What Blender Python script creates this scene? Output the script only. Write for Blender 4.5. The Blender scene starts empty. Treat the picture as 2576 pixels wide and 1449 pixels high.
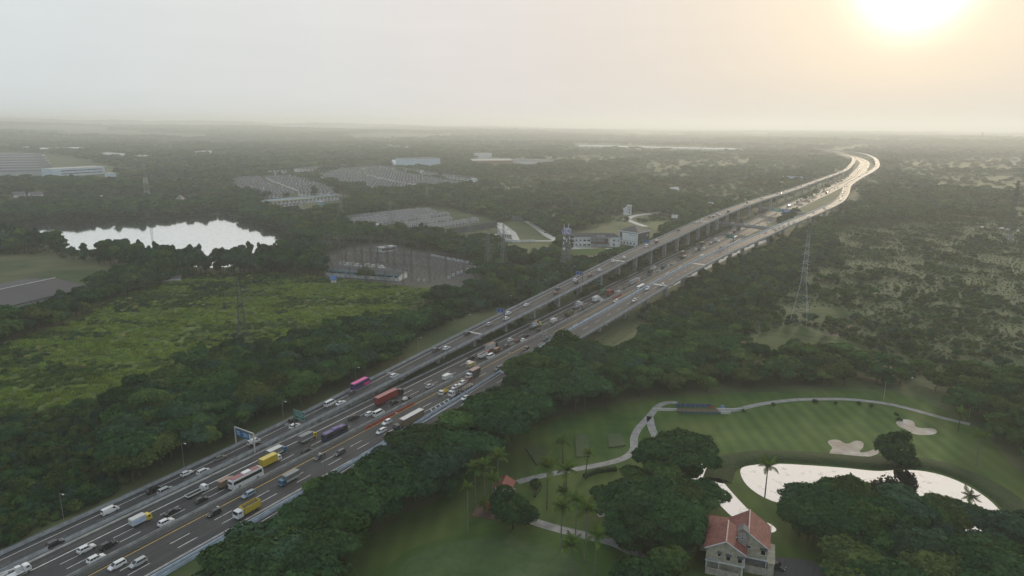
import bpy, bmesh, math, random, bisect
import numpy as np
from mathutils import Vector, Matrix
random.seed(7); rng = np.random.default_rng(11)
SC = bpy.context.scene
COL = SC.collection
R = math.radians

# ------------------------------------------------------------------ camera, sky, sun, exposure
CAM_H = 115.0
FOC = 1717.3            # focal length in units of a 2576 wide picture
PITCH, ROLL = R(13.5), R(0.4)
cam_d = bpy.data.cameras.new('camera'); cam = bpy.data.objects.new('camera', cam_d); COL.objects.link(cam)
cam_d.sensor_width = 36.0; cam_d.lens = 36.0 * FOC / 2576.0
cam_d.clip_start = 1.0; cam_d.clip_end = 80000.0
_f = Vector((0, math.cos(PITCH), -math.sin(PITCH))); _r = Vector((1, 0, 0)); _u = _r.cross(_f)
_cx = _r * math.cos(ROLL) + _u * math.sin(ROLL); _cy = -_r * math.sin(ROLL) + _u * math.cos(ROLL)
cam.matrix_world = Matrix(((_cx.x, _cy.x, -_f.x, 0), (_cx.y, _cy.y, -_f.y, 0), (_cx.z, _cy.z, -_f.z, CAM_H), (0, 0, 0, 1)))
SC.camera = cam
SUN_AZ, SUN_EL = R(28.6), R(10.0)          # azimuth clockwise from +Y
SUN_DIR = Vector((math.sin(SUN_AZ) * math.cos(SUN_EL), math.cos(SUN_AZ) * math.cos(SUN_EL), math.sin(SUN_EL)))

world = bpy.data.worlds.new('World'); SC.world = world; world.use_nodes = True
wn, wl = world.node_tree.nodes, world.node_tree.links
wn.clear()
def W(t, **kw):
    n = wn.new(t)
    for k, v in kw.items(): setattr(n, k, v)
    return n
wout = W('ShaderNodeOutputWorld'); wbg = W('ShaderNodeBackground'); wbg.inputs['Strength'].default_value = 0.1
sky = W('ShaderNodeTexSky'); sky.sky_type = 'NISHITA'; sky.sun_disc = False
sky.sun_elevation = SUN_EL; sky.sun_rotation = SUN_AZ; sky.dust_density = 6.0; sky.air_density = 1.2; sky.ozone_density = 1.0
tc = W('ShaderNodeTexCoord')
dot = W('ShaderNodeVectorMath', operation='DOT_PRODUCT'); dot.inputs[1].default_value = SUN_DIR
wl.new(tc.outputs['Generated'], dot.inputs[0])
sep = W('ShaderNodeSeparateXYZ'); wl.new(tc.outputs['Generated'], sep.inputs[0])
def wmath(op, a, b=None, clamp=False):
    n = W('ShaderNodeMath', operation=op, use_clamp=clamp)
    for i, v in enumerate((a, b)):
        if v is None: continue
        if isinstance(v, (int, float)): n.inputs[i].default_value = v
        else: wl.new(v, n.inputs[i])
    return n.outputs[0]
def wramp(fac, stops):
    n = W('ShaderNodeValToRGB'); cr = n.color_ramp; cr.interpolation = 'EASE'
    while len(cr.elements) < len(stops): cr.elements.new(0.5)
    for e, (p, c) in zip(cr.elements, stops): e.position = p; e.color = (*c, 1)
    wl.new(fac, n.inputs[0]); return n.outputs[0]
def wmix(mode, fac, a, b):
    n = W('ShaderNodeMixRGB', blend_type=mode)
    for i, v in enumerate((fac, a, b)):
        if isinstance(v, (int, float)): n.inputs[i].default_value = v
        elif isinstance(v, tuple): n.inputs[i].default_value = (*v, 1)
        else: wl.new(v, n.inputs[i])
    return n.outputs[0]
# hazy veil: cool away from the sun, pinkish between, warm towards it (x10 for strength 0.1)
d01 = wmath('ADD', wmath('MULTIPLY', dot.outputs['Value'], 0.5), 0.5)
veil = wramp(d01, [(0.0, (.50, .58, .65)), (0.5, (.57, .64, .68)), (0.71, (.665, .715, .72)), (0.85, (.70, .705, .70)), (0.93, (.725, .685, .665)), (0.972, (.72, .665, .615)), (0.99, (.71, .65, .575)), (1.0, (.72, .65, .55))])
lift = wramp(sep.outputs['Z'], [(0.0, (.93, .94, .96)), (0.06, (.945, .95, .955)), (0.22, (1.01, 1.01, 1.01)), (0.4, (1.04, 1.04, 1.04)), (1.0, (.95, .97, 1.0))])
veil = wmix('MULTIPLY', 1.0, veil, lift)
# two or three faint cloud wisps
mp = W('ShaderNodeMapping'); mp.inputs['Scale'].default_value = (3.0, 3.0, 22.0); wl.new(tc.outputs['Generated'], mp.inputs[0])
cn = W('ShaderNodeTexNoise'); cn.inputs['Scale'].default_value = 2.6; cn.inputs['Detail'].default_value = 5.0; wl.new(mp.outputs[0], cn.inputs['Vector'])
cl = wramp(cn.outputs['Fac'], [(0.0, (.97, .97, .975)), (0.5, (1, 1, 1)), (0.75, (1.02, 1.02, 1.015)), (1.0, (1.03, 1.03, 1.03))])
veil = wmix('MULTIPLY', 1.0, veil, cl)
g0 = wmath('MAXIMUM', dot.outputs['Value'], 0.0)
g1 = wmath('MULTIPLY', wmath('POWER', g0, 1000.0), 2.4)
g2 = wmath('MULTIPLY', wmath('POWER', g0, 60.0), 0.06)
glow = wmix('MIX', 1.0, (0, 0, 0), wmix('MULTIPLY', 1.0, (1.0, .96, .78), g1))
glow2 = wmix('MULTIPLY', 1.0, (1.0, .82, .5), g2)
veil = wmix('ADD', 1.0, wmix('ADD', 1.0, veil, glow), glow2)
ten = wmix('MULTIPLY', 1.0, veil, (10.0, 10.0, 10.0))
wl.new(wmix('MIX', 0.97, sky.outputs[0], ten), wbg.inputs['Color'])
wl.new(wbg.outputs[0], wout.inputs['Surface'])

sun_d = bpy.data.lights.new('sun', 'SUN'); sun = bpy.data.objects.new('sun', sun_d); COL.objects.link(sun)
sun_d.energy = 2.3; sun_d.angle = R(5.0); sun_d.color = (1.0, .82, .58)
sun.rotation_euler = (-SUN_DIR).to_track_quat('-Z', 'Y').to_euler()

vs = SC.view_settings; vs.view_transform = 'Standard'; vs.look = 'None'; vs.exposure = 0.18; vs.gamma = 1.0; vs.use_curve_mapping = False
SC.render.engine = 'CYCLES'
cy = SC.cycles
cy.max_bounces = 5; cy.diffuse_bounces = 2; cy.glossy_bounces = 2; cy.transmission_bounces = 2; cy.volume_bounces = 1; cy.transparent_max_bounces = 8
cy.use_denoising = True; cy.sample_clamp_indirect = 4.0; cy.caustics_reflective = False; cy.caustics_refractive = False

# ------------------------------------------------------------------ helpers
def at(px, py, z=0.0):
    """Point at height z on the ray through a measured direction (units of a 2576 x 1449 survey grid)."""
    x = (px - 1288.0) / FOC; y = (py - 724.5) / FOC
    c, s = math.cos(ROLL), math.sin(ROLL)
    x, y = c * x + s * y, -s * x + c * y
    d = (x, math.cos(PITCH) - y * math.sin(PITCH), -(math.sin(PITCH) + y * math.cos(PITCH)))
    t = (CAM_H - z) / (-d[2])
    return Vector((d[0] * t, d[1] * t, z))
def poly(pts, z=0.0): return [tuple(at(px, py, z)[:2]) for px, py in pts]
def inside(P, pts):
    """vectorised point in polygon; P is (n,2)"""
    P = np.asarray(P); pts = np.asarray(pts); r = np.zeros(len(P), bool)
    x, y = P[:, 0], P[:, 1]; j = len(pts) - 1
    for i in range(len(pts)):
        xi, yi = pts[i]; xj, yj = pts[j]
        if yi != yj:
            c = ((yi > y) != (yj > y)) & (x < (xj - xi) * (y - yi) / (yj - yi) + xi)
            r ^= c
        j = i
    return r
def vnoise(x, y, seed=0):
    xi = np.floor(x).astype(np.int64); yi = np.floor(y).astype(np.int64); fx = x - xi; fy = y - yi
    def h(a, b):
        n = (a * 374761393 + b * 668265263 + seed * 1442695041) & 0x7fffffff
        n = ((n ^ (n >> 13)) * 1274126177) & 0x7fffffff
        return ((n ^ (n >> 16)) & 0xffff) / 65535.0
    u = fx * fx * (3 - 2 * fx); v = fy * fy * (3 - 2 * fy)
    return (h(xi, yi) * (1 - u) + h(xi + 1, yi) * u) * (1 - v) + (h(xi, yi + 1) * (1 - u) + h(xi + 1, yi + 1) * u) * v
def fbm(x, y, seed=0, oct=4):
    r = 0; a = .5; t = 0
    for i in range(oct):
        r = r + a * vnoise(x * 2 ** i, y * 2 ** i, seed + i); t += a; a *= .5
    return r / t

AZ = R(31.6); US, UC = math.sin(AZ), math.cos(AZ)
def so2xy(s, o): return (s * US + o * UC, s * UC - o * US)
def xy2so(x, y): return (x * US + y * UC, x * UC - y * US)
RD={
'A':dict(o=[(-80,-199.2),(63,-199.2),(700,-200.2),(900,-201.5),(1100,-200.5),(1330,-195.5),(1600,-189),(1800,-187),(2050,-201),(2260,-216),(2575,-250),(2850,-303),(3200,-395),(3700,-560)],
         z=[(-80,0.1),(63,.12),(120,.5),(146,1.0),(177,1.9),(222,3.8),(260,5.4),(300,6.9),(350,8.7),(400,10.6),(450,12.6),(500,14.5),(550,15.4),(600,16.2),(650,17.3),(700,18.1),(800,18.8),(900,18.2),(1000,16.8),(1100,14.7),(1200,13.8),(1330,14),(1600,14.5),(2000,14.5),(3700,13)]),
'M':dict(o=[(-80,-176.9),(150,-176.95),(300,-177.8),(600,-178.6),(900,-177.5),(1085,-175.5),(1335,-169.5),(1550,-167),(1706,-165.7),(1876,-167),(2020,-174),(2293,-189),(2640,-220),(3000,-290),(3400,-400)],
         z=[(-80,.1),(3400,.1)]),
'B':dict(o=[(-80,-153.4),(135,-153.6),(175,-155.6),(215,-156.7),(300,-156.1),(365,-153),(450,-150),(540,-144.9),(666,-136.9),(750,-132.8),(917,-120.6),(1066,-114.6),(1210,-122),(1367,-135),(1600,-138),(1850,-136.3),(2017,-138.7),(2200,-148),(2385,-163),(2750,-204),(3200,-305),(3540,-472)],
         z=[(-80,.1),(150,.12),(200,.4),(245,1.5),(300,4.2),(365,7),(450,10),(540,12.3),(700,12.3),(1000,11.5),(2000,11),(3540,11)]),
}
def interp(tab,s):
    # monotone-ish cubic (pchip-like)
    xs=[a for a,b in tab]; ys=[b for a,b in tab]
    if s<=xs[0]: return ys[0]
    if s>=xs[-1]: return ys[-1]
    i=bisect.bisect_right(xs,s)-1
    h=xs[i+1]-xs[i]; t=(s-xs[i])/h
    d=lambda j:(ys[j+1]-ys[j])/(xs[j+1]-xs[j])
    m0=d(i) if i==0 else (d(i-1)*(xs[i+1]-xs[i])+d(i)*(xs[i]-xs[i-1]))/(xs[i+1]-xs[i-1])
    m1=d(i) if i==len(xs)-2 else (d(i)*(xs[i+2]-xs[i+1])+d(i+1)*(xs[i+1]-xs[i]))/(xs[i+2]-xs[i])
    return (2*t**3-3*t**2+1)*ys[i]+(t**3-2*t*t+t)*h*m0+(-2*t**3+3*t*t)*ys[i+1]+(t**3-t*t)*h*m1

def road_pt(rd, s, off=0.0, dz=0.0):
    """point on carriageway rd: distance s, offset to the right of its centre line"""
    o = interp(RD[rd]['o'], s); e = 1.0
    do = (interp(RD[rd]['o'], s + e) - interp(RD[rd]['o'], s - e)) / (2 * e)
    k = 1 / math.sqrt(1 + do * do)
    x, y = so2xy(s - off * do * k, o + off * k)
    return Vector((x, y, interp(RD[rd]['z'], s) + dz))
def road_dir(rd, s):
    a = road_pt(rd, s - 2); b = road_pt(rd, s + 2); return (b - a).normalized()

class MB:
    """collects faces, then links them as ONE mesh object"""
    def __init__(self): self.v = []; self.f = []; self.m = []
    def add(self, vs, fs, m=0):
        b = len(self.v); self.v += [tuple(p) for p in vs]; self.f += [tuple(b + i for i in f) for f in fs]; self.m += [m] * len(fs); return self
    def face(self, vs, m=0): return self.add(vs, [tuple(range(len(vs)))], m)
    def hexa(self, p, m=0):   # 4 bottom, 4 top
        return self.add(p, [(3, 2, 1, 0), (4, 5, 6, 7), (0, 1, 5, 4), (1, 2, 6, 5), (2, 3, 7, 6), (3, 0, 4, 7)], m)
    def box(self, cx, cy, cz, sx, sy, sz, rz=0.0, m=0, top=1.0):
        c, s = math.cos(rz), math.sin(rz); p = []
        for z, k in ((cz - sz / 2, 1.0), (cz + sz / 2, top)):
            for a, b in ((-1, -1), (1, -1), (1, 1), (-1, 1)):
                x, y = a * sx / 2 * k, b * sy / 2 * k; p.append((cx + x * c - y * s, cy + x * s + y * c, z))
        return self.hexa(p, m)
    def prism(self, pts, z0, z1, m=0):
        n = len(pts); v = [(x, y, z0) for x, y in pts] + [(x, y, z1) for x, y in pts]
        return self.add(v, [tuple(range(n - 1, -1, -1)), tuple(range(n, 2 * n))] + [(i, (i + 1) % n, n + (i + 1) % n, n + i) for i in range(n)], m)
    def tube(self, p0, p1, r0, r1=None, n=6, m=0, cap=True):
        r1 = r0 if r1 is None else r1; p0 = Vector(p0); p1 = Vector(p1); d = (p1 - p0)
        if d.length < 1e-6: return self
        d.normalize(); a = d.orthogonal().normalized(); b = d.cross(a); v = []
        for p, r in ((p0, r0), (p1, r1)):
            for i in range(n):
                t = 2 * math.pi * i / n; v.append(p + (a * math.cos(t) + b * math.sin(t)) * r)
        f = [(i, (i + 1) % n, n + (i + 1) % n, n + i) for i in range(n)]
        if cap: f += [tuple(range(n - 1, -1, -1)), tuple(range(n, 2 * n))]
        return self.add(v, f, m)
    def loft(self, rings, m=0, closed=True, cap=True):
        n = len(rings[0]); v = [p for r in rings for p in r]; f = []
        for i in range(len(rings) - 1):
            for j in range(n if closed else n - 1):
                f.append((i * n + j, i * n + (j + 1) % n, (i + 1) * n + (j + 1) % n, (i + 1) * n + j))
        if cap and closed: f += [tuple(range(n - 1, -1, -1)), tuple(range((len(rings) - 1) * n, len(rings) * n))]
        return self.add(v, f, m)
    def mesh(self, name, mats, smooth=False):
        me = bpy.data.meshes.new(name); me.from_pydata(self.v, [], self.f)
        for m in (mats if isinstance(mats, (list, tuple)) else [mats]): me.materials.append(m)
        if self.m and max(self.m) > 0: me.polygons.foreach_set('material_index', self.m)
        if smooth: me.polygons.foreach_set('use_smooth', [True] * len(me.polygons))
        me.update(); return me
    def build(self, name, mats, parent=None, smooth=False): return link(name, self.mesh(name, mats, smooth), parent)
def link(name, me, parent=None, loc=None, rz=None):
    o = bpy.data.objects.new(name, me); COL.objects.link(o)
    if parent is not None: o.parent = parent
    if loc is not None: o.location = loc
    if rz is not None: o.rotation_euler = (0, 0, rz)
    return o
def tag(o, label, cat, group=None):
    o['label'] = label; o['category'] = cat
    if group: o['group'] = group
    return o
def kind(o, k): o['kind'] = k; return o
def thing(name, loc, rz, label, cat, group=None):
    return tag(link(name, None, None, loc, rz), label, cat, group)
def dup(o, parent=None):
    c = o.copy(); COL.objects.link(c)
    if parent is not None: c.parent = parent
    for ch in o.children: dup(ch, c)
    return c

# ------------------------------------------------------------------ materials
def newmat(name):
    m = bpy.data.materials.new(name); m.use_nodes = True; n = m.node_tree.nodes; b = n['Principled BSDF']; return m, n, m.node_tree.links, b
def mat(name, col, rough=.8, var=.25, scale=1.5, spec=.5, metal=0.0, coord='Object', detail=4.0, bump=0.0, coat=0.0):
    """one colour with fine procedural grain and wear"""
    m, n, l, b = newmat(name)
    t = n.new('ShaderNodeTexCoord'); s = n.new('ShaderNodeTexNoise'); s.inputs['Scale'].default_value = scale; s.inputs['Detail'].default_value = detail
    if coord == 'World':
        g = n.new('ShaderNodeNewGeometry'); l.new(g.outputs['Position'], s.inputs['Vector'])
    else: l.new(t.outputs[coord], s.inputs['Vector'])
    r = n.new('ShaderNodeValToRGB'); r.color_ramp.elements[0].position = .3; r.color_ramp.elements[1].position = .7
    r.color_ramp.elements[0].color = (*[c * (1 - var) for c in col], 1); r.color_ramp.elements[1].color = (*[min(1, c * (1 + var * .6)) for c in col], 1)
    l.new(s.outputs['Fac'], r.inputs[0]); l.new(r.outputs[0], b.inputs['Base Color'])
    b.inputs['Roughness'].default_value = rough; b.inputs['Metallic'].default_value = metal; b.inputs['Specular IOR Level'].default_value = spec
    if coat: b.inputs['Coat Weight'].default_value = coat; b.inputs['Coat Roughness'].default_value = .08
    if bump:
        bp = n.new('ShaderNodeBump'); bp.inputs['Strength'].default_value = bump; l.new(s.outputs['Fac'], bp.inputs['Height']); l.new(bp.outputs[0], b.inputs['Normal'])
    return m
def ground_mat(name, cols, scales, rough=.95, bump=.0, bump_scale=1.0, pos=(.35, .65), stripe=0.0):
    """several noise layers of ground colour in world space"""
    m, n, l, b = newmat(name)
    g = n.new('ShaderNodeNewGeometry'); prev = None
    for i, (c, sc) in enumerate(zip(cols, [None] + scales)):
        if i == 0:
            prev = n.new('ShaderNodeRGB'); prev.outputs[0].default_value = (*c, 1); prev = prev.outputs[0]; continue
        s = n.new('ShaderNodeTexNoise'); s.inputs['Scale'].default_value = sc; s.inputs['Detail'].default_value = 5.0; s.inputs['Roughness'].default_value = .6
        mpn = n.new('ShaderNodeMapping'); mpn.inputs['Location'].default_value = (i * 37.0, i * 11.0, 0); l.new(g.outputs['Position'], mpn.inputs[0]); l.new(mpn.outputs[0], s.inputs['Vector'])
        r = n.new('ShaderNodeMapRange'); r.inputs['From Min'].default_value = pos[0] + .06; r.inputs['From Max'].default_value = pos[1]; l.new(s.outputs['Fac'], r.inputs['Value'])
        x = n.new('ShaderNodeMixRGB'); l.new(r.outputs[0], x.inputs[0]); l.new(prev, x.inputs[1]); x.inputs[2].default_value = (*c, 1); prev = x.outputs[0]
    if stripe:
        w = n.new('ShaderNodeTexWave'); w.inputs['Scale'].default_value = .055; w.inputs['Distortion'].default_value = 2.2; w.inputs['Detail'].default_value = 2; w.inputs['Detail Scale'].default_value = .2; l.new(g.outputs['Position'], w.inputs['Vector'])
        mr = n.new('ShaderNodeMapRange'); mr.inputs['To Min'].default_value = 1 - stripe; mr.inputs['To Max'].default_value = 1 + stripe; l.new(w.outputs['Fac'], mr.inputs['Value'])
        hs = n.new('ShaderNodeHueSaturation'); l.new(mr.outputs[0], hs.inputs['Value']); l.new(prev, hs.inputs['Color']); prev = hs.outputs[0]
    l.new(prev, b.inputs['Base Color']); b.inputs['Roughness'].default_value = rough; b.inputs['Specular IOR Level'].default_value = .15
    if bump:
        s = n.new('ShaderNodeTexNoise'); s.inputs['Scale'].default_value = bump_scale; s.inputs['Detail'].default_value = 6; l.new(g.outputs['Position'], s.inputs['Vector'])
        bp = n.new('ShaderNodeBump'); bp.inputs['Strength'].default_value = bump; bp.inputs['Distance'].default_value = .5; l.new(s.outputs['Fac'], bp.inputs['Height']); l.new(bp.outputs[0], b.inputs['Normal'])
    return m
def foliage_mat(name, dark, light, trans=.35, huevar=.12):
    m, n, l, b = newmat(name)
    n.remove(b); out = n['Material Output']
    a = n.new('ShaderNodeAttribute'); a.attribute_name = 'leaf'
    oi = n.new('ShaderNodeObjectInfo')
    r = n.new('ShaderNodeValToRGB'); r.color_ramp.elements[0].color = (*dark, 1); r.color_ramp.elements[1].color = (*light, 1); l.new(a.outputs['Fac'], r.inputs[0])
    h = n.new('ShaderNodeHueSaturation')
    mr = n.new('ShaderNodeMapRange'); mr.inputs['To Min'].default_value = .5 - huevar * .12; mr.inputs['To Max'].default_value = .5 + huevar * .22; l.new(oi.outputs['Random'], mr.inputs['Value']); l.new(mr.outputs[0], h.inputs['Hue'])
    mt = n.new('ShaderNodeMath'); mt.operation = 'FRACT'; mm = n.new('ShaderNodeMath'); mm.operation = 'MULTIPLY'; mm.inputs[1].default_value = 7.31; l.new(oi.outputs['Random'], mm.inputs[0]); l.new(mm.outputs[0], mt.inputs[0])
    mv = n.new('ShaderNodeMapRange'); mv.inputs['To Min'].default_value = .72; mv.inputs['To Max'].default_value = 1.35; l.new(mt.outputs[0], mv.inputs['Value']); l.new(mv.outputs[0], h.inputs['Value'])
    l.new(r.outputs[0], h.inputs['Color'])
    d = n.new('ShaderNodeBsdfDiffuse'); t = n.new('ShaderNodeBsdfTranslucent'); x = n.new('ShaderNodeMixShader'); x.inputs[0].default_value = trans
    l.new(h.outputs[0], d.inputs['Color'])
    tm = n.new('ShaderNodeMixRGB'); tm.blend_type = 'MULTIPLY'; tm.inputs[0].default_value = 1; tm.inputs[2].default_value = (1.5, 1.45, .6, 1); l.new(h.outputs[0], tm.inputs[1]); l.new(tm.outputs[0], t.inputs['Color'])
    l.new(d.outputs[0], x.inputs[1]); l.new(t.outputs[0], x.inputs[2]); l.new(x.outputs[0], out.inputs['Surface'])
    return m
def water_mat(name, deep, refl, rough, bump):
    m, n, l, b = newmat(name); n.remove(b); out = n['Material Output']
    d = n.new('ShaderNodeBsdfDiffuse'); d.inputs['Color'].default_value = (*deep, 1)
    g = n.new('ShaderNodeBsdfGlossy'); g.inputs['Roughness'].default_value = rough; g.inputs['Color'].default_value = (.95, .96, .97, 1)
    lw = n.new('ShaderNodeLayerWeight'); lw.inputs['Blend'].default_value = .5
    mr = n.new('ShaderNodeMapRange'); mr.inputs['To Min'].default_value = refl * .25; mr.inputs['To Max'].default_value = refl; mr.inputs['From Max'].default_value = .62; l.new(lw.outputs['Facing'], mr.inputs['Value'])
    x = n.new('ShaderNodeMixShader'); l.new(d.outputs[0], x.inputs[1]); l.new(g.outputs[0], x.inputs[2]); l.new(x.outputs[0], out.inputs['Surface'])
    ge = n.new('ShaderNodeNewGeometry'); s3 = n.new('ShaderNodeTexNoise'); s3.inputs['Scale'].default_value = .22; s3.inputs['Detail'].default_value = 6; s3.inputs['Roughness'].default_value = .65; l.new(ge.outputs['Position'], s3.inputs['Vector'])
    mr3 = n.new('ShaderNodeMapRange'); mr3.inputs['From Min'].default_value = .56; mr3.inputs['From Max'].default_value = .72; mr3.inputs['To Min'].default_value = 1.0; mr3.inputs['To Max'].default_value = .62; l.new(s3.outputs['Fac'], mr3.inputs['Value'])
    mm3 = n.new('ShaderNodeMath'); mm3.operation = 'MULTIPLY'; l.new(mr.outputs[0], mm3.inputs[0]); l.new(mr3.outputs[0], mm3.inputs[1]); l.new(mm3.outputs[0], x.inputs[0]); s = n.new('ShaderNodeTexNoise'); s.inputs['Scale'].default_value = .5; s.inputs['Detail'].default_value = 3; l.new(ge.outputs['Position'], s.inputs['Vector'])
    bp = n.new('ShaderNodeBump'); bp.inputs['Strength'].default_value = bump; bp.inputs['Distance'].default_value = .1; l.new(s.outputs['Fac'], bp.inputs['Height']); l.new(bp.outputs[0], g.inputs['Normal'])
    return m
M = {}
def asphalt_mat(name, c0, c1, rough):
    m, n, l, b = newmat(name); g = n.new('ShaderNodeNewGeometry')
    mp = n.new('ShaderNodeMapping'); mp.vector_type = 'TEXTURE'; mp.inputs['Rotation'].default_value = (0, 0, math.pi / 2 - R(31.6)); mp.inputs['Scale'].default_value = (60, 1.1, 1); l.new(g.outputs['Position'], mp.inputs[0])
    s1 = n.new('ShaderNodeTexNoise'); s1.inputs['Scale'].default_value = 1.0; s1.inputs['Detail'].default_value = 4; l.new(mp.outputs[0], s1.inputs['Vector'])
    s2 = n.new('ShaderNodeTexNoise'); s2.inputs['Scale'].default_value = .09; s2.inputs['Detail'].default_value = 8; s2.inputs['Roughness'].default_value = .7; l.new(g.outputs['Position'], s2.inputs['Vector'])
    ad = n.new('ShaderNodeMath'); ad.operation = 'ADD'; l.new(s1.outputs['Fac'], ad.inputs[0]); l.new(s2.outputs['Fac'], ad.inputs[1])
    r = n.new('ShaderNodeValToRGB'); r.color_ramp.elements[0].position = .38; r.color_ramp.elements[1].position = .64; r.color_ramp.elements[0].color = (*c0, 1); r.color_ramp.elements[1].color = (*c1, 1)
    hf = n.new('ShaderNodeMath'); hf.operation = 'MULTIPLY'; hf.inputs[1].default_value = .5; l.new(ad.outputs[0], hf.inputs[0]); l.new(hf.outputs[0], r.inputs[0]); l.new(r.outputs[0], b.inputs['Base Color'])
    b.inputs['Roughness'].default_value = rough; b.inputs['Specular IOR Level'].default_value = .35; return m
M['asphalt'] = asphalt_mat('asphalt', (.026, .027, .031), (.058, .058, .061), .72)
M['asphalt2'] = asphalt_mat('asphalt_worn', (.040, .041, .044), (.085, .084, .083), .72)
M['white_paint'] = mat('white_road_paint', (.62, .63, .62), .6, .3, .7, coord='World')
M['yellow_paint'] = mat('yellow_road_paint', (.55, .38, .08), .6, .3, .7, coord='World')
M['dim_paint'] = mat('worn_road_paint', (.26, .265, .27), .6, .4, .8, coord='World')
M['concrete'] = mat('concrete', (.30, .31, .31), .85, .35, .35, .3, coord='World', bump=.1)
M['parapet'] = mat('parapet_concrete', (.34, .36, .39), .8, .3, .5, .3, coord='World')
M['blue_rail'] = mat('pale_blue_barrier_paint', (.44, .54, .66), .7, .25, .5, .3, coord='World')
M['wall_concrete'] = mat('stained_concrete', (.20, .205, .205), .9, .5, .5, .2, coord='World', detail=7)
M['path'] = mat('cart_path_concrete', (.26, .255, .25), .85, .3, .4, .2, coord='World')
M['pale_slab'] = mat('pale_concrete_slab', (.46, .45, .43), .85, .22, .2, .2, coord='World')
M['steel'] = mat('galvanised_steel', (.20, .215, .22), .55, .25, 1.0, .5, .4)
M['dark_steel'] = mat('dark_weathered_steel', (.085, .088, .09), .6, .3, 1.0, .4, .3)
M['white_steel'] = mat('white_painted_steel', (.62, .63, .63), .6, .2, 1.0)
M['tyre'] = mat('tyre_rubber', (.018, .018, .019), .8, .3, 6)
M['rim'] = mat('wheel_rim', (.25, .25, .26), .35, .2, 6, .5, .8)
M['glass'] = mat('dark_window_glass', (.016, .019, .022), .06, .2, 2, .6)
M['lamp'] = mat('lamp_lens', (.70, .70, .68), .15, .1, 3)
M['tail'] = mat('red_lamp_lens', (.32, .02, .02), .2, .2, 3)
M['chassis'] = mat('chassis_black', (.02, .021, .022), .7, .3, 3)
M['rust'] = mat('rusty_sheet', (.24, .13, .09), .85, .5, .9, .2)
M['dirt'] = ground_mat('bare_earth', [(.15, .105, .075), (.10, .085, .06), (.19, .14, .10)], [.05, .3], bump=.3, bump_scale=.5)
M['gravel'] = ground_mat('yard_gravel', [(.085, .083, .082), (.06, .058, .058), (.12, .11, .10)], [.04, .4], bump=.3, bump_scale=1.2)
M['water'] = water_mat('lake_water', (.05, .06, .055), .90, .06, .10)
M['pond'] = water_mat('pond_water', (.05, .055, .05), .95, .02, .03)
M['trunk'] = mat('bark', (.09, .075, .06), .95, .4, 2, .1)
M['palm_trunk'] = mat('palm_bark', (.17, .16, .145), .95, .3, 2, .1)
M['leafA'] = foliage_mat('leaves_dark', (.010, .030, .016), (.058, .112, .040), .22)
M['leafB'] = foliage_mat('leaves_mid', (.016, .038, .016), (.085, .142, .040), .25)
M['leafC'] = foliage_mat('leaves_olive', (.022, .040, .016), (.110, .145, .045), .25)
M['leafD'] = foliage_mat('leaves_bluish', (.012, .034, .024), (.062, .115, .062), .22)
M['palm'] = foliage_mat('palm_leaf', (.026, .052, .016), (.11, .16, .040), .3)
M['grassleaf'] = foliage_mat('tall_grass_blades', (.080, .125, .028), (.215, .300, .070), .35, .08)
M['grassdark'] = foliage_mat('tall_grass_dark', (.034, .064, .022), (.100, .155, .045), .3, .08)
M['plume'] = foliage_mat('pale_grass_plumes', (.16, .17, .10), (.36, .35, .24), .4, .05)

# ------------------------------------------------------------------ terrain: one sheet to the horizon
def hill(x, y):
    x = np.asarray(x, float); y = np.asarray(y, float); r = np.hypot(x, y); az = np.degrees(np.arctan2(x, y))
    t = np.clip((r - 2600) / 3000, 0, 1); t = t * t * (3 - 2 * t)
    n = fbm(x / 1300 + 5, y / 1300 + 9, 3, 4)
    left = np.clip((10 - az) / 45, 0, 1)
    far = np.clip((r - 5200) / 5000, 0, 1)
    h = t * (n - .38) * 60 + far * (fbm(x / 2600, y / 2600, 21, 3) * (20 + 190 * left) - 10) * 1.0
    return np.minimum(np.maximum(h, -2.0) * t, 185.0)
gm = ground_mat('ground_cover', [(.052, .078, .030), (.082, .105, .040), (.034, .056, .024), (.105, .110, .055)], [.006, .03, .02], bump=.6, bump_scale=.25)
rs = [0] + list(np.geomspace(40, 34000, 90)); NA = 120
vs_, fs_ = [], []
for i, r_ in enumerate(rs):
    for j in range(NA):
        a = 2 * math.pi * j / NA; vs_.append((r_ * math.sin(a), r_ * math.cos(a), 0))
vs_ = np.array(vs_); vs_[:, 2] = hill(vs_[:, 0], vs_[:, 1])
for i in range(len(rs) - 1):
    for j in range(NA): fs_.append((i * NA + j, i * NA + (j + 1) % NA, (i + 1) * NA + (j + 1) % NA, (i + 1) * NA + j))
b = MB(); b.v = [tuple(v) for v in vs_]; b.f = fs_[NA:] ; b.m = [0] * len(b.f)
b.f = [tuple(NA + j for j in range(NA))] + b.f; b.m = [0] * len(b.f)
kind(b.build('ground', gm, smooth=True), 'structure')

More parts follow.
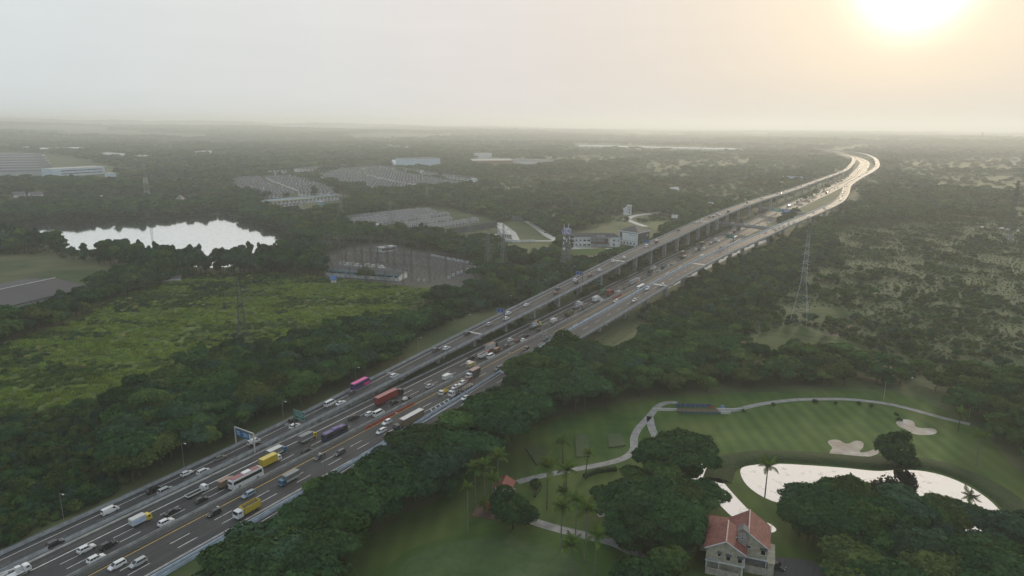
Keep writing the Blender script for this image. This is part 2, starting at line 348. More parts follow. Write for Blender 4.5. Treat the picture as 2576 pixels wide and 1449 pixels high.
def sheet(name, pts, z, m, k='structure'):
    b = MB(); b.face([(x, y, z) for x, y in pts], 0); o = b.build(name, m)
    if o.data.polygons[0].normal.z < 0: o.data.flip_normals()
    return kind(o, k)
def smooth_poly(pts, it=2, closed=True):
    for _ in range(it):
        q = []
        n = len(pts)
        for i in range(n if closed else n - 1):
            a, c = pts[i], pts[(i + 1) % n]
            q += [(a[0] * .75 + c[0] * .25, a[1] * .75 + c[1] * .25), (a[0] * .25 + c[0] * .75, a[1] * .25 + c[1] * .75)]
        if not closed: q = [pts[0]] + q + [pts[-1]]
        pts = q
    return pts
def strip(b, pts, w, z, m=0, w2=None):
    """flat ribbon along pts"""
    L = []; Rr = []
    for i, p in enumerate(pts):
        a = Vector(pts[max(0, i - 1)]); c = Vector(pts[min(len(pts) - 1, i + 1)]); d = (c - a).normalized(); nn = Vector((d.y, -d.x))
        ww = w if w2 is None else w + (w2 - w) * i / (len(pts) - 1)
        L.append((p[0] - nn.x * ww / 2, p[1] - nn.y * ww / 2, z)); Rr.append((p[0] + nn.x * ww / 2, p[1] + nn.y * ww / 2, z))
    k = len(b.v); n = len(pts); b.v += L + Rr
    for i in range(n - 1): b.f.append((k + i, k + n + i, k + n + i + 1, k + i + 1)); b.m.append(m)

# ------------------------------------------------------------------ the main road on the ground
S0, S1 = -70.0, 3380.0
def srange(a, c, st):
    n = max(1, int(math.ceil((c - a) / st))); return [a + (c - a) * i / n for i in range(n + 1)]
def ribbon(b, rd, off, w, s0, s1, dz, step=8.0, m=0):
    ss = srange(s0, s1, step); k = len(b.v); n = len(ss)
    for s in ss: b.v.append(tuple(road_pt(rd, s, (off(s) if callable(off) else off) - w / 2, dz)))
    for s in ss: b.v.append(tuple(road_pt(rd, s, (off(s) if callable(off) else off) + w / 2, dz)))
    for i in range(n - 1): b.f.append((k + i, k + n + i, k + n + i + 1, k + i + 1)); b.m.append(m)
def band(b, rd, o0, o1, s0, s1, dz, step=8.0, m=0):
    ss = srange(s0, s1, step); k = len(b.v); n = len(ss); g = lambda o, s: o(s) if callable(o) else o
    for s in ss: b.v.append(tuple(road_pt(rd, s, g(o0, s), dz)))
    for s in ss: b.v.append(tuple(road_pt(rd, s, g(o1, s), dz)))
    for i in range(n - 1): b.f.append((k + i, k + n + i, k + n + i + 1, k + i + 1)); b.m.append(m)
def wallband(b, rd, off, w, h, s0, s1, dz0, step=8.0, m=0, taper=1.0, base=None):
    """an upright wall of width w and height h along a road"""
    rings = []
    for s in srange(s0, s1, step):
        o = off(s) if callable(off) else off; hh = h(s) if callable(h) else h; d0 = dz0(s) if callable(dz0) else dz0
        rings.append([tuple(road_pt(rd, s, o - w / 2, d0)), tuple(road_pt(rd, s, o + w / 2, d0)), tuple(road_pt(rd, s, o + w / 2 * taper, d0 + hh)), tuple(road_pt(rd, s, o - w / 2 * taper, d0 + hh))])
    b.loft(rings, m)
hr = lambda s: 17.2 if s < 240 else (17.2 - (s - 240) * .03 if s < 390 else 12.7)
b = MB(); band(b, 'M', -16.2, hr, S0, S1, 0.0)
road = kind(b.build('highway', M['asphalt']), 'structure')
b = MB()
ribbon(b, 'M', -12.55, .32, S0, S1, .012)
for off in (-8.9, -5.45):
    s = S0 + 3
    while s < 1500: ribbon(b, 'M', off, .22, s, s + 6.0, .012, 6); s += 14.0
for off in (7.2, 10.75):
    s = S0 + 10
    while s < 1500:
        if not (off > 10 and 232 < s < 420): ribbon(b, 'M', off, .22, s, s + 6.0, .012, 6)
        s += 14.0
ribbon(b, 'M', 14.75, .2, S0, 205, .012); ribbon(b, 'M', 15.2, .15, S0, 205, .012); ribbon(b, 'M', lambda s: min(14.4, hr(s) - 1.2), .22, 300, S1, .012)
# hatched areas at the lane drop
for s0_, s1_ in ((206, 233), (272, 312)):
    s = s0_
    while s < s1_:
        k = (s - s0_) / (s1_ - s0_); o0 = 10.0 + 1.2 * (1 - k); p = [road_pt('M', s, o0, .012), road_pt('M', s + .55, o0, .012), road_pt('M', s - 3.4 + .55, hr(s) - .9, .012), road_pt('M', s - 3.4, hr(s) - .9, .012)]
        b.face([tuple(q) for q in p]); s += 3.1
    ribbon(b, 'M', 10.6, .2, s0_ - 4, s1_, .012)
lm = kind(b.build('lane_marking', M['white_paint'], road), 'stuff')
b = MB(); ribbon(b, 'M', -2.3, .22, S0, S1, .012); ribbon(b, 'M', -1.75, .16, S0, S1, .012)
b.build('lane_marking', M['dim_paint'], road)
b = MB(); ribbon(b, 'M', 2.45, .26, S0, 300, .012); ribbon(b, 'M', 3.6, .22, 330, S1, .012)
b.build('lane_marking', M['yellow_paint'], road)
b = MB(); band(b, 'M', -1.5, 1.7, S0, S1, .10); o = b.build('median_strip', M['asphalt2'], road)
b = MB(); wallband(b, 'M', -1.05, .55, .82, S0, S1, .1, taper=.4); o = b.build('median_barrier', M['concrete']); tag(o, 'concrete median barrier running along the middle of the main road', 'barrier')
b = MB(); wallband(b, 'M', .9, .10, .32, S0, 900, .55)
s = S0
while s < 900: p = road_pt('M', s, .78, .35); b.box(p.x, p.y, p.z + .1, .12, .12, .75, -AZ); s += 4.0
o = b.build('guard_rail', M['steel']); tag(o, 'steel guard rail on posts beside the concrete median barrier', 'guard rail')
b = MB(); band(b, 'M', -17.4, -16.2, 60, 1000, .11, m=0); wallband(b, 'M', -16.25, .3, .32, S0, 1000, 0.0); o = b.build('kerb', M['concrete'], road)
b = MB(); wallband(b, 'M', -16.9, .10, .35, 178, 760, .55)
s = 178
while s < 760: p = road_pt('M', s, -17.0, .2); b.box(p.x, p.y, p.z + .15, .12, .12, .9, -AZ); s += 4.0
o = b.build('guard_rail', M['dark_steel']); tag(o, 'dark guard rail along the grass verge under the left flyover', 'guard rail')
# red plastic barriers in the median gap
for i in range(14):
    p = road_pt('M', 178.5 + i * 2.1, 1.9, .0); d = road_dir('M', 190); rz = math.atan2(d.y, d.x)
    b = MB(); b.box(0, 0, .25, 1.95, .5, .5); b.box(0, 0, .75, 1.95, .28, .5, top=.8)
    o = b.build('plastic_barrier', mat('red_plastic', (.33, .05, .04), .5, .3, 2) if i == 0 else M['redp']); M['redp'] = o.data.materials[0]
    o.location = p; o.rotation_euler = (0, 0, rz); tag(o, 'faded red plastic barrier in the row closing the median gap beside the white minibus', 'barrier', 'red plastic barriers in the median')
for i in range(7):
    p = road_pt('M', 418 + i * 2.3, 1.9, .0); o = link('plastic_barrier', bpy.data.objects['plastic_barrier'].data, None, p, math.pi / 2 - AZ)
    tag(o, 'red plastic barrier in the distant row at the median beyond the pipe trucks', 'barrier', 'distant red plastic barriers')

# ------------------------------------------------------------------ two flyovers
def hwA(s): return interp([(-80, 4.75), (200, 4.75), (300, 5.9), (400, 6.5), (1100, 6.5), (1400, 5.9), (3700, 5.9)], s)
def hwB(s): return interp([(-80, 5.7), (300, 5.8), (450, 6.1), (1000, 6.0), (3600, 6.0)], s)
def flyover(rd, label, hw, s0, s1, piers, joints, lines, dashes):
    p0 = road_pt(rd, s0); p0.z = 0
    root = thing('flyover', (0, 0, 0), 0, label, 'flyover')
    rings = []
    for s in srange(s0, s1, 8):
        z = road_pt(rd, s).z; w = hw(s)
        if z < 2.3:
            d = z + .25; rg = [(-w, -.02), (w, -.02), (w, -d * .5), (w, -d * .8), (w - .02, -d), (-w + .02, -d), (-w, -d * .8), (-w, -d * .5)]
        else:
            k = min(1, (z - 2.3) / 2.0); iw = w * (1 - .52 * k); d = min(z + .2, 2.7)
            rg = [(-w, -.02), (w, -.02), (w, -.75), (iw + .3 * k, -1.15), (iw, -d), (-iw, -d), (-iw - .3 * k, -1.15), (-w, -.75)]
        rings.append([tuple(road_pt(rd, s, o, dz)) for o, dz in rg])
    b = MB(); b.loft(rings); b.build('deck', M['wall_concrete'], root)
    b = MB(); band(b, rd, lambda s: -hw(s) + .32, lambda s: hw(s) - .32, s0, s1, .0); b.build('road_surface', M['asphalt'], root)
    for sd in (-1, 1):
        b = MB(); wallband(b, rd, lambda s: sd * (hw(s) - .14), .3, 1.05, s0, s1, -.02, taper=.75)
        b.build('parapet', M['parapet'] if (rd == 'A' or sd > 0) else M['blue_rail'], root)
        b = MB(); wallband(b, rd, lambda s: sd * (hw(s) - .14), .12, .12, s0, min(s1, 1600), 1.25)
        s = s0
        while s < 900: p = road_pt(rd, s, sd * (hw(s) - .14), 1.12); b.box(p.x, p.y, p.z, .1, .1, .26, -AZ); s += 5
        b.build('handrail', M['steel'], root)
    b = MB()
    for off, w in lines: ribbon(b, rd, off, w, s0, s1, .012)
    b.build('lane_marking', M['white_paint'], root)
    b = MB()
    for off, a0, a1, w in dashes:
        s = a0
        while s < a1: ribbon(b, rd, off, w, s, s + 5.5, .012, 6); s += 14
    kind(b.build('lane_marking', M['dim_paint'] if rd == 'A' else M['white_paint'], root), 'stuff')
    for s, m_ in joints:
        b = MB(); k = [road_pt(rd, s - .9, -hw(s) + .6, .013), road_pt(rd, s + .9, -hw(s) + .6, .013), road_pt(rd, s + .9, hw(s) - .6, .013), road_pt(rd, s - .9, hw(s) - .6, .013)]
        b.face([tuple(q) for q in k]); b.build('expansion_joint', m_, root)
    for s in piers:
        c = road_pt(rd, s); d = road_dir(rd, s); rz = math.atan2(d.y, d.x); h = c.z - 2.6
        if h < .8: continue
        b = MB(); b.box(0, 0, h / 2 - .35, 2.3, 3.0, h + .5 if h < 2 else h - .7)
        for q in (-1.1, 0, 1.1): b.box(1.17, q, h / 2 - .35, .12, .55, max(.6, h - 1.2)); b.box(-1.17, q, h / 2 - .35, .12, .55, max(.6, h - 1.2))
        hwid = hw(s) * .92
        b.hexa([(-1.1, -1.5, h - .75), (1.1, -1.5, h - .75), (1.1, 1.5, h - .75), (-1.1, 1.5, h - .75), (-1.0, -hwid, h + .75), (1.0, -hwid, h + .75), (1.0, hwid, h + .75), (-1.0, hwid, h + .75)])
        b.hexa([(-1.0, -hwid, h + .76), (1.0, -hwid, h + .76), (1.0, hwid, h + .76), (-1.0, hwid, h + .76), (-1.0, -hwid, h + 1.35), (1.0, -hwid, h + 1.35), (1.0, hwid, h + 1.35), (-1.0, hwid, h + 1.35)])
        o = b.build('pier', M['concrete'], root); o.location = (c.x, c.y, 0); o.rotation_euler = (0, 0, rz)
    return root
flyA = flyover('A', 'elevated road on tall piers rising from the left of the main road', hwA, -70, 3600,
        [222, 253, 284, 316, 348, 380, 412, 446, 479, 514, 549, 584, 619, 652, 686, 722, 757, 800, 855, 911, 975, 1040, 1084] + [1150 + 66 * i for i in range(24)],
        [(163, M['dim_paint']), (222, M['dim_paint']), (287, M['pale_slab']), (480, M['white_paint']), (705, M['white_paint']), (925, M['white_paint']), (1010, M['white_paint'])],
        [(lambda s: -hwA(s) + 2.6, .2), (lambda s: hwA(s) - .75, .12)], [(1.15, -65, 290, .14), (.9, 290, 1300, .2)])
flyB = flyover('B', 'elevated road with pale blue barrier rising on the right of the main road', hwB, -70, 3500,
        [345, 378, 412, 446, 480, 514, 552, 585, 619, 662, 705, 762, 820, 870, 910, 960, 1010] + [1070 + 62 * i for i in range(24)],
        [(437, M['white_paint']), (512, M['white_paint']), (782, M['white_paint']), (878, M['white_paint']), (1002, M['white_paint']), (1145, M['white_paint']), (2065, M['white_paint'])],
        [(lambda s: -hwB(s) + 1.3, .2), (lambda s: hwB(s) - 1.9, .22)], [(-.3, -65, 1300, .2)])
# the barrier between main road and right flyover where both are at ground level
b = MB(); wallband(b, 'M', lambda s: hr(s) - .1, .35, .75, S0, 330, 0.0, taper=.6)
o = b.build('road_barrier', M['blue_rail']); tag(o, 'pale blue barrier between the main road and the foot of the right flyover', 'barrier')

# grass verges beside the road
vm = ground_mat('verge_grass', [(.045, .065, .022), (.030, .048, .018), (.075, .080, .035)], [.08, .35], bump=.5, bump_scale=.8)
for nm, o0, o1, s0_, s1_ in (('grass_verge', -206.5, -194.3, 178, 900), ('grass_verge', -146.5, -136.5, 300, 700)):
    b = MB(); ss = srange(s0_, s1_, 10); k = 0
    for s in ss:
        b.v.append((*so2xy(s, o0), .03)); b.v.append((*so2xy(s, o1), .03))
    for i in range(len(ss) - 1): b.f.append((2 * i, 2 * i + 1, 2 * i + 3, 2 * i + 2)); b.m.append(0)
    o = b.build(nm, vm); kind(o, 'structure')
# paved service lane right of the right flyover
b = MB(); strip(b, [tuple(at(*p)[:2]) for p in ((1480, 815), (1560, 772), (1640, 738), (1720, 700), (1800, 660), (1880, 622), (1930, 604))], 7.0, .05)
kind(b.build('service_road', M['pale_slab']), 'structure')

# ------------------------------------------------------------------ low overpasses crossing the main road
def overpass(p0, p1, z, width, label):
    a = at(p0[0], p0[1], z); c = at(p1[0], p1[1], z); d = (c - a); L = d.length; rz = math.atan2(d.y, d.x)
    root = thing('overpass_bridge', (a.x, a.y, 0), rz, label, 'bridge')
    b = MB(); b.box(L / 2, width / 2, z - 1.7, L, width, 1.5); b.build('deck', M['wall_concrete'], root)
    b = MB(); b.box(L / 2, width / 2, z - .93, L, width - .8, .04); b.build('road_surface', M['asphalt2'], root)
    for y in (.18, width - .18):
        b = MB(); b.box(L / 2, y, z - .42, L, .34, 1.05); b.build('parapet', M['concrete'], root)
    for fx in (.05, .47, .95):
        b = MB(); b.box(L * fx, width / 2, (z - 2.5) / 2, 1.4, width * .8, z - 2.4); b.build('pier', M['wall_concrete'], root)
    return root, a, rz, L
ov1 = overpass((1765, 554), (1962, 577), 8.0, 9.0, 'low concrete overpass carrying a few cars across under both flyovers')
ov2 = overpass((1905, 520), (2050, 541), 8.0, 9.0, 'second low overpass farther off, beside a dark tree')
# overhead road signs mounted at the second overpass
for px0, px1, py, colr, lb in ((1942, 1966, 526, (.05, .30, .20), 'green overhead sign hung beside the second overpass'), (1967, 1991, 529, (.06, .15, .42), 'blue overhead sign with white strokes next to a green one')):
    a = at(px0, py, 9.0); c = at(px1, py + 3, 9.0); L = (c - a).length; rz = math.atan2(c.y - a.y, c.x - a.x)
    r = thing('overhead_sign', (a.x, a.y, 0), rz, lb, 'road sign')
    b = MB(); b.box(L / 2, -1.0, 9, L * .94, .15, 4.6); b.build('panel', mat('far_sign_paint', colr, .5, .15, 2), r)
    b = MB()
    for q, (w_, z_) in enumerate(((.5, 10.1), (.6, 9.1), (.4, 8.1))): b.box(L * .5, -1.1, z_, L * w_, .06, .5)
    b.build('lettering', M['white_paint'], r)
    b = MB(); b.box(L / 2, -.8, 5.8, .4, .4, 11.6); b.build('post', M['steel'], r)

# ------------------------------------------------------------------ grounds: lake, field, lawns, yards
LAKE = smooth_poly(poly([(-60, 570), (0, 566), (130, 558), (260, 551), (417, 548), (495, 541), (560, 540), (600, 545), (644, 561), (722, 585), (748, 606), (757, 626), (717, 641), (681, 645), (597, 668), (540, 676), (430, 665), (350, 655), (200, 634), (60, 610), (-60, 596)]), 2)
sheet('lake', LAKE, .06, M['water'])
bm_ = ground_mat('lake_bank_earth', [(.09, .085, .07), (.05, .06, .03)], [.1])
b = MB(); strip(b, [tuple(at(*p)[:2]) for p in ((60, 557), (130, 551), (260, 543), (417, 541), (470, 536), (500, 533), (560, 533), (610, 541), (680, 566), (720, 577), (770, 590), (830, 606))], 3.2, .12)
kind(b.build('lakeside_path', M['path']), 'structure')
FIELD = poly([(-60, 1062), (-60, 880), (0, 872), (60, 848), (150, 828), (300, 745), (420, 712), (520, 690), (700, 690), (830, 700), (1000, 720), (1125, 738), (1090, 760), (1000, 792), (870, 835), (760, 878), (640, 902), (500, 895), (390, 940), (250, 1003), (130, 1035)])
fx0, fy0 = np.min(FIELD, axis=0); fx1, fy1 = np.max(FIELD, axis=0)
st = 1.6; gx = np.arange(fx0, fx1 + st, st); gy = np.arange(fy0, fy1 + st, st)
GX, GY = np.meshgrid(gx, gy); P_ = np.stack([GX.ravel(), GY.ravel()], 1)
ins = inside(P_, FIELD)
hz_ = fbm(P_[:, 0] / 9, P_[:, 1] / 6, 5, 4) * 1.5 + fbm(P_[:, 0] / 2.6, P_[:, 1] / 1.8, 8, 2) * .8
hz_ = np.where(ins, hz_ - .55, -.4)
idx = ins.reshape(GX.shape); n_x = len(gx)
fc = []
keep = idx[:-1, :-1] | idx[1:, :-1] | idx[:-1, 1:] | idx[1:, 1:]
jj, ii = np.nonzero(keep)
for j, i in zip(jj.tolist(), ii.tolist()): fc.append((j * n_x + i, j * n_x + i + 1, (j + 1) * n_x + i + 1, (j + 1) * n_x + i))
b = MB(); b.v = [(float(p[0]), float(p[1]), float(z)) for p, z in zip(P_, hz_)]; b.f = fc; b.m = [0] * len(fc)
used = np.zeros(len(P_), int) - 1; fl = np.array(fc).ravel(); un = np.unique(fl); used[un] = np.arange(len(un))
b.v = [b.v[i] for i in un]; b.f = [tuple(used[list(f)]) for f in fc]
fm = ground_mat('meadow_grass', [(.095, .140, .034), (.155, .215, .050), (.050, .085, .028), (.095, .115, .045)], [.022, .05, .25], bump=.8, bump_scale=1.1)
kind(b.build('meadow', fm, smooth=True), 'structure')
# two worn tracks along the edge of the meadow
b = MB(); strip(b, [tuple(at(*p)[:2]) for p in ((690, 893), (800, 858), (960, 806), (1060, 768), (1140, 742))], 2.6, .9); strip(b, [tuple(at(*p)[:2]) for p in ((840, 838), (960, 795), (1060, 760))], 1.6, .95)
kind(b.build('track', ground_mat('worn_track', [(.10, .105, .05), (.07, .085, .035)], [.3])), 'structure')
LAWN = poly([(760, 1500), (830, 1449), (900, 1370), (1000, 1300), (1130, 1245), (1165, 1190), (1240, 1115), (1400, 1052), (1500, 1024), (1640, 1002), (1850, 990), (2050, 983), (2250, 985), (2330, 1010), (2440, 1070), (2510, 1130), (2576, 1200), (2650, 1300), (2650, 1500)])
lawn_m = ground_mat('mown_lawn', [(.042, .088, .018), (.066, .112, .020), (.030, .070, .017), (.078, .105, .028)], [.035, .10, .02], bump=.25, bump_scale=2.5, stripe=.06)
sheet('lawn', LAWN, .05, lawn_m)
tee_m = ground_mat('tee_turf', [(.062, .085, .040), (.075, .095, .045)], [.3], bump=.2, bump_scale=3)
for q in ([(1323, 1130), (1353, 1122), (1390, 1160), (1350, 1172)], [(1446, 1094), (1478, 1094), (1484, 1150), (1450, 1152)], [(1528, 1096), (1560, 1092), (1574, 1122), (1532, 1128)]):
    q = poly(q); b = MB(); b.prism(q, .05, .5); o = b.build('tee_box', tee_m); kind(o, 'structure')
    if o.data.polygons[1].normal.z < 0: o.data.flip_normals()
gr = [(at(1235, 1452).x + 25 * math.cos(t) * 1.0, at(1235, 1452).y + 17 * math.sin(t)) for t in np.linspace(0, 2 * math.pi, 40, endpoint=False)]
sheet('putting_green', gr, .09, ground_mat('green_turf', [(.060, .098, .036), (.075, .110, .046), (.048, .082, .030)], [.06, .3], bump=.15, bump_scale=4))
sheet('putting_green_collar', [(at(1235, 1452).x + 28 * math.cos(t), at(1235, 1452).y + 19.5 * math.sin(t)) for t in np.linspace(0, 2 * math.pi, 40, endpoint=False)], .07, ground_mat('collar_turf', [(.045, .085, .020), (.055, .095, .024)], [.1]))
FAIR = smooth_poly(poly([(1800, 1055), (1900, 1022), (2050, 1010), (2180, 1016), (2280, 1040), (2380, 1085), (2440, 1140), (2380, 1165), (2250, 1165), (2100, 1165), (1950, 1150), (1850, 1155), (1800, 1120)]), 2)
sheet('fairway', FAIR, .075, ground_mat('fairway_turf', [(.064, .108, .026), (.082, .124, .034), (.052, .094, .022)], [.03, .09], bump=.12, bump_scale=3, stripe=.13))
PONDP = smooth_poly(poly([(1858, 1186), (1872, 1172), (1950, 1166), (2050, 1172), (2130, 1178), (2210, 1187), (2245, 1183), (2320, 1183), (2400, 1204), (2480, 1248), (2530, 1300), (2560, 1345), (2500, 1350), (2440, 1340), (2350, 1312), (2240, 1290), (2050, 1278), (1950, 1268), (1880, 1228)]), 2)
sheet('pond', PONDP, .10, M['pond'])
sheet('pond', smooth_poly(poly([(1718, 1160), (1760, 1158), (1800, 1190), (1850, 1250), (1900, 1300), (1960, 1330), (1940, 1345), (1860, 1320), (1790, 1250), (1730, 1200)]), 2), .10, M['pond'])
# raised bank along the far shore
bank_m = ground_mat('bank_grass', [(.026, .046, .014), (.040, .062, .018), (.018, .034, .012)], [.3, 1.0], bump=.8, bump_scale=1.5)
b = MB(); rings = []
bp_ = smooth_poly([tuple(at(*p)[:2]) for p in ((1835, 1215), (1845, 1182), (1872, 1168), (1950, 1160), (2050, 1165), (2130, 1172), (2210, 1180), (2245, 1176), (2320, 1176), (2405, 1198), (2490, 1244), (2545, 1300), (2580, 1350))], 2, False)
for i, p in enumerate(bp_):
    a = Vector(bp_[max(0, i - 1)]); c = Vector(bp_[min(len(bp_) - 1, i + 1)]); d = (c - a).normalized(); nn = Vector((-d.y, d.x)); w1 = .8 + .5 * vnoise(np.array([i * .9]), np.array([3.]), 2)[0]
    pr = [(-.8, .02), (w1, .75), (3.2, .95), (6.5, .5), (9.0, .03)]
    rings.append([(p[0] + nn.x * o, p[1] + nn.y * o, z) for o, z in pr])
b.loft(rings, closed=False); o = kind(b.build('pond_bank', bank_m, smooth=True), 'structure')
sand_m = ground_mat('bunker_sand', [(.42, .37, .31), (.52, .50, .46), (.33, .27, .22)], [.25, .12], bump=.2, bump_scale=2)
for q in ([(2079, 1112), (2092, 1106), (2111, 1107), (2123, 1116), (2136, 1117), (2150, 1109), (2166, 1110), (2174, 1117), (2170, 1129), (2160, 1137), (2172, 1140), (2190, 1137), (2204, 1130), (2214, 1138), (2200, 1147), (2165, 1154), (2135, 1159), (2105, 1156), (2086, 1146), (2088, 1134), (2096, 1128)],
          [(2252, 1063), (2265, 1056), (2290, 1056), (2302, 1064), (2300, 1073), (2318, 1078), (2345, 1077), (2359, 1085), (2352, 1094), (2320, 1096), (2296, 1092), (2280, 1081), (2260, 1074)]):
    q = smooth_poly(poly(q), 2); c = np.mean(q, axis=0)
    b = MB(); r0 = [(x, y, .13) for x, y in q]; r1 = [(c[0] + (x - c[0]) * .9, c[1] + (y - c[1]) * .9, .085) for x, y in q]; b.loft([r0, r1], cap=False); b.face(r1)
    o = b.build('sand_bunker', sand_m, smooth=False); kind(o, 'structure')
    for f in o.data.polygons:
        if f.normal.z < 0: f.flip()
def path(pts, w, name='cart_path', m=None, z=.11):
    b = MB(); q = smooth_poly([tuple(at(*p)[:2]) for p in pts], 2, False); strip(b, q, w, z); o = kind(b.build(name, m or M['path']), 'structure')
    b = MB()
    for sd in (-1, 1):
        qq = []
        for i, p in enumerate(q):
            a = Vector(q[max(0, i - 1)]); c = Vector(q[min(len(q) - 1, i + 1)]); d = (c - a).normalized(); qq.append((p[0] + d.y * sd * (w / 2 + .1), p[1] - d.x * sd * (w / 2 + .1)))
        strip(b, qq, .2, z + .03)
    b.build('path_edge', M['concrete'], o); return o
path([(1302, 1214), (1330, 1205), (1400, 1190), (1460, 1179), (1520, 1168), (1570, 1155), (1597, 1133), (1593, 1104), (1605, 1078), (1625, 1058), (1640, 1040), (1655, 1022), (1675, 1013), (1705, 1013)], 2.4)
path([(1634, 1048), (1638, 1075), (1650, 1102)], 2.6)
path([(1790, 1038), (1850, 1033), (1905, 1018), (1990, 1006), (2080, 1004), (2140, 1005), (2230, 1015), (2300, 1032), (2370, 1052), (2440, 1068)], 2.4)
path([(1640, 1232), (1570, 1237), (1530, 1247), (1508, 1268), (1508, 1285), (1520, 1300)], 3.0)
path([(1320, 1303), (1350, 1316), (1410, 1333), (1480, 1350), (1545, 1365), (1590, 1388), (1640, 1424)], 3.2)
kind(sheet('bare_patch', smooth_poly(poly([(1525, 1258), (1560, 1250), (1580, 1275), (1555, 1300), (1520, 1285)]), 2), .10, ground_mat('dry_grass', [(.12, .10, .045), (.08, .08, .03)], [.5])), 'structure')
kind(sheet('yard', poly([(1935, 1400), (2040, 1410), (2120, 1460), (1900, 1470)]), .10, M['asphalt2']), 'structure')
# dirt, yards and small roads in the middle distance
YARD = poly([(812, 630), (960, 611), (1228, 666), (1180, 722), (1000, 717), (816, 697)])
sheet('substation_yard', YARD, .05, M['gravel'])
sheet('bare_earth', poly([(1430, 650), (1500, 640), (1560, 645), (1500, 672), (1440, 678)]), .09, M['dirt'])
sheet('bare_earth', poly([(1440, 655), (1520, 652), (1480, 680), (1436, 682)]), .13, M['dirt'])
sheet('bare_earth', poly([(40, 1050), (130, 1028), (250, 1005), (240, 1022), (130, 1050), (60, 1062)]), .4, M['dirt'])
sheet('bare_earth', poly([(2072, 830), (2140, 818), (2170, 830), (2120, 848), (2080, 845)]), .09, M['dirt'])
sheet('bare_earth', poly([(1835, 870), (1880, 825), (1905, 815), (1880, 850), (1850, 878)]), .09, M['dirt'])
SCRUB_P = poly([(1880, 690), (2050, 610), (2150, 565), (2700, 550), (2700, 980), (2450, 985), (2290, 985), (2100, 985), (1990, 940), (1870, 905), (1850, 850), (1890, 790)])
sheet('scrub_grass', SCRUB_P, .04, ground_mat('scrub_grass_cover', [(.056, .088, .034), (.080, .112, .042), (.040, .066, .027), (.090, .100, .048)], [.02, .06, .25], bump=.8, bump_scale=.6))
sheet('paddy_field', poly([(1890, 850), (2000, 815), (2080, 848), (2160, 868), (2200, 890), (2050, 885), (1900, 878)]), .07, ground_mat('paddy', [(.040, .068, .018), (.055, .085, .022), (.030, .052, .016)], [.05, .4], bump=.4, bump_scale=1.5))
sheet('paddy_field', poly([(1990, 780), (2120, 775), (2140, 800), (2060, 812), (1990, 800)]), .07, bpy.data.materials['paddy'])
ditch_m = mat('wet_ditch', (.02, .024, .016), .95, .4, .6, .05, coord='World')
for q in (((1885, 838), (2000, 850), (2080, 866)), ((1905, 826), (2010, 842), (2085, 855)), ((2030, 795), (2130, 803), (2150, 810)), ((2000, 785), (2080, 790), (2150, 800)), ((2080, 845), (2060, 862), (2040, 878))):
    b = MB(); strip(b, [tuple(at(*p)[:2]) for p in q], .8, .11); kind(b.build('ditch', ditch_m), 'structure')
sheet('school_court', poly([(1395, 604), (1440, 600), (1450, 622), (1560, 625), (1620, 617), (1650, 612), (1600, 640), (1560, 645), (1520, 628), (1430, 630)]), .08, M['pale_slab'])
sheet('school_pitch', poly([(1432, 628), (1520, 624), (1550, 637), (1480, 641), (1428, 642)]), .12, ground_mat('pitch_grass', [(.085, .12, .030), (.070, .11, .026)], [.1]))
sheet('paved_court', poly([(1545, 628), (1610, 623), (1600, 640), (1565, 645)]), .12, mat('teal_court', (.16, .30, .29), .8, .25, .1, coord='World'))
b = MB()
for q, w in ((((1530, 487), (1560, 500), (1590, 515), (1620, 528), (1660, 538), (1720, 545), (1775, 552)), 7), (((1575, 553), (1590, 543), (1640, 537)), 9), (((1572, 550), (1600, 562), (1625, 570)), 8)):
    strip(b, smooth_poly([tuple(at(*p)[:2]) for p in q], 2, False), w, .06)
kind(b.build('side_road', M['pale_slab']), 'structure')
b = MB()
for q, w in ((((1325, 556), (1350, 572), (1378, 593), (1400, 605)), 8), (((1255, 598), (1300, 606), (1400, 606)), 6), (((1255, 560), (1290, 585), (1300, 606)), 7), (((1220, 590), (1250, 592)), 14), (((630, 510), (660, 520), (700, 529)), 6), (((640, 508), (760, 500), (880, 497)), 5), (((890, 481), (960, 492), (1000, 500)), 8), (((840, 487), (920, 510)), 4)):
    strip(b, [tuple(at(*p)[:2]) for p in q], w, .055)
kind(b.build('estate_road', M['pale_slab']), 'structure')
sheet('grass_patch', poly([(660, 512), (760, 500), (850, 493), (850, 500), (760, 508), (680, 518)]), .05, bpy.data.materials['pitch_grass'])
for q in ([(1060, 490), (1240, 478), (1290, 470), (1250, 490), (1100, 498)], [(430, 500), (700, 488), (470, 515)], [(255, 427), (330, 420), (370, 430), (270, 438)], [(420, 424), (560, 420), (500, 434)], [(1350, 395), (1500, 390), (1650, 400), (1500, 415), (1380, 408)], [(1600, 410), (1900, 395), (1880, 425), (1650, 430)], [(2240, 405), (2576, 395), (2576, 430), (2260, 435)], [(2300, 440), (2576, 440), (2576, 500), (2380, 480)], [(1250, 615), (1380, 612), (1400, 640), (1300, 660)], [(1620, 560), (1700, 552), (1740, 560), (1660, 590)]):
    sheet('grass_clearing', smooth_poly(poly(q), 1), .045, bpy.data.materials.get('clearing_grass') or ground_mat('clearing_grass', [(.075, .110, .030), (.11, .125, .050), (.055, .085, .026), (.13, .12, .065)], [.02, .006, .1]))

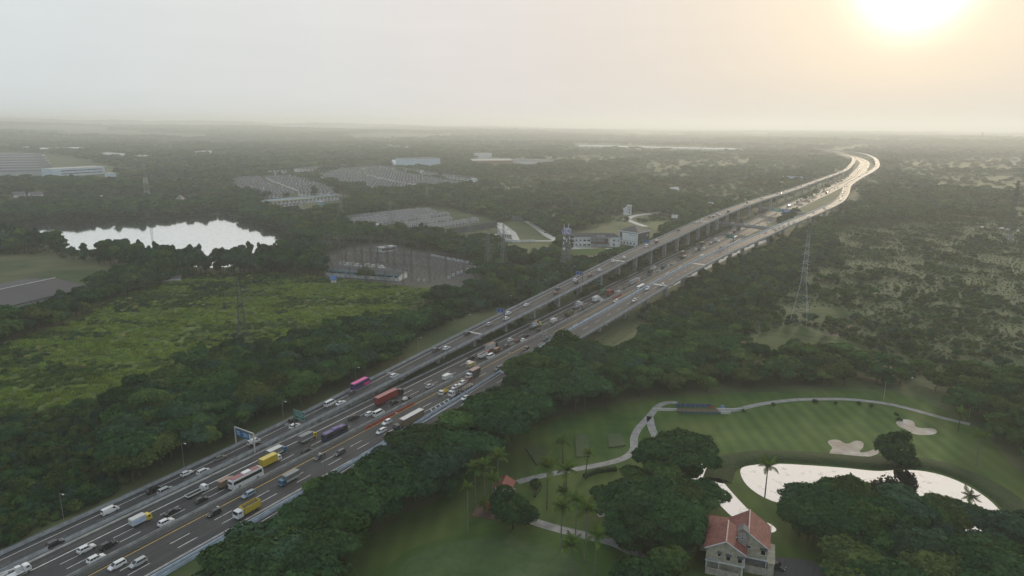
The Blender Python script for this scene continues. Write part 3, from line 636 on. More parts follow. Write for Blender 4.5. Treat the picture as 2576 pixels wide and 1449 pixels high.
# ------------------------------------------------------------------ buildings
M['roof_grey'] = mat('grey_sheet_roof', (.085, .085, .092), .7, .18, .25, .4)
M['roof_dark'] = mat('dark_tile_roof', (.050, .051, .056), .75, .3, .6)
M['roof_mid'] = mat('weathered_tile_roof', (.10, .10, .105), .75, .3, .6)
M['white_wall'] = mat('white_wall', (.58, .60, .62), .85, .2, .3)
M['pale_wall'] = mat('pale_grey_wall', (.40, .42, .44), .85, .25, .3)
M['cream_wall'] = mat('stained_cream_wall', (.40, .37, .29), .9, .3, .9)
M['blue_white'] = mat('bluish_white_wall', (.46, .56, .66), .8, .15, .2)
M['tile_red'] = mat('red_clay_tiles', (.165, .050, .042), .8, .45, 1.1)
M['tile_trim'] = mat('ridge_trim', (.40, .30, .27), .8, .3, 2)
M['dark_wall'] = mat('dark_grey_wall', (.075, .08, .088), .8, .15, .3)
M['brown_wall'] = mat('red_brown_cladding', (.11, .055, .045), .7, .3, .6)
M['teal'] = mat('teal_fascia', (.08, .20, .24), .6, .2, .5)
M['blue_roof'] = mat('blue_sheet_roof', (.05, .12, .30), .5, .2, .5)
def quadwalls(b, q, z0, z1, m=0): b.prism(q, z0, z1, m)
def gable_roof(b, x0, x1, y0, y1, z, h, over=.4, m=0, axis='x', th=.14):
    """pitched roof slab; ridge runs along axis"""
    if axis == 'x':
        ym = (y0 + y1) / 2
        for yo, sg in ((y0 - over, 1), (y1 + over, -1)):
            k = h / ((y1 - y0) / 2); ze = z - over * k
            b.hexa([(x0 - over, yo, ze), (x1 + over, yo, ze), (x1 + over, ym, z + h), (x0 - over, ym, z + h), (x0 - over, yo, ze + th), (x1 + over, yo, ze + th), (x1 + over, ym, z + h + th), (x0 - over, ym, z + h + th)], m)
    else:
        xm = (x0 + x1) / 2
        for xo in (x0 - over, x1 + over):
            k = h / ((x1 - x0) / 2); ze = z - over * k
            b.hexa([(xo, y0 - over, ze), (xo, y1 + over, ze), (xm, y1 + over, z + h), (xm, y0 - over, z + h), (xo, y0 - over, ze + th), (xo, y1 + over, ze + th), (xm, y1 + over, z + h + th), (xm, y0 - over, z + h + th)], m)
def gable_wall(b, x0, x1, y0, y1, z, h, m=0, axis='x'):
    """walls up to z with gable triangles under the roof"""
    b.box((x0 + x1) / 2, (y0 + y1) / 2, z / 2, x1 - x0, y1 - y0, z, m=m)
    if axis == 'x':
        ym = (y0 + y1) / 2
        for x in (x0 + .01, x1 - .21): b.add([(x, y0 + .01, z), (x, y1 - .01, z), (x, ym, z + h - .02), (x + .2, y0 + .01, z), (x + .2, y1 - .01, z), (x + .2, ym, z + h - .02)], [(0, 1, 2), (5, 4, 3), (0, 2, 5, 3), (1, 4, 5, 2)], m)
    else:
        xm = (x0 + x1) / 2
        for y in (y0 + .01, y1 - .21): b.add([(x0 + .01, y, z), (x1 - .01, y, z), (xm, y, z + h - .02), (x0 + .01, y + .2, z), (x1 - .01, y + .2, z), (xm, y + .2, z + h - .02)], [(0, 1, 2), (5, 4, 3), (0, 2, 5, 3), (1, 4, 5, 2)], m)
def window(root, x, y, z, w, h, face='y-', frame=None, glass=None, name='window'):
    """a window with a frame part and a pane set inside it; face = wall it stands on"""
    b = MB(); t = .09; d = .10
    def bx(b, u, zz, su, sz, out, dep):
        if face == 'y-': b.box(x + u, y - out, zz, su, dep, sz)
        elif face == 'y+': b.box(x + u, y + out, zz, su, dep, sz)
        elif face == 'x-': b.box(x - out, y + u, zz, dep, su, sz)
        else: b.box(x + out, y + u, zz, dep, su, sz)
    bx(b, 0, z + h / 2 + t / 2, w + 2 * t, t, d / 2 - .02, d); bx(b, 0, z - h / 2 - t / 2, w + 2 * t, t, d / 2 - .02, d)
    bx(b, -w / 2 - t / 2, z, t, h, d / 2 - .02, d); bx(b, w / 2 + t / 2, z, t, h, d / 2 - .02, d)
    if w > 1.3: bx(b, 0, z, t * .7, h, d / 2 - .03, d * .8)
    o = b.build(name, frame or M['white_wall'], root)
    b = MB(); bx(b, 0, z, w, h, .015, .03); b.build('pane', glass or M['glass'], o)
    return o

# the red roofed house near the viewer
hz = thing('villa', (51.4, 158.0, 0), math.atan2(-3.3, 8.9), 'cream two storey villa with stained red tile roofs among the trees', 'house')
b = MB(); b.box(4.75, 4.9, 2.0, 9.4, 8.6, 4.0); gable_wall(b, 0, 9.5, 0, 9.4, 8.0, 2.7, axis='y'); b.v = [(x, y, z) for x, y, z in b.v]
b = MB()
b.box(4.75, 5.6, 2.0, 9.5, 7.6, 4.0)                       # ground floor, set back behind the porch
b.box(4.75, 4.7, 6.0, 9.5, 9.4, 3.95)                      # upper floor
xm = 4.75
for y in (0.0, 9.2): b.add([(0, y, 7.97), (9.5, y, 7.97), (xm, y, 10.6), (0, y + .2, 7.97), (9.5, y + .2, 7.97), (xm, y + .2, 10.6)], [(0, 1, 2), (5, 4, 3), (0, 2, 5, 3), (1, 4, 5, 2)])
b.box(11.3, 10.5, 2.0, 7.6, 8.4, 4.0); b.box(10.0, 10.2, 6.1, 10.3, 10.9, 3.9)
for y in (4.75, 15.4): b.add([(4.9, y, 8.05), (15.15, y, 8.05), (10.0, y, 11.5), (4.9, y + .2, 8.05), (15.15, y + .2, 8.05), (10.0, y + .2, 11.5)], [(0, 1, 2), (5, 4, 3), (0, 2, 5, 3), (1, 4, 5, 2)])
b.build('wall', M['cream_wall'], hz)
b = MB(); b.box(8.6, 4.4, 8.4, 2.2, 2.4, 7.6); b.add([(7.5, 3.2, 12.2), (9.7, 3.2, 12.2), (9.7, 5.6, 12.2), (7.5, 5.6, 12.2), (8.6, 3.2, 12.9), (8.6, 5.6, 12.9)], [(0, 1, 4), (2, 3, 5), (1, 2, 5, 4), (3, 0, 4, 5)])
tw = b.build('stair_tower', mat('grey_render', (.27, .26, .235), .9, .3, 1.0), hz)
b = MB(); gable_roof(b, 7.5, 9.7, 3.2, 5.6, 12.25, .75, .3, axis='y'); b.build('roof', M['roof_mid'], tw)
window(tw, 8.6, 3.2, 10.4, .5, .55); window(tw, 8.45, 3.2, 8.2, .4, .4)
def tiled_roof(x0, x1, y0, y1, z, h, ov, ridge):
    """two slopes of overlapping tile courses with a pale ridge"""
    xm = (x0 + x1) / 2; r = MB(); n = 11
    for sg in (-1, 1):
        half = (x1 - x0) / 2 + ov; k = h / ((x1 - x0) / 2)
        for i in range(n):
            a0, a1 = half * i / n, half * (i + 1) / n + .06
            xa, xb = xm + sg * a0, xm + sg * a1; za, zb = z + h - a0 * k, z + h - a1 * k
            r.hexa([(xa, y0 - ov, za), (xb, y0 - ov, zb + .02), (xb, y1 + ov, zb + .02), (xa, y1 + ov, za), (xa, y0 - ov, za + .08), (xb, y0 - ov, zb + .13), (xb, y1 + ov, zb + .13), (xa, y1 + ov, za + .08)])
    o = r.build('roof', M['tile_red'], hz)
    t = MB(); t.box(xm, (y0 + y1) / 2, z + h + .14, .32, y1 - y0 + 2 * ov + .1, .2); t.build('ridge', M['tile_trim'], o)
    t = MB(); half = (x1 - x0) / 2 + ov
    for sg in (-1, 1):
        k = h / ((x1 - x0) / 2)
        t.hexa([(xm, y0 - ov - .12, z + h - .15), (xm + sg * half, y0 - ov - .12, z + h - half * k - .15), (xm + sg * half, y0 - ov - .02, z + h - half * k - .15), (xm, y0 - ov - .02, z + h - .15), (xm, y0 - ov - .12, z + h + .15), (xm + sg * half, y0 - ov - .12, z + h - half * k + .13), (xm + sg * half, y0 - ov - .02, z + h - half * k + .13), (xm, y0 - ov - .02, z + h + .15)])
    t.build('bargeboard', M['white_wall'], o)
tiled_roof(0, 9.5, 0, 9.4, 8.0, 2.7, .5, 0)
tiled_roof(4.9, 15.15, 4.75, 15.6, 8.05, 3.5, .5, 0)
b = MB(); b.add([(4.9, 15.7, 8.1), (4.2, 12, 8.0), (-1.6, 12.5, 7.7), (-1.6, 16, 7.7), (0, 9.5, 10.5), (4.75, 9.5, 10.6)], [(0, 1, 2, 3)]); b.box(1.2, 12.2, 7.7, 7.2, 5.4, .3); b.build('rear_roof', M['tile_red'], hz)
b = MB(); b.box(1.2, 12.2, 3.8, 6.8, 5.0, 7.5); b.build('rear_wall', M['cream_wall'], hz)
for (x, y, z, w, h_) in ((3.3, 0, 6.2, .7, .7), (5.6, 0, 5.7, 1.0, 1.15), (8.5, 0, 5.7, 1.0, 1.2), (14.0, 4.75, 6.4, 1.1, 1.3), (10.4, 4.75, 7.3, .9, .6)):
    wd = window(hz, x, y, z, w, h_)
    if h_ != .6:
        b = MB(); b.hexa([(x - w * .75, y - .75, z + h_ / 2 + .35), (x + w * .75, y - .75, z + h_ / 2 + .35), (x + w * .75, y - .02, z + h_ / 2 + .62), (x - w * .75, y - .02, z + h_ / 2 + .62), (x - w * .75, y - .75, z + h_ / 2 + .43), (x + w * .75, y - .75, z + h_ / 2 + .43), (x + w * .75, y - .02, z + h_ / 2 + .7), (x - w * .75, y - .02, z + h_ / 2 + .7)])
        b.build('awning', M['dark_wall'], wd)
b = MB(); b.tube((4.75, -.09, 9.1), (4.75, -.01, 9.1), .55, n=16); b.build('round_emblem', mat('emblem_stone', (.34, .32, .26), .9, .2, 3), hz)
b = MB(); b.box(4.75, -.06, 4.05, 9.8, .24, .3); b.box(9.62, 2.2, 4.05, .24, 4.6, .3); b.box(12.5, 4.66, 4.2, 5.6, .2, .28); b.box(15.25, 9.0, 4.2, .24, 8.4, .28); b.build('floor_band', M['white_wall'], hz)
for x, y in ((.25, .2), (3.4, .2), (9.2, .2), (15.0, 4.95)):
    b = MB(); b.box(x, y, 2.0, .26, .26, 3.9); b.build('porch_post', M['white_wall'], hz)
b = MB(); b.box(4.3, -.1, .95, 8.4, .2, 2.1); b.box(12.6, 4.3, 1.1, 5.6, .2, 2.2); b.build('porch_wall', mat('porch_render', (.36, .335, .28), .9, .3, 1.0), hz)
b = MB(); b.box(12.4, 5.6, 3.1, 5.0, .1, 1.6); b.build('shutter', mat('roller_shutter', (.16, .17, .19), .6, .2, 2), hz)
for x in (.9, 1.5, 2.1, 2.8): b = MB(); b.box(x, -.12, 4.55, .5, .45, .5 + .15 * (x > 2)); b.build('air_unit', M['pale_wall'], hz)
b = MB(); b.box(16.2, 9, 1.9, 1.6, 9, 3.8); b.box(16.2, 9, 3.9, 1.9, 9.3, .2); b.build('side_wing', M['cream_wall'], hz)

# shelter with a red ribbed roof in the park
p = at(1268, 1238); r = thing('shelter', p, R(-14), 'small open shelter with a red ribbed roof behind a round dark tree', 'shelter')
for x in (-2.3, 2.3):
    for y in (-2, 2): b = MB(); b.box(x, y, 1.4, .2, .2, 2.8); b.build('post', M['white_wall'], r)
b = MB(); gable_roof(b, -2.6, 2.6, -2.4, 2.4, 2.9, 1.5, .5, axis='y')
for sg in (-1, 1):
    for i in range(9): y = -2.6 + i * .65; b.hexa([(0, y, 4.56), (sg * 3.1, y, 2.77), (sg * 3.1, y + .12, 2.77), (0, y + .12, 4.56), (0, y, 4.64), (sg * 3.1, y, 2.85), (sg * 3.1, y + .12, 2.85), (0, y + .12, 4.64)])
b.build('roof', mat('red_sheet', (.27, .075, .065), .7, .25, 1.0), r)
b = MB(); b.box(0, 0, .1, 6.4, 6.0, .2); b.build('floor_slab', M['path'], r)
p = at(1238, 1290); r = thing('shelter', p, R(-14), 'brick paved stand with low orange roof under the leftmost palms', 'shelter')
b = MB(); b.box(0, 0, .08, 11, 7, .16); b.build('floor_slab', mat('brick_paving', (.13, .075, .06), .9, .3, 1.5), r)
b = MB(); gable_roof(b, -2, 2, -1.6, 1.6, 2.4, .9, .4); b.build('roof', bpy.data.materials['red_sheet'], r)
for x in (-1.8, 1.8):
    for y in (-1.4, 1.4): b = MB(); b.box(x, y, 1.2, .16, .16, 2.4); b.build('post', M['trunk'], r)
# little bridge works with netting on the cart path
p = at(1755, 1036); r = thing('bridge_works', p, R(-2), 'half built golf path bridge hung with blue and green netting', 'bridge')
net_b = mat('blue_net', (.06, .10, .19), .9, .4, 3); net_g = mat('green_net', (.05, .11, .10), .9, .4, 3)
b = MB(); b.box(0, 0, .5, 17, 3.2, .35); b.build('deck', mat('timber_shuttering', (.09, .06, .045), .9, .4, 2), r)
b = MB(); b.box(-1, 3.6, 1.3, 15, .06, 1.5); b.build('net', net_b, r)
b = MB(); b.box(.5, -3.4, 1.0, 16, .06, 1.2); b.build('net', net_g, r)
for i in range(9): b = MB(); b.tube((-8.5 + i * 2.1, -3.3, 0), (-8.5 + i * 2.1, -3.3, 1.9), .06); b.tube((-8.5 + i * 2.1, 3.5, 0), (-8.5 + i * 2.1, 3.5, 2.3), .06); b.build('scaffold_pole', M['steel'], r)
b = MB(); b.box(-13.5, .3, .6, 10, .35, 1.2); b.box(13.5, 1.6, .6, 11, .35, 1.1); b.box(11, -1.6, .6, 4, .35, 1.2); b.build('end_wall', M['pale_slab'], r)
b = MB(); b.add([(4.2, 2.4, 1.2), (7.4, 2.2, 1.9), (7.2, 2.9, 1.0), (4.5, 2.9, .9), (5.8, 2.5, .7)], [(0, 1, 2, 3), (0, 4, 1), (3, 2, 4), (0, 3, 4), (1, 4, 2)]); o = b.build('tarpaulin', mat('red_tarp', (.42, .06, .05), .7, .2, 2)); o.parent = r
b = MB(); b.box(11, 3.4, .9, 2.0, 1.2, 1.5, .3, top=.6); b.build('tarpaulin', mat('blue_tarp', (.12, .20, .36), .7, .2, 2), r)
# clipped hedge and round shrub
def hedge_obj(name, pts, w, h, label, cat):
    q = smooth_poly([tuple(at(*p)[:2]) for p in pts], 2, False); b = MB(); rings = []
    for i, p in enumerate(q):
        a = Vector(q[max(0, i - 1)]); c = Vector(q[min(len(q) - 1, i + 1)]); d = (c - a).normalized(); nn = Vector((d.y, -d.x)); k = .85 + .3 * random.random()
        rings.append([(p[0] + nn.x * o * w * k, p[1] + nn.y * o * w * k, z * h * (.92 + .16 * random.random())) for o, z in ((-.5, 0), (-.55, .6), (-.4, .95), (0, 1.03), (.4, .95), (.55, .6), (.5, 0))])
    b.loft(rings); o = b.build(name, bank_m); tag(o, label, cat); return o
hedge_obj('hedge', [(1470, 1202), (1490, 1191), (1520, 1186), (1550, 1183)], 1.6, 1.5, 'clipped dark hedge beside the bend of the golf cart path', 'hedge')
hedge_obj('hedge', [(1345, 1252), (1352, 1240), (1362, 1228), (1358, 1215)], .7, .8, 'thin clipped border hedge curving beside the round shrub', 'hedge')

# warehouse at the left edge
wq = [tuple(at(*p, 10)[:2]) for p in ((-70, 672), (95, 657), (302, 684), (222, 718), (-70, 786))]
r = thing('warehouse', (0, 0, 0), 0, 'large warehouse with a grey sheet roof cut off by the left edge', 'warehouse')
A_, B_, C_, D_ = [Vector((*at(*p, 10)[:2], 0)) for p in ((95, 657), (302, 684), (222, 718), (-90, 790))]
ux = (C_ - D_).normalized(); uy = Vector((-ux.y, ux.x, 0)); Ln = 150.0; dep = 62.0; o0 = C_
def wl_(x, y, z): q = o0 - ux * x + uy * y; return (q.x, q.y, z)
b = MB(); b.hexa([wl_(1.5, 1.5, 0), wl_(Ln, 1.5, 0), wl_(Ln, dep - 1.5, 0), wl_(1.5, dep - 1.5, 0), wl_(1.5, 1.5, 8.3), wl_(Ln, 1.5, 8.3), wl_(Ln, dep - 1.5, 8.3), wl_(1.5, dep - 1.5, 8.3)]); b.build('wall', mat('warehouse_wall', (.50, .52, .52), .8, .25, .05, coord='World'), r)
b = MB(); b.hexa([wl_(1.4, 1.38, 4.5), wl_(Ln, 1.38, 4.5), wl_(Ln, 1.45, 4.5), wl_(1.4, 1.45, 4.5), wl_(1.4, 1.38, 5.2), wl_(Ln, 1.38, 5.2), wl_(Ln, 1.45, 5.2), wl_(1.4, 1.45, 5.2)]); b.build('window_band', M['blue_white'], r)
b = MB()
b.hexa([wl_(-.5, -.6, 8.4), wl_(Ln, -.6, 8.4), wl_(Ln, dep / 2, 12), wl_(-.5, dep / 2, 12), wl_(-.5, -.6, 8.75), wl_(Ln, -.6, 8.75), wl_(Ln, dep / 2, 12.3), wl_(-.5, dep / 2, 12.3)])
b.hexa([wl_(-.5, dep + .6, 8.4), wl_(-.5, dep / 2, 12), wl_(Ln, dep / 2, 12), wl_(Ln, dep + .6, 8.4), wl_(-.5, dep + .6, 8.75), wl_(-.5, dep / 2, 12.3), wl_(Ln, dep / 2, 12.3), wl_(Ln, dep + .6, 8.75)])
b.build('roof', mat('warehouse_roof', (.075, .072, .076), .8, .12, .05, coord='World', spec=.25), r)
b = MB(); b.hexa([wl_(-.5, dep / 2 - .4, 12.3), wl_(Ln, dep / 2 - .4, 12.3), wl_(Ln, dep / 2 + .4, 12.3), wl_(-.5, dep / 2 + .4, 12.3), wl_(-.5, dep / 2 - .4, 12.55), wl_(Ln, dep / 2 - .4, 12.55), wl_(Ln, dep / 2 + .4, 12.55), wl_(-.5, dep / 2 + .4, 12.55)]); b.build('ridge_cap', M['pale_wall'], r)
for px, py, lb in ((150, 790, 'white plastic sheeting heaped on the meadow by the warehouse'), (2281, 951, 'white plastic sheet lying in the scrub above the golf course'), (1918, 728, 'pale sheet lying in the scrub below the right flyover')):
    c = at(px - 25 if px == 150 else px, py + 3 if px == 150 else py); b = MB(); n = 14; rng2 = random.Random(px); sc = 5.5 if px == 150 else 2.0
    rr = [(math.cos(t) * sc * (.6 + .6 * rng2.random()) * 1.5, math.sin(t) * sc * (.5 + .6 * rng2.random()), .2 + rng2.random() * .6) for t in [2 * math.pi * i / n for i in range(n)]]
    r2 = [(x * .5, y * .5, .7 + rng2.random() * .8) for x, y, z in rr]
    b.loft([rr, r2], cap=False); b.face(r2); o = b.build('plastic_sheet', M['white_steel']); o.location = c; tag(o, lb, 'plastic sheet')

# school: long two storey wing and a square block under a dark hip roof
r = thing('school', (55.7, 651.5, 0), 0, 'two storey white school with dark roofs and a square corner block beside the flyover', 'school')
b = MB(); b.box(10, 6, 4.3, 20, 12, 8.6); b.box(29.3, 6.8, 4.3, 18.6, 10.4, 8.6); b.box(43.5, 6.4, 4.3, 10, 12, 8.6); b.build('wall', M['white_wall'], r)
b = MB()
for x0, x1, y0 in ((-.4, 20.3, -.5), (19.8, 38.7, .6), (38.4, 48.8, -.2)): b.box((x0 + x1) / 2, y0 + 6.6, 8.95, x1 - x0, 13.4, .7)
b.build('eave_band', mat('school_trim', (.55, .57, .60), .8, .1, .3), r)
b = MB(); b.add([(-.2, -.3, 9.32), (48.6, -.3, 9.32), (48.6, 13, 9.32), (-.2, 13, 9.32), (6, 6.4, 12.6), (44, 6.4, 12.6)], [(0, 1, 5, 4), (1, 2, 5), (2, 3, 4, 5), (3, 0, 4), (3, 2, 1, 0)]); b.build('roof', M['roof_dark'], r)
for i in range(5):
    for z in (2.0, 6.3): window(r, 2.2 + i * 4.0, 0, z, 1.5 if i < 3 else 2.8, 1.7)
b = MB(); b.box(28.5, 1.2, 5.6, 17, .6, 4.4); b.build('cladding', M['brown_wall'], r)
b = MB(); b.box(26.6, .7, 6.6, 13, .3, 3.2); b.build('glazing', M['glass'], r)
for i in range(12): b = MB() if i == 0 else b; b.box(20.6 + i * 1.1, .4, 6.6, .32, .35, 3.4)
b.build('louvre', M['white_wall'], r)
for x in (20.9, 29.5, 37): b = MB(); b.box(x, -.4, 1.8, .5, .5, 3.6); b.build('porch_post', M['white_wall'], r)
b = MB(); b.box(29, -.1, 3.7, 17.6, 2.6, .35); b.build('canopy', M['brown_wall'], r)
for z in (2.2, 6.5): window(r, 42.5, .4, z, 2.2, 1.7); window(r, 47, .4, z, .9, 1.7) if z > 3 else None
for x, w in ((27.0, 2.7), (31.5, 4.4)):
    b = MB(); b.box(x, -.2, 10.0, w, .14, .12); b.box(x, -.2, 11.3, w, .14, .12); b.box(x - w / 2, -.2, 10.65, .12, .14, 1.4); b.box(x + w / 2, -.2, 10.65, .12, .14, 1.4)
    b.box(x, -.2, 10.65, w * .75, .1, .42); b.build('sign_frame', M['white_wall'], r)
Lc, Cc, Rc = [at(*p, 13.5) for p in ((1556, 579.5), (1605, 586.5), (1637, 579.2))]
for v in (Lc, Cc, Rc): v.z = 0
Bc = Lc + Rc - Cc
r = thing('school_block', (Cc.x, Cc.y, 0), 0, 'square school block with a dark hip roof, white front board and dark side wall', 'school')
q = [v - Cc for v in (Lc, Cc, Rc, Bc)]; cen = (q[0] + q[2]) / 2
inn = [(cen + (v - cen) * .93) for v in q]
b = MB(); b.prism([(v.x, v.y) for v in inn], 0, 12.6); b.build('wall', M['dark_wall'], r)
b = MB(); b.prism([(v.x, v.y) for v in q], 12.7, 13.7); b.build('eave_band', bpy.data.materials['school_trim'], r)
b = MB(); ap = cen; b.add([(v.x, v.y, 13.72) for v in q] + [(ap.x, ap.y, 18.5)], [(0, 1, 4), (1, 2, 4), (2, 3, 4), (3, 0, 4), (3, 2, 1, 0)]); o = b.build('roof', M['roof_dark'], r)
fd = (inn[1] - inn[0]); fl_ = fd.length; fd.normalize(); fn = Vector((fd.y, -fd.x, 0))
if fn.y > 0: fn = -fn
frz = math.atan2(fd.y, fd.x)
def onfront(t, out, z): v = inn[0] + fd * t + fn * out; return (v.x, v.y, z)
b = MB(); v = onfront(fl_ * .56, .14, 8.3); b.box(*v, fl_ * .80, .25, 7.4, frz); b.build('front_board', mat('board_white', (.60, .64, .64), .7, .1, .2), r)
b = MB(); v = onfront(fl_ * .5, .12, 2.2); b.box(*v, fl_ * .99, .2, 4.2, frz); b.build('lower_wall', M['white_wall'], r)
b = MB()
for t in (0, 1): v = onfront(fl_ * t, .2, 6.3); b.box(*v, .7, .7, 12.6, frz)
b.build('corner_column', M['white_wall'], r)
for i in range(5): b = MB(); v = onfront(fl_ * (.12 + .18 * i), .25, 2.2); b.box(*v, 1.7, .1, 1.7, frz); b.build('window', M['glass'], r)
for i in range(3): b = MB(); v = onfront(fl_ * .09, .2, 6 + i * 2.4); b.box(*v, .9, .1, 1.7, frz); b.build('window', M['glass'], r)
def lettering(text, size, loc, rot, m, parent, ext=.03, align='CENTER', sx=1.0):
    c = bpy.data.curves.new('lettering', 'FONT'); c.body = text; c.size = size; c.extrude = ext; c.align_x = align; c.align_y = 'CENTER'; c.resolution_u = 2
    c.materials.append(m); t = bpy.data.objects.new('tmp', c); me = bpy.data.meshes.new_from_object(t); bpy.data.objects.remove(t); me.name = 'lettering'
    o = link('lettering', me, parent, loc); o.rotation_euler = rot; o.scale = (sx, 1, 1); return o
ink = mat('dark_lettering', (.05, .055, .06), .6, .1, 1)
lettering('BSH GLOBAL', 1.55, onfront(fl_ * .74, .34, 10.3), (math.pi / 2, 0, frz), ink, r, align='CENTER')
sd = (inn[2] - inn[1]); sl = sd.length; sd.normalize(); sn = Vector((sd.y, -sd.x, 0)); srz = math.atan2(sd.y, sd.x)
b = MB()
for k_, h_ in ((-1, 2.4), (0, 3.6), (1, 2.4)):
    v = inn[1] + sd * (sl * .82 + k_ * 1.0) + sn * .12; b.box(v.x, v.y, 9.2 + (k_ == 0) * .4, .55, .12, h_, srz, top=.35)
b.build('emblem', M['white_wall'], r)

# long low switch house in front of the substation and the white hut behind
def shed(name, pl, pr, depth, h, rh, label, wall, roof, axis='x', fascia=None, cat='building', over=.8, extra=None, z=0, group=None):
    a = at(*pl); c = at(*pr); d = c - a; L = d.length; rz = math.atan2(d.y, d.x); a.z = float(hill(np.array([a.x]), np.array([a.y]))[0]) - .2 + .2 * (a.y < 2500)
    r = thing(name, a, rz, label, cat, group); b = MB()
    if rh > 0: gable_wall(b, 0, L, 0, depth, h, rh, axis=axis)
    else: b.box(L / 2, depth / 2, h / 2, L, depth, h)
    b.build('wall', wall, r); b = MB()
    if rh > 0: gable_roof(b, 0, L, 0, depth, h + .03, rh, over, axis=axis, th=.25)
    else: b.box(L / 2, depth / 2, h + .16, L + over, depth + over, .3)
    b.build('roof', roof, r)
    if fascia: b = MB(); b.box(L / 2, -over - .05, h - .35, L + 2 * over, .25, 1.2); b.build('fascia', fascia, r)
    return r, L
r, L = shed('switch_house', (820, 694), (1003, 708), 15, 5.0, 2.4, 'long low building with a grey roof and teal fascia fronting the substation', M['white_wall'], M['roof_grey'], fascia=M['teal'], over=1.6)
b = MB(); b.box(L / 2, -.06, 3.6, L * .98, .1, 1.6); b.build('window_band', M['glass'], r)
for i in range(9): b = MB(); b.box(L * (i + .5) / 9, -1.5, 2.2, .4, .4, 4.4); b.build('column', M['pale_wall'], r)
r, L = shed('control_hut', (958, 636), (998, 630), 8, 4.0, 0, 'white flat roofed hut at the back of the substation', M['white_wall'], M['white_steel'])
b = MB(); b.box(L / 2, -.06, 2.2, L * .9, .1, 1.6); b.build('window_band', M['glass'], r)
shed('gatehouse', (833, 714), (844, 714), 3.2, 4.0, 1.6, 'tiny white hut with a blue pyramid roof at the meadow edge', M['white_wall'], M['blue_roof'], over=.9)
shed('outhouse', (410, 712), (455, 708), 6, 3, 1.2, 'low white house half hidden under trees at the top of the meadow', M['white_wall'], M['roof_mid'])
b = MB(); b.box(0, 0, 1.1, 58, .25, 2.2)
o = b.build('yard_wall', M['pale_wall']); pa, pb = at(1085, 645), at(1200, 668); o.location = (pa + pb) / 2; o.rotation_euler = (0, 0, math.atan2(pb.y - pa.y, pb.x - pa.x)); tag(o, 'pale concrete wall along the back of the substation yard', 'wall')

# pavilion by the lake: three tiered hip roof
p = at(456, 524); r = thing('pavilion', p, 0, 'lakeside hall with a three tiered hip roof among the trees', 'pavilion')
def pyr(b, w, z0, w2, z1, th=.4): b.add([(-w, -w, z0), (w, -w, z0), (w, w, z0), (-w, w, z0), (-w2, -w2, z1), (w2, -w2, z1), (w2, w2, z1), (-w2, w2, z1)], [(3, 2, 1, 0), (4, 5, 6, 7), (0, 1, 5, 4), (1, 2, 6, 5), (2, 3, 7, 6), (3, 0, 4, 7)])
b = MB(); b.box(0, 0, 2.2, 26, 26, 4.4); b.box(0, 0, 7, 14, 14, 3); b.build('wall', M['pale_wall'], r)
b = MB(); pyr(b, 17, 4, 8, 8); b.build('roof', mat('tiered_roof', (.19, .18, .17), .8, .2, .3), r)
b = MB(); pyr(b, 10.5, 8.3, 4, 11.5); b.build('roof', bpy.data.materials['tiered_roof'], r)
b = MB(); pyr(b, 5.4, 12, .3, 18.5); b.build('roof', bpy.data.materials['tiered_roof'], r)

# white cube house by the side road, modern chapel like house with a mono pitch roof
r, L = shed('cube_house', (1568, 541), (1588, 541), 12, 9, 0, 'white cube house standing beside the jammed side road', M['white_wall'], M['pale_slab'], over=.2)
b = MB(); b.box(L * .7, -.1, 11, L * .5, 7, 4); b.build('upper_room', M['pale_wall'], r); window(r, L * .75, 0, 3, 2, 1.6); window(r, L * .75, 0, 6.6, 2, 1.6)
p = at(1262, 600); r = thing('sales_office', p, R(20), 'pale office with a steep mono pitch roof on a forecourt left of the school', 'building')
b = MB(); b.add([(0, 0, 0), (11, 0, 0), (11, 14, 0), (0, 14, 0), (0, 0, 5), (11, 0, 3.2), (11, 14, 8), (0, 14, 11.5)], [(3, 2, 1, 0), (4, 5, 6, 7), (0, 1, 5, 4), (1, 2, 6, 5), (2, 3, 7, 6), (3, 0, 4, 7)]); b.build('wall', M['pale_wall'], r)
b = MB(); b.hexa([(-.6, -.8, 5.0), (11.8, -.8, 3.0), (11.8, 14.6, 8.0), (-.6, 14.6, 12), (-.6, -.8, 5.35), (11.8, -.8, 3.35), (11.8, 14.6, 8.35), (-.6, 14.6, 12.35)]); b.build('roof', M['pale_slab'], r)
for i in range(4): window(r, 1.6 + i * 2.5, 0, 1.8, 1.5, 1.9)

# far industrial buildings on the left
for i in range(7):
    a = at(-40, 443 - i * 7.4); a2 = at(136 - i * 5, 441 - i * 7.2); d = a2 - a; L = d.length
    r = thing('factory_hall', a, math.atan2(d.y, d.x), 'factory hall %s in the row of sawtooth sheds at the left edge' % ['nearest the trees', 'second from the front', 'third from the front', 'in the middle', 'third from the back', 'second from the back', 'farthest back'][i], 'factory', 'factory halls at the left edge')
    b = MB(); b.box(L / 2, 12, 4, L, 24, 8); b.build('wall', M['pale_wall'], r)
    b = MB(); b.add([(0, 0, 8.05), (L, 0, 8.05), (L, 26, 8.05), (0, 26, 8.05), (0, 18, 14), (L, 18, 14)], [(0, 1, 5, 4), (2, 3, 4, 5), (1, 2, 5), (3, 0, 4), (3, 2, 1, 0)]); b.build('roof', M['roof_grey'] if i % 2 else M['roof_mid'], r)
    b = MB(); b.box(L * .5, 14, 13, L * .8, 1.2, 1.2, top=.6) ; b.build('roof_vent', M['white_wall'], r)
r, L = shed('office_block', (134, 445), (265, 437), 40, 16, 0, 'bluish white flat roofed factory office left of the lake', M['blue_white'], M['pale_slab'], over=.4)
for z in (5, 11): b = MB(); b.box(L * .55, -.1, z, L * .8, .2, 1.8); b.build('window_band', M['glass'], r)
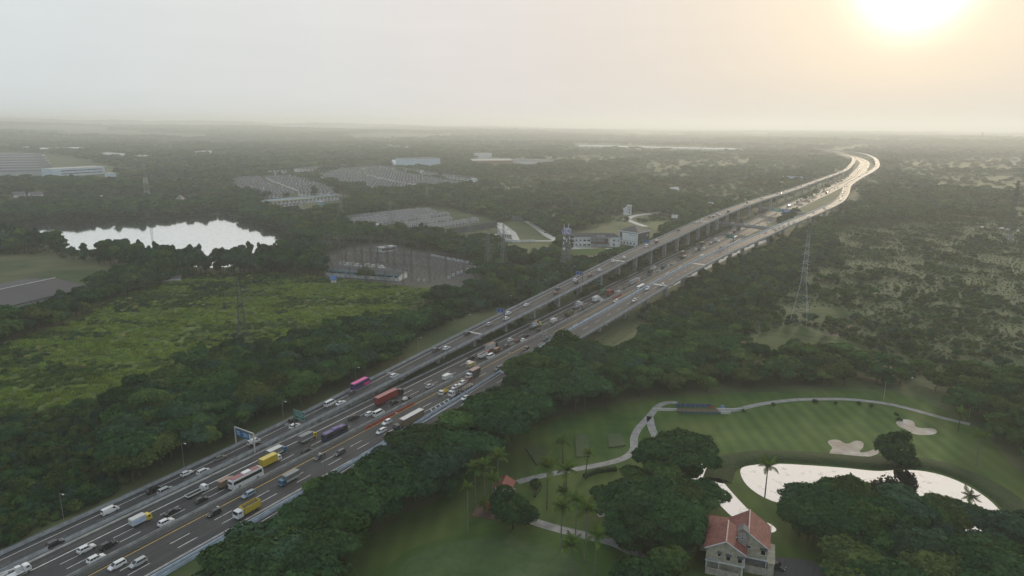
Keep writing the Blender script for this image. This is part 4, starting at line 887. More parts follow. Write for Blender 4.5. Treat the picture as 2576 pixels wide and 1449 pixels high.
r, L = shed('annex_block', (274, 451), (293, 450), 18, 12, 0, 'small bluish white block right of the factory office', M['blue_white'], M['pale_slab'], over=.3)
for i, (pl, pr, dp, h_, lb) in enumerate((((106, 383), (213, 381), 60, 12, 'long white roofed shed far left beyond the factory'), ((68, 378), (90, 377), 40, 9, 'small pale shed left of a long white roofed shed'), ((240, 394), (355, 404), 70, 10, 'pale grey works roofs between two wooded rises'), ((508, 391), (533, 389), 25, 14, 'lone white house on a wooded rise'), ((35, 500), (62, 499), 16, 6, 'light roofed house among trees at the left end of the lake'), ((80, 500), (110, 498), 16, 6, 'second light roofed house among trees above the lake'), ((237, 505), (258, 503), 14, 6, 'blue white house among trees above the middle of the lake'), ((680, 327), (850, 330), 120, 26, 'very long white factory on the horizon above the estate'), ((555, 326), (630, 327), 100, 16, 'pale factory on the horizon left of the very long one'), ((1022, 426), (1108, 423), 60, 26, 'boxy grey glass hall behind the housing estate'), ((1205, 398), (1238, 397), 30, 16, 'white town block behind the reddish roofed depot'), ((1190, 413), (1290, 412), 70, 10, 'reddish roofed depot beyond the trees'), ((1275, 410), (1375, 415), 120, 9, 'wide grey roofed depot beside the reddish roofed one'), ((1690, 484), (1708, 483), 9, 5, 'white shed roof among trees above the left flyover'))):
    r, L = shed('distant_shed', pl, pr, dp, h_, 0 if h_ > 13 else 3.5, lb, M['white_wall'] if i not in (9, 11) else (M['blue_white'] if i == 9 else M['rust']), M['white_steel'] if i in (0, 1, 6, 7) else M['roof_grey'] if i in (4, 5, 9, 12) else M['pale_slab'])
for i in range(13):
    x0 = 1455 + i * 31; r, L = shed('distant_greenhouse', (x0, 371 + i * .75), (x0 + 27, 371.5 + i * .75), 90, 8, 3, 'bright white roof in the far row of long sheds, counted %s' % ('first at its left end' if i == 0 else 'last at its right end' if i == 12 else 'among the middle ones'), M['white_wall'], M['white_steel'], group='far row of white sheds')
for i in range(16):
    px = 985 + (i * 37) % 135 + random.uniform(-5, 5); py = 370 + (i * 13) % 10; shed('distant_cottage', (px, py), (px + 7, py), 16, 6, 5, 'tiny white cottage in the distant scatter above the estate', M['white_wall'], M['pale_slab'], group='distant scattered cottages')
p = at(1088, 380); 
r, L = shed('dome_hall', (900, 374), (913, 374), 20, 6, 0, 'white domed hall among far trees', M['white_wall'], M['white_wall'], over=.2)
b = MB(); rings = [[(L / 2 + math.cos(t) * 12 * math.cos(e), 10 + math.sin(t) * 12 * math.cos(e), 6 + 10 * math.sin(e)) for t in np.linspace(0, 2 * math.pi, 14, endpoint=False)] for e in np.linspace(0, 1.45, 6)]; b.loft(rings); b.build('dome', M['white_wall'], r)

# ------------------------------------------------------------------ housing estates
M['roof_row'] = mat('grey_row_roof', (.13, .13, .14), .75, .3, .5)
def house_meshes(kd):
    """walls, roof, glazing of one terraced house; x along the row, front at y = 0"""
    w, d, h = (6.6, 8.0, 3.0) if kd < 3 else (6.2, 9.0, 3.6)
    a = MB(); r = MB(); g = MB()
    gable_wall(a, .0, w, 0, d, h, 1.9, axis='x')
    if kd < 3:
        x0, x1, ax = w * .05, w * .60, w * .325
        a.box(ax, -.9, 1.6, x1 - x0, 2.0, 3.2); a.add([(x0, -1.9, 3.2), (x1, -1.9, 3.2), (ax, -1.9, 5.5), (x0, 2.2, 3.2), (x1, 2.2, 3.2), (ax, 2.2, 5.5)], [(0, 1, 2), (5, 4, 3), (1, 4, 5, 2), (0, 2, 5, 3)])
        gable_roof(r, x0, x1, -1.75, 2.4, 3.25, 2.3, .12, axis='y')
        g.box(ax, -1.94, 1.7, 1.5, .08, 1.2); g.box(w * .82, -.04, 1.2, .95, .08, 2.1)
        if kd == 1: a.box(w * .80, -2.2, 1.2, 2.4, .15, 2.4)
        if kd == 2: a.box(w * .85, d * .6, 3.9, 1.6, 1.6, 3.2)
        if kd == 0: a.add([(0, -.3, h), (.22, -.3, h), (.22, d + .3, h), (0, d + .3, h), (0, d / 2, h + 2.45), (.22, d / 2, h + 2.45)], [(0, 1, 5, 4), (2, 3, 4, 5), (1, 2, 5), (3, 0, 4)])
    else:
        fz = h - .5; a.add([(-.12, -.9, 0), (.12, -.9, 0), (.12, d + .9, 0), (-.12, d + .9, 0), (-.12, -.9, fz + .3), (.12, -.9, fz + .3), (.12, d + .9, fz + .3), (-.12, d + .9, fz + .3), (-.12, d / 2, h + 2.5), (.12, d / 2, h + 2.5)], [(3, 2, 1, 0), (0, 1, 5, 4), (2, 3, 7, 6), (4, 5, 9, 8), (6, 7, 8, 9), (1, 2, 6, 9, 5), (3, 0, 4, 8, 7)])
        a.box(w * .4, -.9, 1.5, w * .5, 1.8, 3.0)
        g.box(w * .4, -1.84, 1.6, 1.6, .08, 1.4); g.box(w * .82, -.04, 1.2, .95, .08, 2.1)
        if kd == 4: g.tube((w * .4, -1.86, 3.4), (w * .4, -1.80, 3.4), .5, n=8)
    gable_roof(r, 0.05, w - .05, 0, d, h + .02, 1.95, .5, axis='x', th=.16)
    return a, r, g
HM = []
for k in range(5):
    a, r_, g = house_meshes(k)
    HM.append((a.mesh('house_wall', M['white_wall'] if k % 2 == 0 else M['pale_wall']), r_.mesh('house_roof', (M['roof_dark'], M['roof_mid'], M['roof_dark'], M['roof_row'], M['roof_row'])[k]), g.mesh('house_window', M['glass']), a, r_, g))
houses = []     # (x, y, rz, kind, estate, dist)
def row(pa, pb, kd, est, pitch=None):
    a, c = Vector(pa), Vector(pb); d = c - a; L = d.length; d.normalize(); w = pitch or (6.6 if kd < 3 else 6.2); n = int(L / w); rz = math.atan2(d.y, d.x)
    for i in range(n):
        q = a + d * (i * w); k = kd if kd >= 3 else random.choice((0, 0, 1, 2))
        if random.random() < .02: continue
        houses.append((q.x, q.y, rz, k if kd < 3 else random.choice((3, 3, 4)), est, math.hypot(q.x, q.y)))
def estate(P, d0, est, sp=15.0):
    P = np.array(P); d = np.array(d0) / np.hypot(*d0); n = np.array([-d[1], d[0]])
    t = P @ n; s_ = P @ d; k = 0
    for tt in np.arange(t.min() + 4, t.max() - 4, sp):
        ss = np.arange(s_.min(), s_.max(), 2.0); pts = np.outer(ss, d) + tt * n; ok = inside(pts, P)
        if ok.sum() < 8: continue
        i0 = np.argmax(ok); i1 = len(ok) - np.argmax(ok[::-1]) - 1; k += 1
        # a street gap in the middle of long rows
        L = (i1 - i0) * 2
        cuts = [(i0, i1)] if L < 90 else [(i0, (i0 + i1) // 2 - 3), ((i0 + i1) // 2 + 3, i1)]
        for u, v in cuts: row(pts[u], pts[v], 0, est)
ESTL = poly([(592, 451), (680, 446), (733, 444), (850, 478), (839, 489), (652, 501), (582, 460)])
ESTR = poly([(800, 446), (850, 428), (964, 421), (1035, 441), (1165, 462), (1204, 473), (1147, 477), (1061, 481), (972, 481), (847, 467)])
estate(ESTL, (93.4, 79.0), 'left dense estate', 17.0)
estate(ESTR, (155.0, 79.0), 'far dense estate', 18.0)
for pa, pb in (((858, 556), (1068, 533)), ((893, 562), (1108, 538)), ((943, 568), (1137, 543)), ((1016, 574), (1139, 555)), ((1074, 582), (1207, 558)), ((980, 545), (1090, 533))):
    row(at(*pa)[:2], at(*pb)[:2], 3, 'front terraces')
for pa, pb in (((672, 521), (880, 500)), ((690, 527), (760, 519))): row(at(*pa)[:2], at(*pb)[:2], 0, 'strip of houses')
houses.sort(key=lambda h: h[5])
EST_L = {'left dense estate': 'small dark roofed house in the dense estate nearest the lake', 'far dense estate': 'small dark roofed house in the dense estate behind the front terraces', 'front terraces': 'terraced house with a grey roof and white party fins in the front terraces', 'strip of houses': 'small house in the single strip between two grass plots below the dense estate'}
for x, y, rz, k, est, d in houses[:300]:
    aw, ar, ag = HM[k][:3]
    o = link('terraced_house', aw, None, (x, y, 0), rz); tag(o, EST_L[est], 'house', 'houses of the ' + est)
    link('roof', ar, o); link('window', ag, o)
rest = houses[300:]
def merged(name, items, which):
    bb = MB(); mats = []; 
    for x, y, rz, k, est, d in items:
        src = HM[k][3 + which]; c, s = math.cos(rz), math.sin(rz)
        bb.add([(x + vx * c - vy * s, y + vx * s + vy * c, vz) for vx, vy, vz in src.v], src.f, 0)
    return bb
hs = merged('w', rest, 0).build('distant_housing', M['white_wall']); kind(hs, 'stuff'); hs['label'] = 'mass of far small houses filling the back of both dense estates'
kind(merged('r', rest, 1).build('roofs', M['roof_dark'], hs), 'stuff'); kind(merged('g', rest, 2).build('windows', M['glass'], hs), 'stuff')
# taller blocks round the estates
def shop_row(pl, pr, n, label, group):
    a, c = at(*pl), at(*pr); d = c - a; L = d.length; rz = math.atan2(d.y, d.x); w = L / n
    r = thing('shop_row', a, rz, label, 'shop row', group)
    b = MB(); gable_wall(b, 0, L, 0, 12, 8.5, 3.0); b.build('wall', M['pale_wall'], r)
    b = MB(); gable_roof(b, 0, L, 0, 12, 8.55, 3.0, .5); b.build('roof', M['roof_dark'], r)
    b = MB()
    for i in range(n):
        b.box(w * (i + .5), -.05, 2.0, w * .7, .12, 2.6); b.box(w * (i + .5), -.05, 6.0, w * .5, .12, 1.6)
    b.build('window_band', M['glass'], r)
    for i in sorted(set((0, n // 3, 2 * n // 3, n))):
        b = MB(); b.prism([(i * w - .25, -1.0), (i * w + .25, -1.0), (i * w + .25, 13), (i * w - .25, 13)], 0, 10.5); b.build('party_wall', M['white_wall'], r)
    b = MB(); b.box(L / 2, -.5, 4.2, L, 1.0, .4); b.build('canopy', M['white_wall'], r)
shop_row((752, 436), (880, 424), 16, 'long dark roofed shop row behind the dense estate, left of centre', None)
shop_row((958, 428), (1058, 440), 12, 'long dark roofed shop row behind the far estate, nearer its bend', None)
shop_row((1062, 443), (1186, 461), 15, 'long dark roofed shop row with a white end gable facing the trees', None)
for i in range(4): shop_row((682 + i * 10, 442 - i * .3), (690 + i * 10, 441.6 - i * .3), 1, 'white gabled tall house in the row of four behind the left estate', 'four tall gabled houses')
r, L = shed('hall', (978, 419), (1008, 423), 26, 9, 9, 'hall with a steep white gable roof behind the far estate', M['pale_wall'], M['white_steel'], axis='x')
b = MB(); b.box(0, 0, 3.2, (at(1250, 571) - at(1122, 592)).length, .3, 6.4); o = b.build('boundary_wall', M['dark_wall'])
pa, pb = at(1122, 592), at(1250, 571); o.location = (pa + pb) / 2; o.rotation_euler = (0, 0, math.atan2(pb.y - pa.y, pb.x - pa.x)); tag(o, 'tall dark grey wall closing the front of the terraces', 'wall')
M['hoarding'] = mat('printed_hoarding', (.20, .30, .38), .7, .6, .12, coord='World', detail=2)
def longwall(name, pts, h, m, label, cat='fence'):
    b = MB()
    for i in range(len(pts) - 1):
        a, c = at(*pts[i]), at(*pts[i + 1]); d = c - a; q = (a + c) / 2; b.box(q.x, q.y, h / 2, d.length, .2, h, math.atan2(d.y, d.x))
    o = b.build(name, m); tag(o, label, cat); return o
longwall('hoarding', [(1195, 529), (1245, 545), (1300, 553), (1350, 556), (1365, 566), (1405, 577), (1420, 590)], 3.6, M['hoarding'], 'long printed blue and white hoarding curving towards the school')
longwall('fence', [(974, 506), (1061, 497)], 3.2, M['blue_white'], 'pale bluish sheet fence right of the strip of houses')
longwall('fence', [(625, 511), (660, 507), (843, 492)], 2.4, M['blue_white'], 'pale sheet fence along the front of the left estate')
longwall('hoarding', [(1100, 500), (1160, 494), (1280, 482)], 3.0, M['hoarding'], 'row of white and blue boards along a track behind the terraces')
longwall('wall', [(1260, 606), (1300, 610), (1345, 608)], 2.2, M['white_wall'], 'low white wall in front of the mono pitch office', 'wall')
for i in range(28):
    t = i / 27; px = 1035 + 255 * t; py = 503 - 28 * t; a = at(px, py); o = link('marker_post', bpy.data.meshes.get('marker_post') or MB().box(0, 0, 2.0, .9, .4, 4.0).mesh('marker_post', M['white_wall']), None, a)
    tag(o, 'white upright post in the long row behind the terraces', 'post', 'row of white posts behind the terraces')
shed('corner_kiosk', (806, 515), (816, 514), 7, 4, 0, 'bright blue kiosk at the end of the strip of houses', mat('kiosk_blue', (.12, .34, .50), .7, .2, .5), M['pale_slab'])
shed('corner_kiosk', (941, 576), (958, 574), 7, 4, 0, 'bright blue kiosk in front of the terraces', bpy.data.materials['kiosk_blue'], M['pale_slab'])

# ------------------------------------------------------------------ lattice structures
def lattice(b, p0, p1, w0, w1, n, r=.07, m=0, legs=True, br=None):
    """square lattice mast from p0 to p1"""
    p0, p1 = Vector(p0), Vector(p1); br = br or r * .7
    lev = []
    for i in range(n + 1):
        t = i / n; c = p0.lerp(p1, t); w = (w0 + (w1 - w0) * t) / 2
        lev.append([c + Vector((sx * w, sy * w, 0)) for sx, sy in ((-1, -1), (1, -1), (1, 1), (-1, 1))])
    for i in range(n):
        for k in range(4):
            k2 = (k + 1) % 4
            if legs: b.tube(lev[i][k], lev[i + 1][k], r, n=4, m=m, cap=False)
            b.tube(lev[i][k], lev[i + 1][k2], br, n=3, m=m, cap=False); b.tube(lev[i][k2], lev[i + 1][k], br, n=3, m=m, cap=False)
            b.tube(lev[i + 1][k], lev[i + 1][k2], br, n=3, m=m, cap=False)
def pylon(px, py, H, base, waist, zw, arms, rz, label, steel, group=None, peak=None, k=1.0):
    p = at(px, py); r = thing('power_pylon', p, rz, label, 'pylon', group)
    for sx, sy in ((-1, -1), (1, -1), (1, 1), (-1, 1)):
        b = MB(); b.tube((sx * base / 2, sy * base / 2, 0), (sx * waist / 2, sy * waist / 2, zw), .17 * k, n=4); b.build('leg', steel, r)
    b = MB(); lattice(b, (0, 0, 0), (0, 0, zw), base, waist, 6, .1 * k, legs=False); b.build('bracing', steel, r)
    b = MB(); lattice(b, (0, 0, zw), (0, 0, H), waist, waist * .45, 10, .13 * k, br=.07 * k); b.build('upper_body', steel, r)
    for za, la in arms:
        for s in (-1, 1):
            b = MB(); w = waist * .4
            for yy in (-w, w): b.tube((s * w, yy, za), (s * la, 0, za + .5), .09 * k, n=3); b.tube((s * w, yy, za + 1.8), (s * la, 0, za + .5), .07 * k, n=3)
            for t in (.33, .66): b.tube((s * (w + (la - w) * t), -w * (1 - t), za + .2), (s * (w + (la - w) * t), w * (1 - t), za + .2), .06 * k, n=3); b.tube((s * (w + (la - w) * t), 0, za + .2), (s * (w + (la - w) * t), 0, za + 1.8 * (1 - t) + .4), .06 * k, n=3)
            o = b.build('cross_arm', steel, r)
            b = MB()
            for q in (-1, 1): b.tube((s * la, 0, za + .4), (s * la, q * 2.6, za - .5), .14 * k, n=5)
            b.build('insulator', M['dark_steel'] if steel is not M['pale_steel'] else M['white_steel'], o)
    return r
M['pale_steel'] = mat('pale_lattice_steel', (.40, .42, .43), .6, .25, 1.0, .5, .2)
pylon(615, 889, 38.5, 9.5, 3.0, 17.0, [(20.5, 6.4), (26.5, 6.2), (32.5, 6.0)], R(28), 'dark steel power pylon standing at the edge of the meadow', M['dark_steel'])
pylon(2010, 815, 54, 10, 3.0, 26, [(33, 4.8), (37.5, 4.4), (43, 4.2), (47.5, 4.0)], R(60), 'tall pale power pylon with white insulators in the scrub right of the flyovers', M['pale_steel'], k=.45)
p = at(1423, 694); r = thing('telecom_tower', p, R(20), 'lattice telecom tower with a purple and white box on top beside the left flyover', 'tower')
b = MB(); lattice(b, (0, 0, 0), (0, 0, 38), 7.5, 3.2, 13, .16); b.build('lattice_body', M['steel'], r)
b = MB(); b.box(0, 0, 35, 5.2, 5.2, 4.2); b.build('billboard_box', mat('tower_billboard', (.36, .36, .50), .7, .6, .45, detail=1), r)
for i in range(6): b = MB(); t = i * 1.05; b.box(2.6 * math.cos(t), 2.6 * math.sin(t), 26 + (i % 3) * 2.2, .5, .5, 2.4, t); b.build('antenna_panel', M['white_steel'], r)
for s in (-1, 1): b = MB(); b.tube((s * 1.6, 1, 37), (s * 2.2, 1, 41), .18); b.build('antenna_mast', M['white_steel'], r)
for i, z in enumerate((22, 30)): b = MB(); b.tube((-2.4, -1.6, z), (-3.2, -2.0, z + .1), 1.0, n=10); b.build('dish', M['white_steel'], r)
p = at(2534, 612); r = thing('telecom_tower', p, R(10), 'slim telecom mast with stacked antennas near the right edge', 'tower')
b = MB(); lattice(b, (0, 0, 0), (0, 0, 64), 4.2, 1.4, 20, .14); b.build('lattice_body', M['dark_steel'], r)
for i in range(12): t = i * 2.1; z = 50 + (i % 6) * 2.3; b = MB(); b.box(1.4 * math.cos(t), 1.4 * math.sin(t), z, .7, .5, 2.2, t); b.build('antenna_panel', M['dark_steel'], r)
b = MB(); lattice(b, (0, 0, 0), (0, 0, 9), 7, 5.5, 2, .22, br=.16); b.build('base_frame', M['pale_steel'], r)
for px, py, H, la, lb in ((985, 601, 40, 5, 'pale power pylon rising in front of the terraces'), (1181, 601, 38, 5, 'pale power pylon in front of the dark boundary wall'), (1266, 692, 40, 6, 'grey power pylon among trees between substation and school, the one nearer the flyover'), (1228, 690, 37, 6, 'grey power pylon among trees beside a nearer one at the substation corner'), (1074, 512, 36, 4, 'grey power pylon behind the terraces near the marker posts'), (860, 560, 38, 4, 'slim grey power pylon beside the tree belt left of the terraces'),
                      (1875, 462, 44, 6, 'hazy twin pylon in the wood left of the flyover bend, left one'), (1968, 440, 40, 5, 'hazy pylon above the wooded rise near the flyover bend')):
    pylon(px, py, H, 7, 2.4, H * .5, [(H * .62, la), (H * .75, la), (H * .88, la)], R(40), lb, M['steel'], k=.6)
p = at(371, 497); r = thing('telecom_tower', p, R(15), 'tall thin lattice mast with two pale sections behind the lake', 'tower')
for i in range(7):
    b = MB(); t0, t1 = i / 7, (i + 1) / 7; lattice(b, (0, 0, 72 * t0), (0, 0, 72 * t1), 7 - 5.6 * t0, 7 - 5.6 * t1, 3, .10); b.build('lattice_section', M['white_steel'] if i in (0, 2) else M['steel'], r)
for i, (px, py, H) in enumerate(((70, 307, 60), (270, 315, 70), (302, 316, 50), (320, 314, 70), (393, 315, 60), (575, 317, 60), (1115, 317, 60), (1230, 324, 60), (1255, 325, 60), (1300, 327, 70), (2140, 360, 60), (2100, 360, 60), (2468, 350, 70), (1130, 318, 60))):
    q = at(px, py + 12); z = float(hill(np.array([q.x]), np.array([q.y]))[0]); r = thing('power_pylon', (q.x, q.y, z - 1), R(i * 23), 'tiny hazy pylon on the skyline', 'pylon', 'tiny pylons on the skyline')
    b = MB(); lattice(b, (0, 0, 0), (0, 0, H), 9, 2, 5, .5); b.build('lattice_body', M['steel'], r)
    b = MB(); [b.tube((-8, 0, H * z_), (8, 0, H * z_), .5, n=3) for z_ in (.7, .84)]; b.build('cross_arm', M['steel'], r)
for px, dx in ((478, 6), (491, 3)):
    q = at(px, 322); r = thing('crane', (q.x, q.y, 0), 0, 'tiny leaning crane jib on the skyline, %s of the pair' % ('taller one' if px == 478 else 'shorter one'), 'crane', 'two cranes on the skyline')
    b = MB(); b.tube((0, 0, 0), (dx * 5, 0, 150), 1.6, n=4); b.build('jib', M['steel'], r)

# substation: gantries with beams and rows of equipment
Y0, Y1 = at(814, 632), at(1222, 666); ud = (Y1 - Y0).normalized(); vd = Vector((ud.y, -ud.x, 0))
if vd.y > 0: vd = -vd
urz = math.atan2(ud.y, ud.x); ULEN = (Y1 - Y0).length
def yp(u, v): q = Y0 + ud * u + vd * v; return q
yard_np = np.array(YARD)
def gantry(u0, u1, v, h, label, along=True):
    a = yp(u0, v); r = thing('gantry', a, urz if along else math.atan2(vd.y, vd.x), label, 'gantry', 'substation gantries'); L = u1 - u0
    n = max(1, round(L / 16))
    for i in range(n + 1): b = MB(); lattice(b, (L * i / n, 0, 0), (L * i / n, 0, h + (4 if i % 2 == 0 else 1)), 1.5, .7, 8, .05); b.build('lattice_column', M['dark_steel'], r)
    b = MB()
    for zz in (h - .6, h + .6):
        for yy in (-.5, .5): b.tube((0, yy, zz), (L, yy, zz), .08, n=3)
    k = int(L / 1.6)
    for i in range(k):
        x0, x1 = L * i / k, L * (i + 1) / k
        b.tube((x0, -.5, h - .6), (x1, -.5, h + .6), .05, n=3, cap=False); b.tube((x0, .5, h + .6), (x1, .5, h - .6), .05, n=3, cap=False)
    b.build('lattice_beam', M['dark_steel'], r)
    b = MB()
    for i in range(int(L / 4)): b.tube((2 + i * 4, 0, h - .6), (2 + i * 4, .2, h - 3.0), .12, n=4)
    b.build('insulator_string', M['steel'], r)
gl = ('at the back by the trees', 'second from the back', 'third from the back', 'in the middle', 'fourth from the front', 'third from the front', 'second from the front', 'nearest the long switch house')
for i, (u0, u1, v, h) in enumerate(((4, 100, 4, 16), (0, 96, 20, 14), (10, 106, 38, 16), (60, 156, 30, 13), (60, 150, 52, 14), (14, 62, 56, 12), (74, 150, 78, 12), (80, 140, 100, 11))):
    gantry(u0, u1, v, h, 'grey lattice gantry spanning the substation, %s' % gl[i])
post_m = MB().box(0, 0, 1.5, .25, .25, 3.0).tube((0, 0, 3), (0, 0, 4.6), .22, n=6, m=1).box(0, 0, 4.75, 1.2, .2, .2, m=1).mesh('insulator_post', [M['steel'], M['dark_steel']])
post_w = MB().box(0, 0, 1.4, .3, .3, 2.8).tube((0, 0, 2.8), (0, 0, 3.9), .3, n=8, m=1).tube((0, 0, 3.9), (0, 0, 4.3), .5, n=8, m=1).mesh('insulator_post', [M['steel'], M['white_steel']])
box_m = MB().box(0, 0, 1.6, 2.2, 1.6, 2.2, m=1).box(-.8, 0, .3, .2, 1.2, .6).box(.8, 0, .3, .2, 1.2, .6).mesh('cabinet', [M['steel'], M['pale_wall']])
nb = 0
for v in np.arange(8, 112, 6.5):
    for u in np.arange(4, ULEN, 5.2):
        q = yp(u + random.uniform(-.7, .7), v); pp = np.array([[q.x, q.y]])
        if not inside(pp, yard_np)[0] or nb > 285: continue
        if random.random() < .25: continue
        w = v > 84 and random.random() < .5
        o = link('insulator_post', post_w if w else post_m, None, q, urz); nb += 1
        tag(o, 'white topped insulator post in the front right rows of the substation' if w else 'dark insulator post standing in the rows of the substation yard', 'insulator post', 'white topped insulator posts' if w else 'dark insulator posts')
for i, (px, py) in enumerate(((1130, 703), (1140, 697), (1152, 692), (1160, 689), (1176, 683), (1196, 677))):
    o = link('cabinet', box_m, None, at(px, py), urz); tag(o, 'square pale cabinet in the diagonal row at the right of the substation', 'cabinet', 'pale substation cabinets')
for i, (px, py) in enumerate(((875, 678), (900, 680), (938, 683), (960, 685))):
    r = thing('transformer', at(px, py), urz, ('leftmost transformer bay behind the long switch house', 'transformer with a pale tank behind the switch house, second from the left', 'transformer beside a firewall slab, third from the left', 'rightmost transformer with tilted white conservator')[i], 'transformer', 'substation transformers')
    b = MB(); b.box(0, 0, 2.2, 6, 3.4, 3.6); b.build('tank', M['pale_wall'], r)
    b = MB(); [b.box(-2.4 + j * .8, -2.2, 2, .2, .9, 3) for j in range(7)]; b.build('radiator', M['steel'], r)
    b = MB(); b.tube((-1.5, .4, 5.2), (1.5, .4, 5.2), .6, n=8); b.build('conservator', M['white_steel'], r)
    b = MB(); b.box(-5.2, 0, 3.2, .5, 8, 6.4); b.build('firewall', M['concrete'], r)

# ------------------------------------------------------------------ street lamps
def lamp_mesh(h, arm):
    a = MB().tube((0, 0, 0), (0, 0, h), .11, .07, 6).tube((0, 0, h), (arm, 0, h + .25), .055, .045, 5)
    return a.mesh('lamp_post', M['steel']), MB().box(arm + .3, 0, h + .26, .9, .3, .14).mesh('lamp_head', M['white_steel'])
LM = lamp_mesh(10.5, 1.7); LM2 = lamp_mesh(9.0, 1.4)
def street_lamp(p, rz, label, group, lm=LM):
    o = link('street_lamp', lm[0], None, p, rz); tag(o, label, 'street lamp', group); link('lamp_head', lm[1], o)
ordn = ['lowest', 'second', 'third', 'fourth', 'fifth', 'sixth', 'seventh', 'eighth', 'ninth', 'tenth', 'eleventh', 'twelfth']
rzr = math.pi / 2 - AZ
for i, s in enumerate((83, 121, 163, 203, 246, 288, 330, 372, 414, 456)):
    p = road_pt('A', s, -hwA(s) - .35); p.z = max(p.z - 1.5, 0); street_lamp(p, rzr - math.pi / 2, 'grey street lamp along the outer left edge of the left flyover, %s from the viewer' % ordn[i], 'street lamps beside the left flyover')
for i, s in enumerate((66, 104, 142, 180, 222, 262, 300, 338)):
    p = road_pt('M', s, hr(s) + .35); street_lamp(p, rzr + math.pi / 2, 'grey street lamp behind the pale blue barrier of the main road, %s from the viewer' % ordn[i], 'street lamps at the pale blue barrier', LM2)
for i, s in enumerate((382, 426, 470, 514, 558, 602, 646, 690, 734, 780, 826)):
    p = road_pt('B', s, (-1 if i % 2 else 1) * (hwB(s) - .2)); street_lamp(p, rzr + (math.pi / 2) * (1 if i % 2 == 0 else -1), 'slim street lamp on the raised right flyover, %s from the viewer' % ordn[i], 'street lamps on the right flyover', LM2)
for i, s in enumerate((560, 640, 720)):
    p = road_pt('M', s, .9); street_lamp(p, rzr, 'tall street lamp on the median of the main road before the overpass, %s from the viewer' % ordn[i], 'median street lamps')

# ------------------------------------------------------------------ road signs
sg = mat('green_sign', (.012, .115, .085), .5, .12, 1.0); sb = mat('blue_sign', (.018, .13, .30), .5, .15, 1.0); sd_ = mat('deep_blue_sign', (.02, .06, .26), .5, .15, 1.0)
M['sign_white'] = mat('sign_white', (.55, .66, .66), .5, .05, 1.0)
# text faces the oncoming (receding) traffic, i.e. towards the viewer
def sign(base, rz, w, h, z0, m, lines, label, post_x, flip=False, size=.62, back=None):
    r = thing('road_sign', base, rz, label, 'road sign')
    b = MB(); b.box(0, 0, (z0 + h) / 2, .34, .34, z0 + h); b.build('post', M['dark_steel'], r)
    b = MB(); b.box(post_x, -.24, z0 + h / 2, w, .1, h); pn = b.build('panel', m, r)
    t = .07
    b = MB(); b.box(post_x, -.30, z0 + h - t, w - .1, .02, t); b.box(post_x, -.30, z0 + t, w - .1, .02, t); b.box(post_x - w / 2 + .08, -.30, z0 + h / 2, t, .02, h - .2); b.box(post_x + w / 2 - .08, -.30, z0 + h / 2, t, .02, h - .2); b.build('border', M['sign_white'], pn)
    for (tx, x, z, s) in lines: lettering(tx, s, (post_x + x, -.32, z0 + z), (math.pi / 2, 0, 0), M['sign_white'], pn, .01)
    return r
frz_ = -AZ                                      # panel faces back along the road
p = road_pt('M', 161, -18.3); p.z = 0
sign(p, frz_, 5.6, 3.6, 6.6, sg, [('Kab. Karawang', -.2, 3.0, .62), ('Karawang Barat', .25, 2.25, .68), ('Rengasdengklok', .2, 1.5, .68), ('2 km', 0, .65, .6)], 'green direction sign on a dark post beside the concrete wall', 3.3)
p = road_pt('M', 432, -21.5); p.z = 0
r = sign(p, frz_, 7.0, 4.0, 6.0, sg, [('Kab. Karawang', .2, 3.3, .8), ('Karawang Barat', .4, 2.45, .85), ('Rengasdengklok', .3, 1.6, .85), ('1 km', .2, .7, .75)], 'green direction sign with a small white plate standing under the left flyover', 3.9)
b = MB(); b.box(1.8, -.24, 10.8, 2.6, .1, 1.1); b.build('exit_plate', M['sign_white'], r)
for s, lb in ((307, 'small blue sign on a dark post on the left flyover, nearest the viewer'), (404, 'small blue sign on a dark post on the left flyover, middle one'), (527, 'small blue sign on a dark post on the left flyover near the school block')):
    p = road_pt('A', s, hwA(s) - .5, .0)
    sign(p, frz_, 4.4, 2.4, 6.4, sd_, [('S', .4, 1.2, 1.3), ('200 m', .2, .5, .5)], lb, -2.5)
# cantilever frame with two blue panels
s = 141.5; p = road_pt('A', s, -hwA(s) - .4, 0.0)
r = thing('overhead_sign', p, frz_, 'two blue overhead signs hanging from a frame across the left flyover', 'road sign'); L = 2 * hwA(s) + 1.4
for x in (0, L): b = MB(); b.box(x, 0, 3.6, .35, .35, 7.2); b.build('post', M['pale_slab'], r)
b = MB(); b.box(L / 2, 0, 7.3, L, .3, .35); b.box(L / 2, .2, 5.9, L, .12, .15); b.build('beam', M['pale_slab'], r)
for x, w in ((2.4, 3.3), (6.3, 4.0)):
    b = MB(); b.box(x, -.3, 5.6, w, .1, 2.5); pn = b.build('panel', sb, r)
    b = MB(); b.box(x - .2, -.37, 6.2, w * .55, .02, .22); b.box(x + .1, -.37, 5.7, w * .62, .02, .2); b.box(x - .1, -.37, 5.2, w * .5, .02, .2); b.build('lettering', M['sign_white'], pn)
b = MB(); b.box(8.5, -.3, 5.4, .5, .12, 2.7); b.build('marker_plate', M['sign_white'], r)
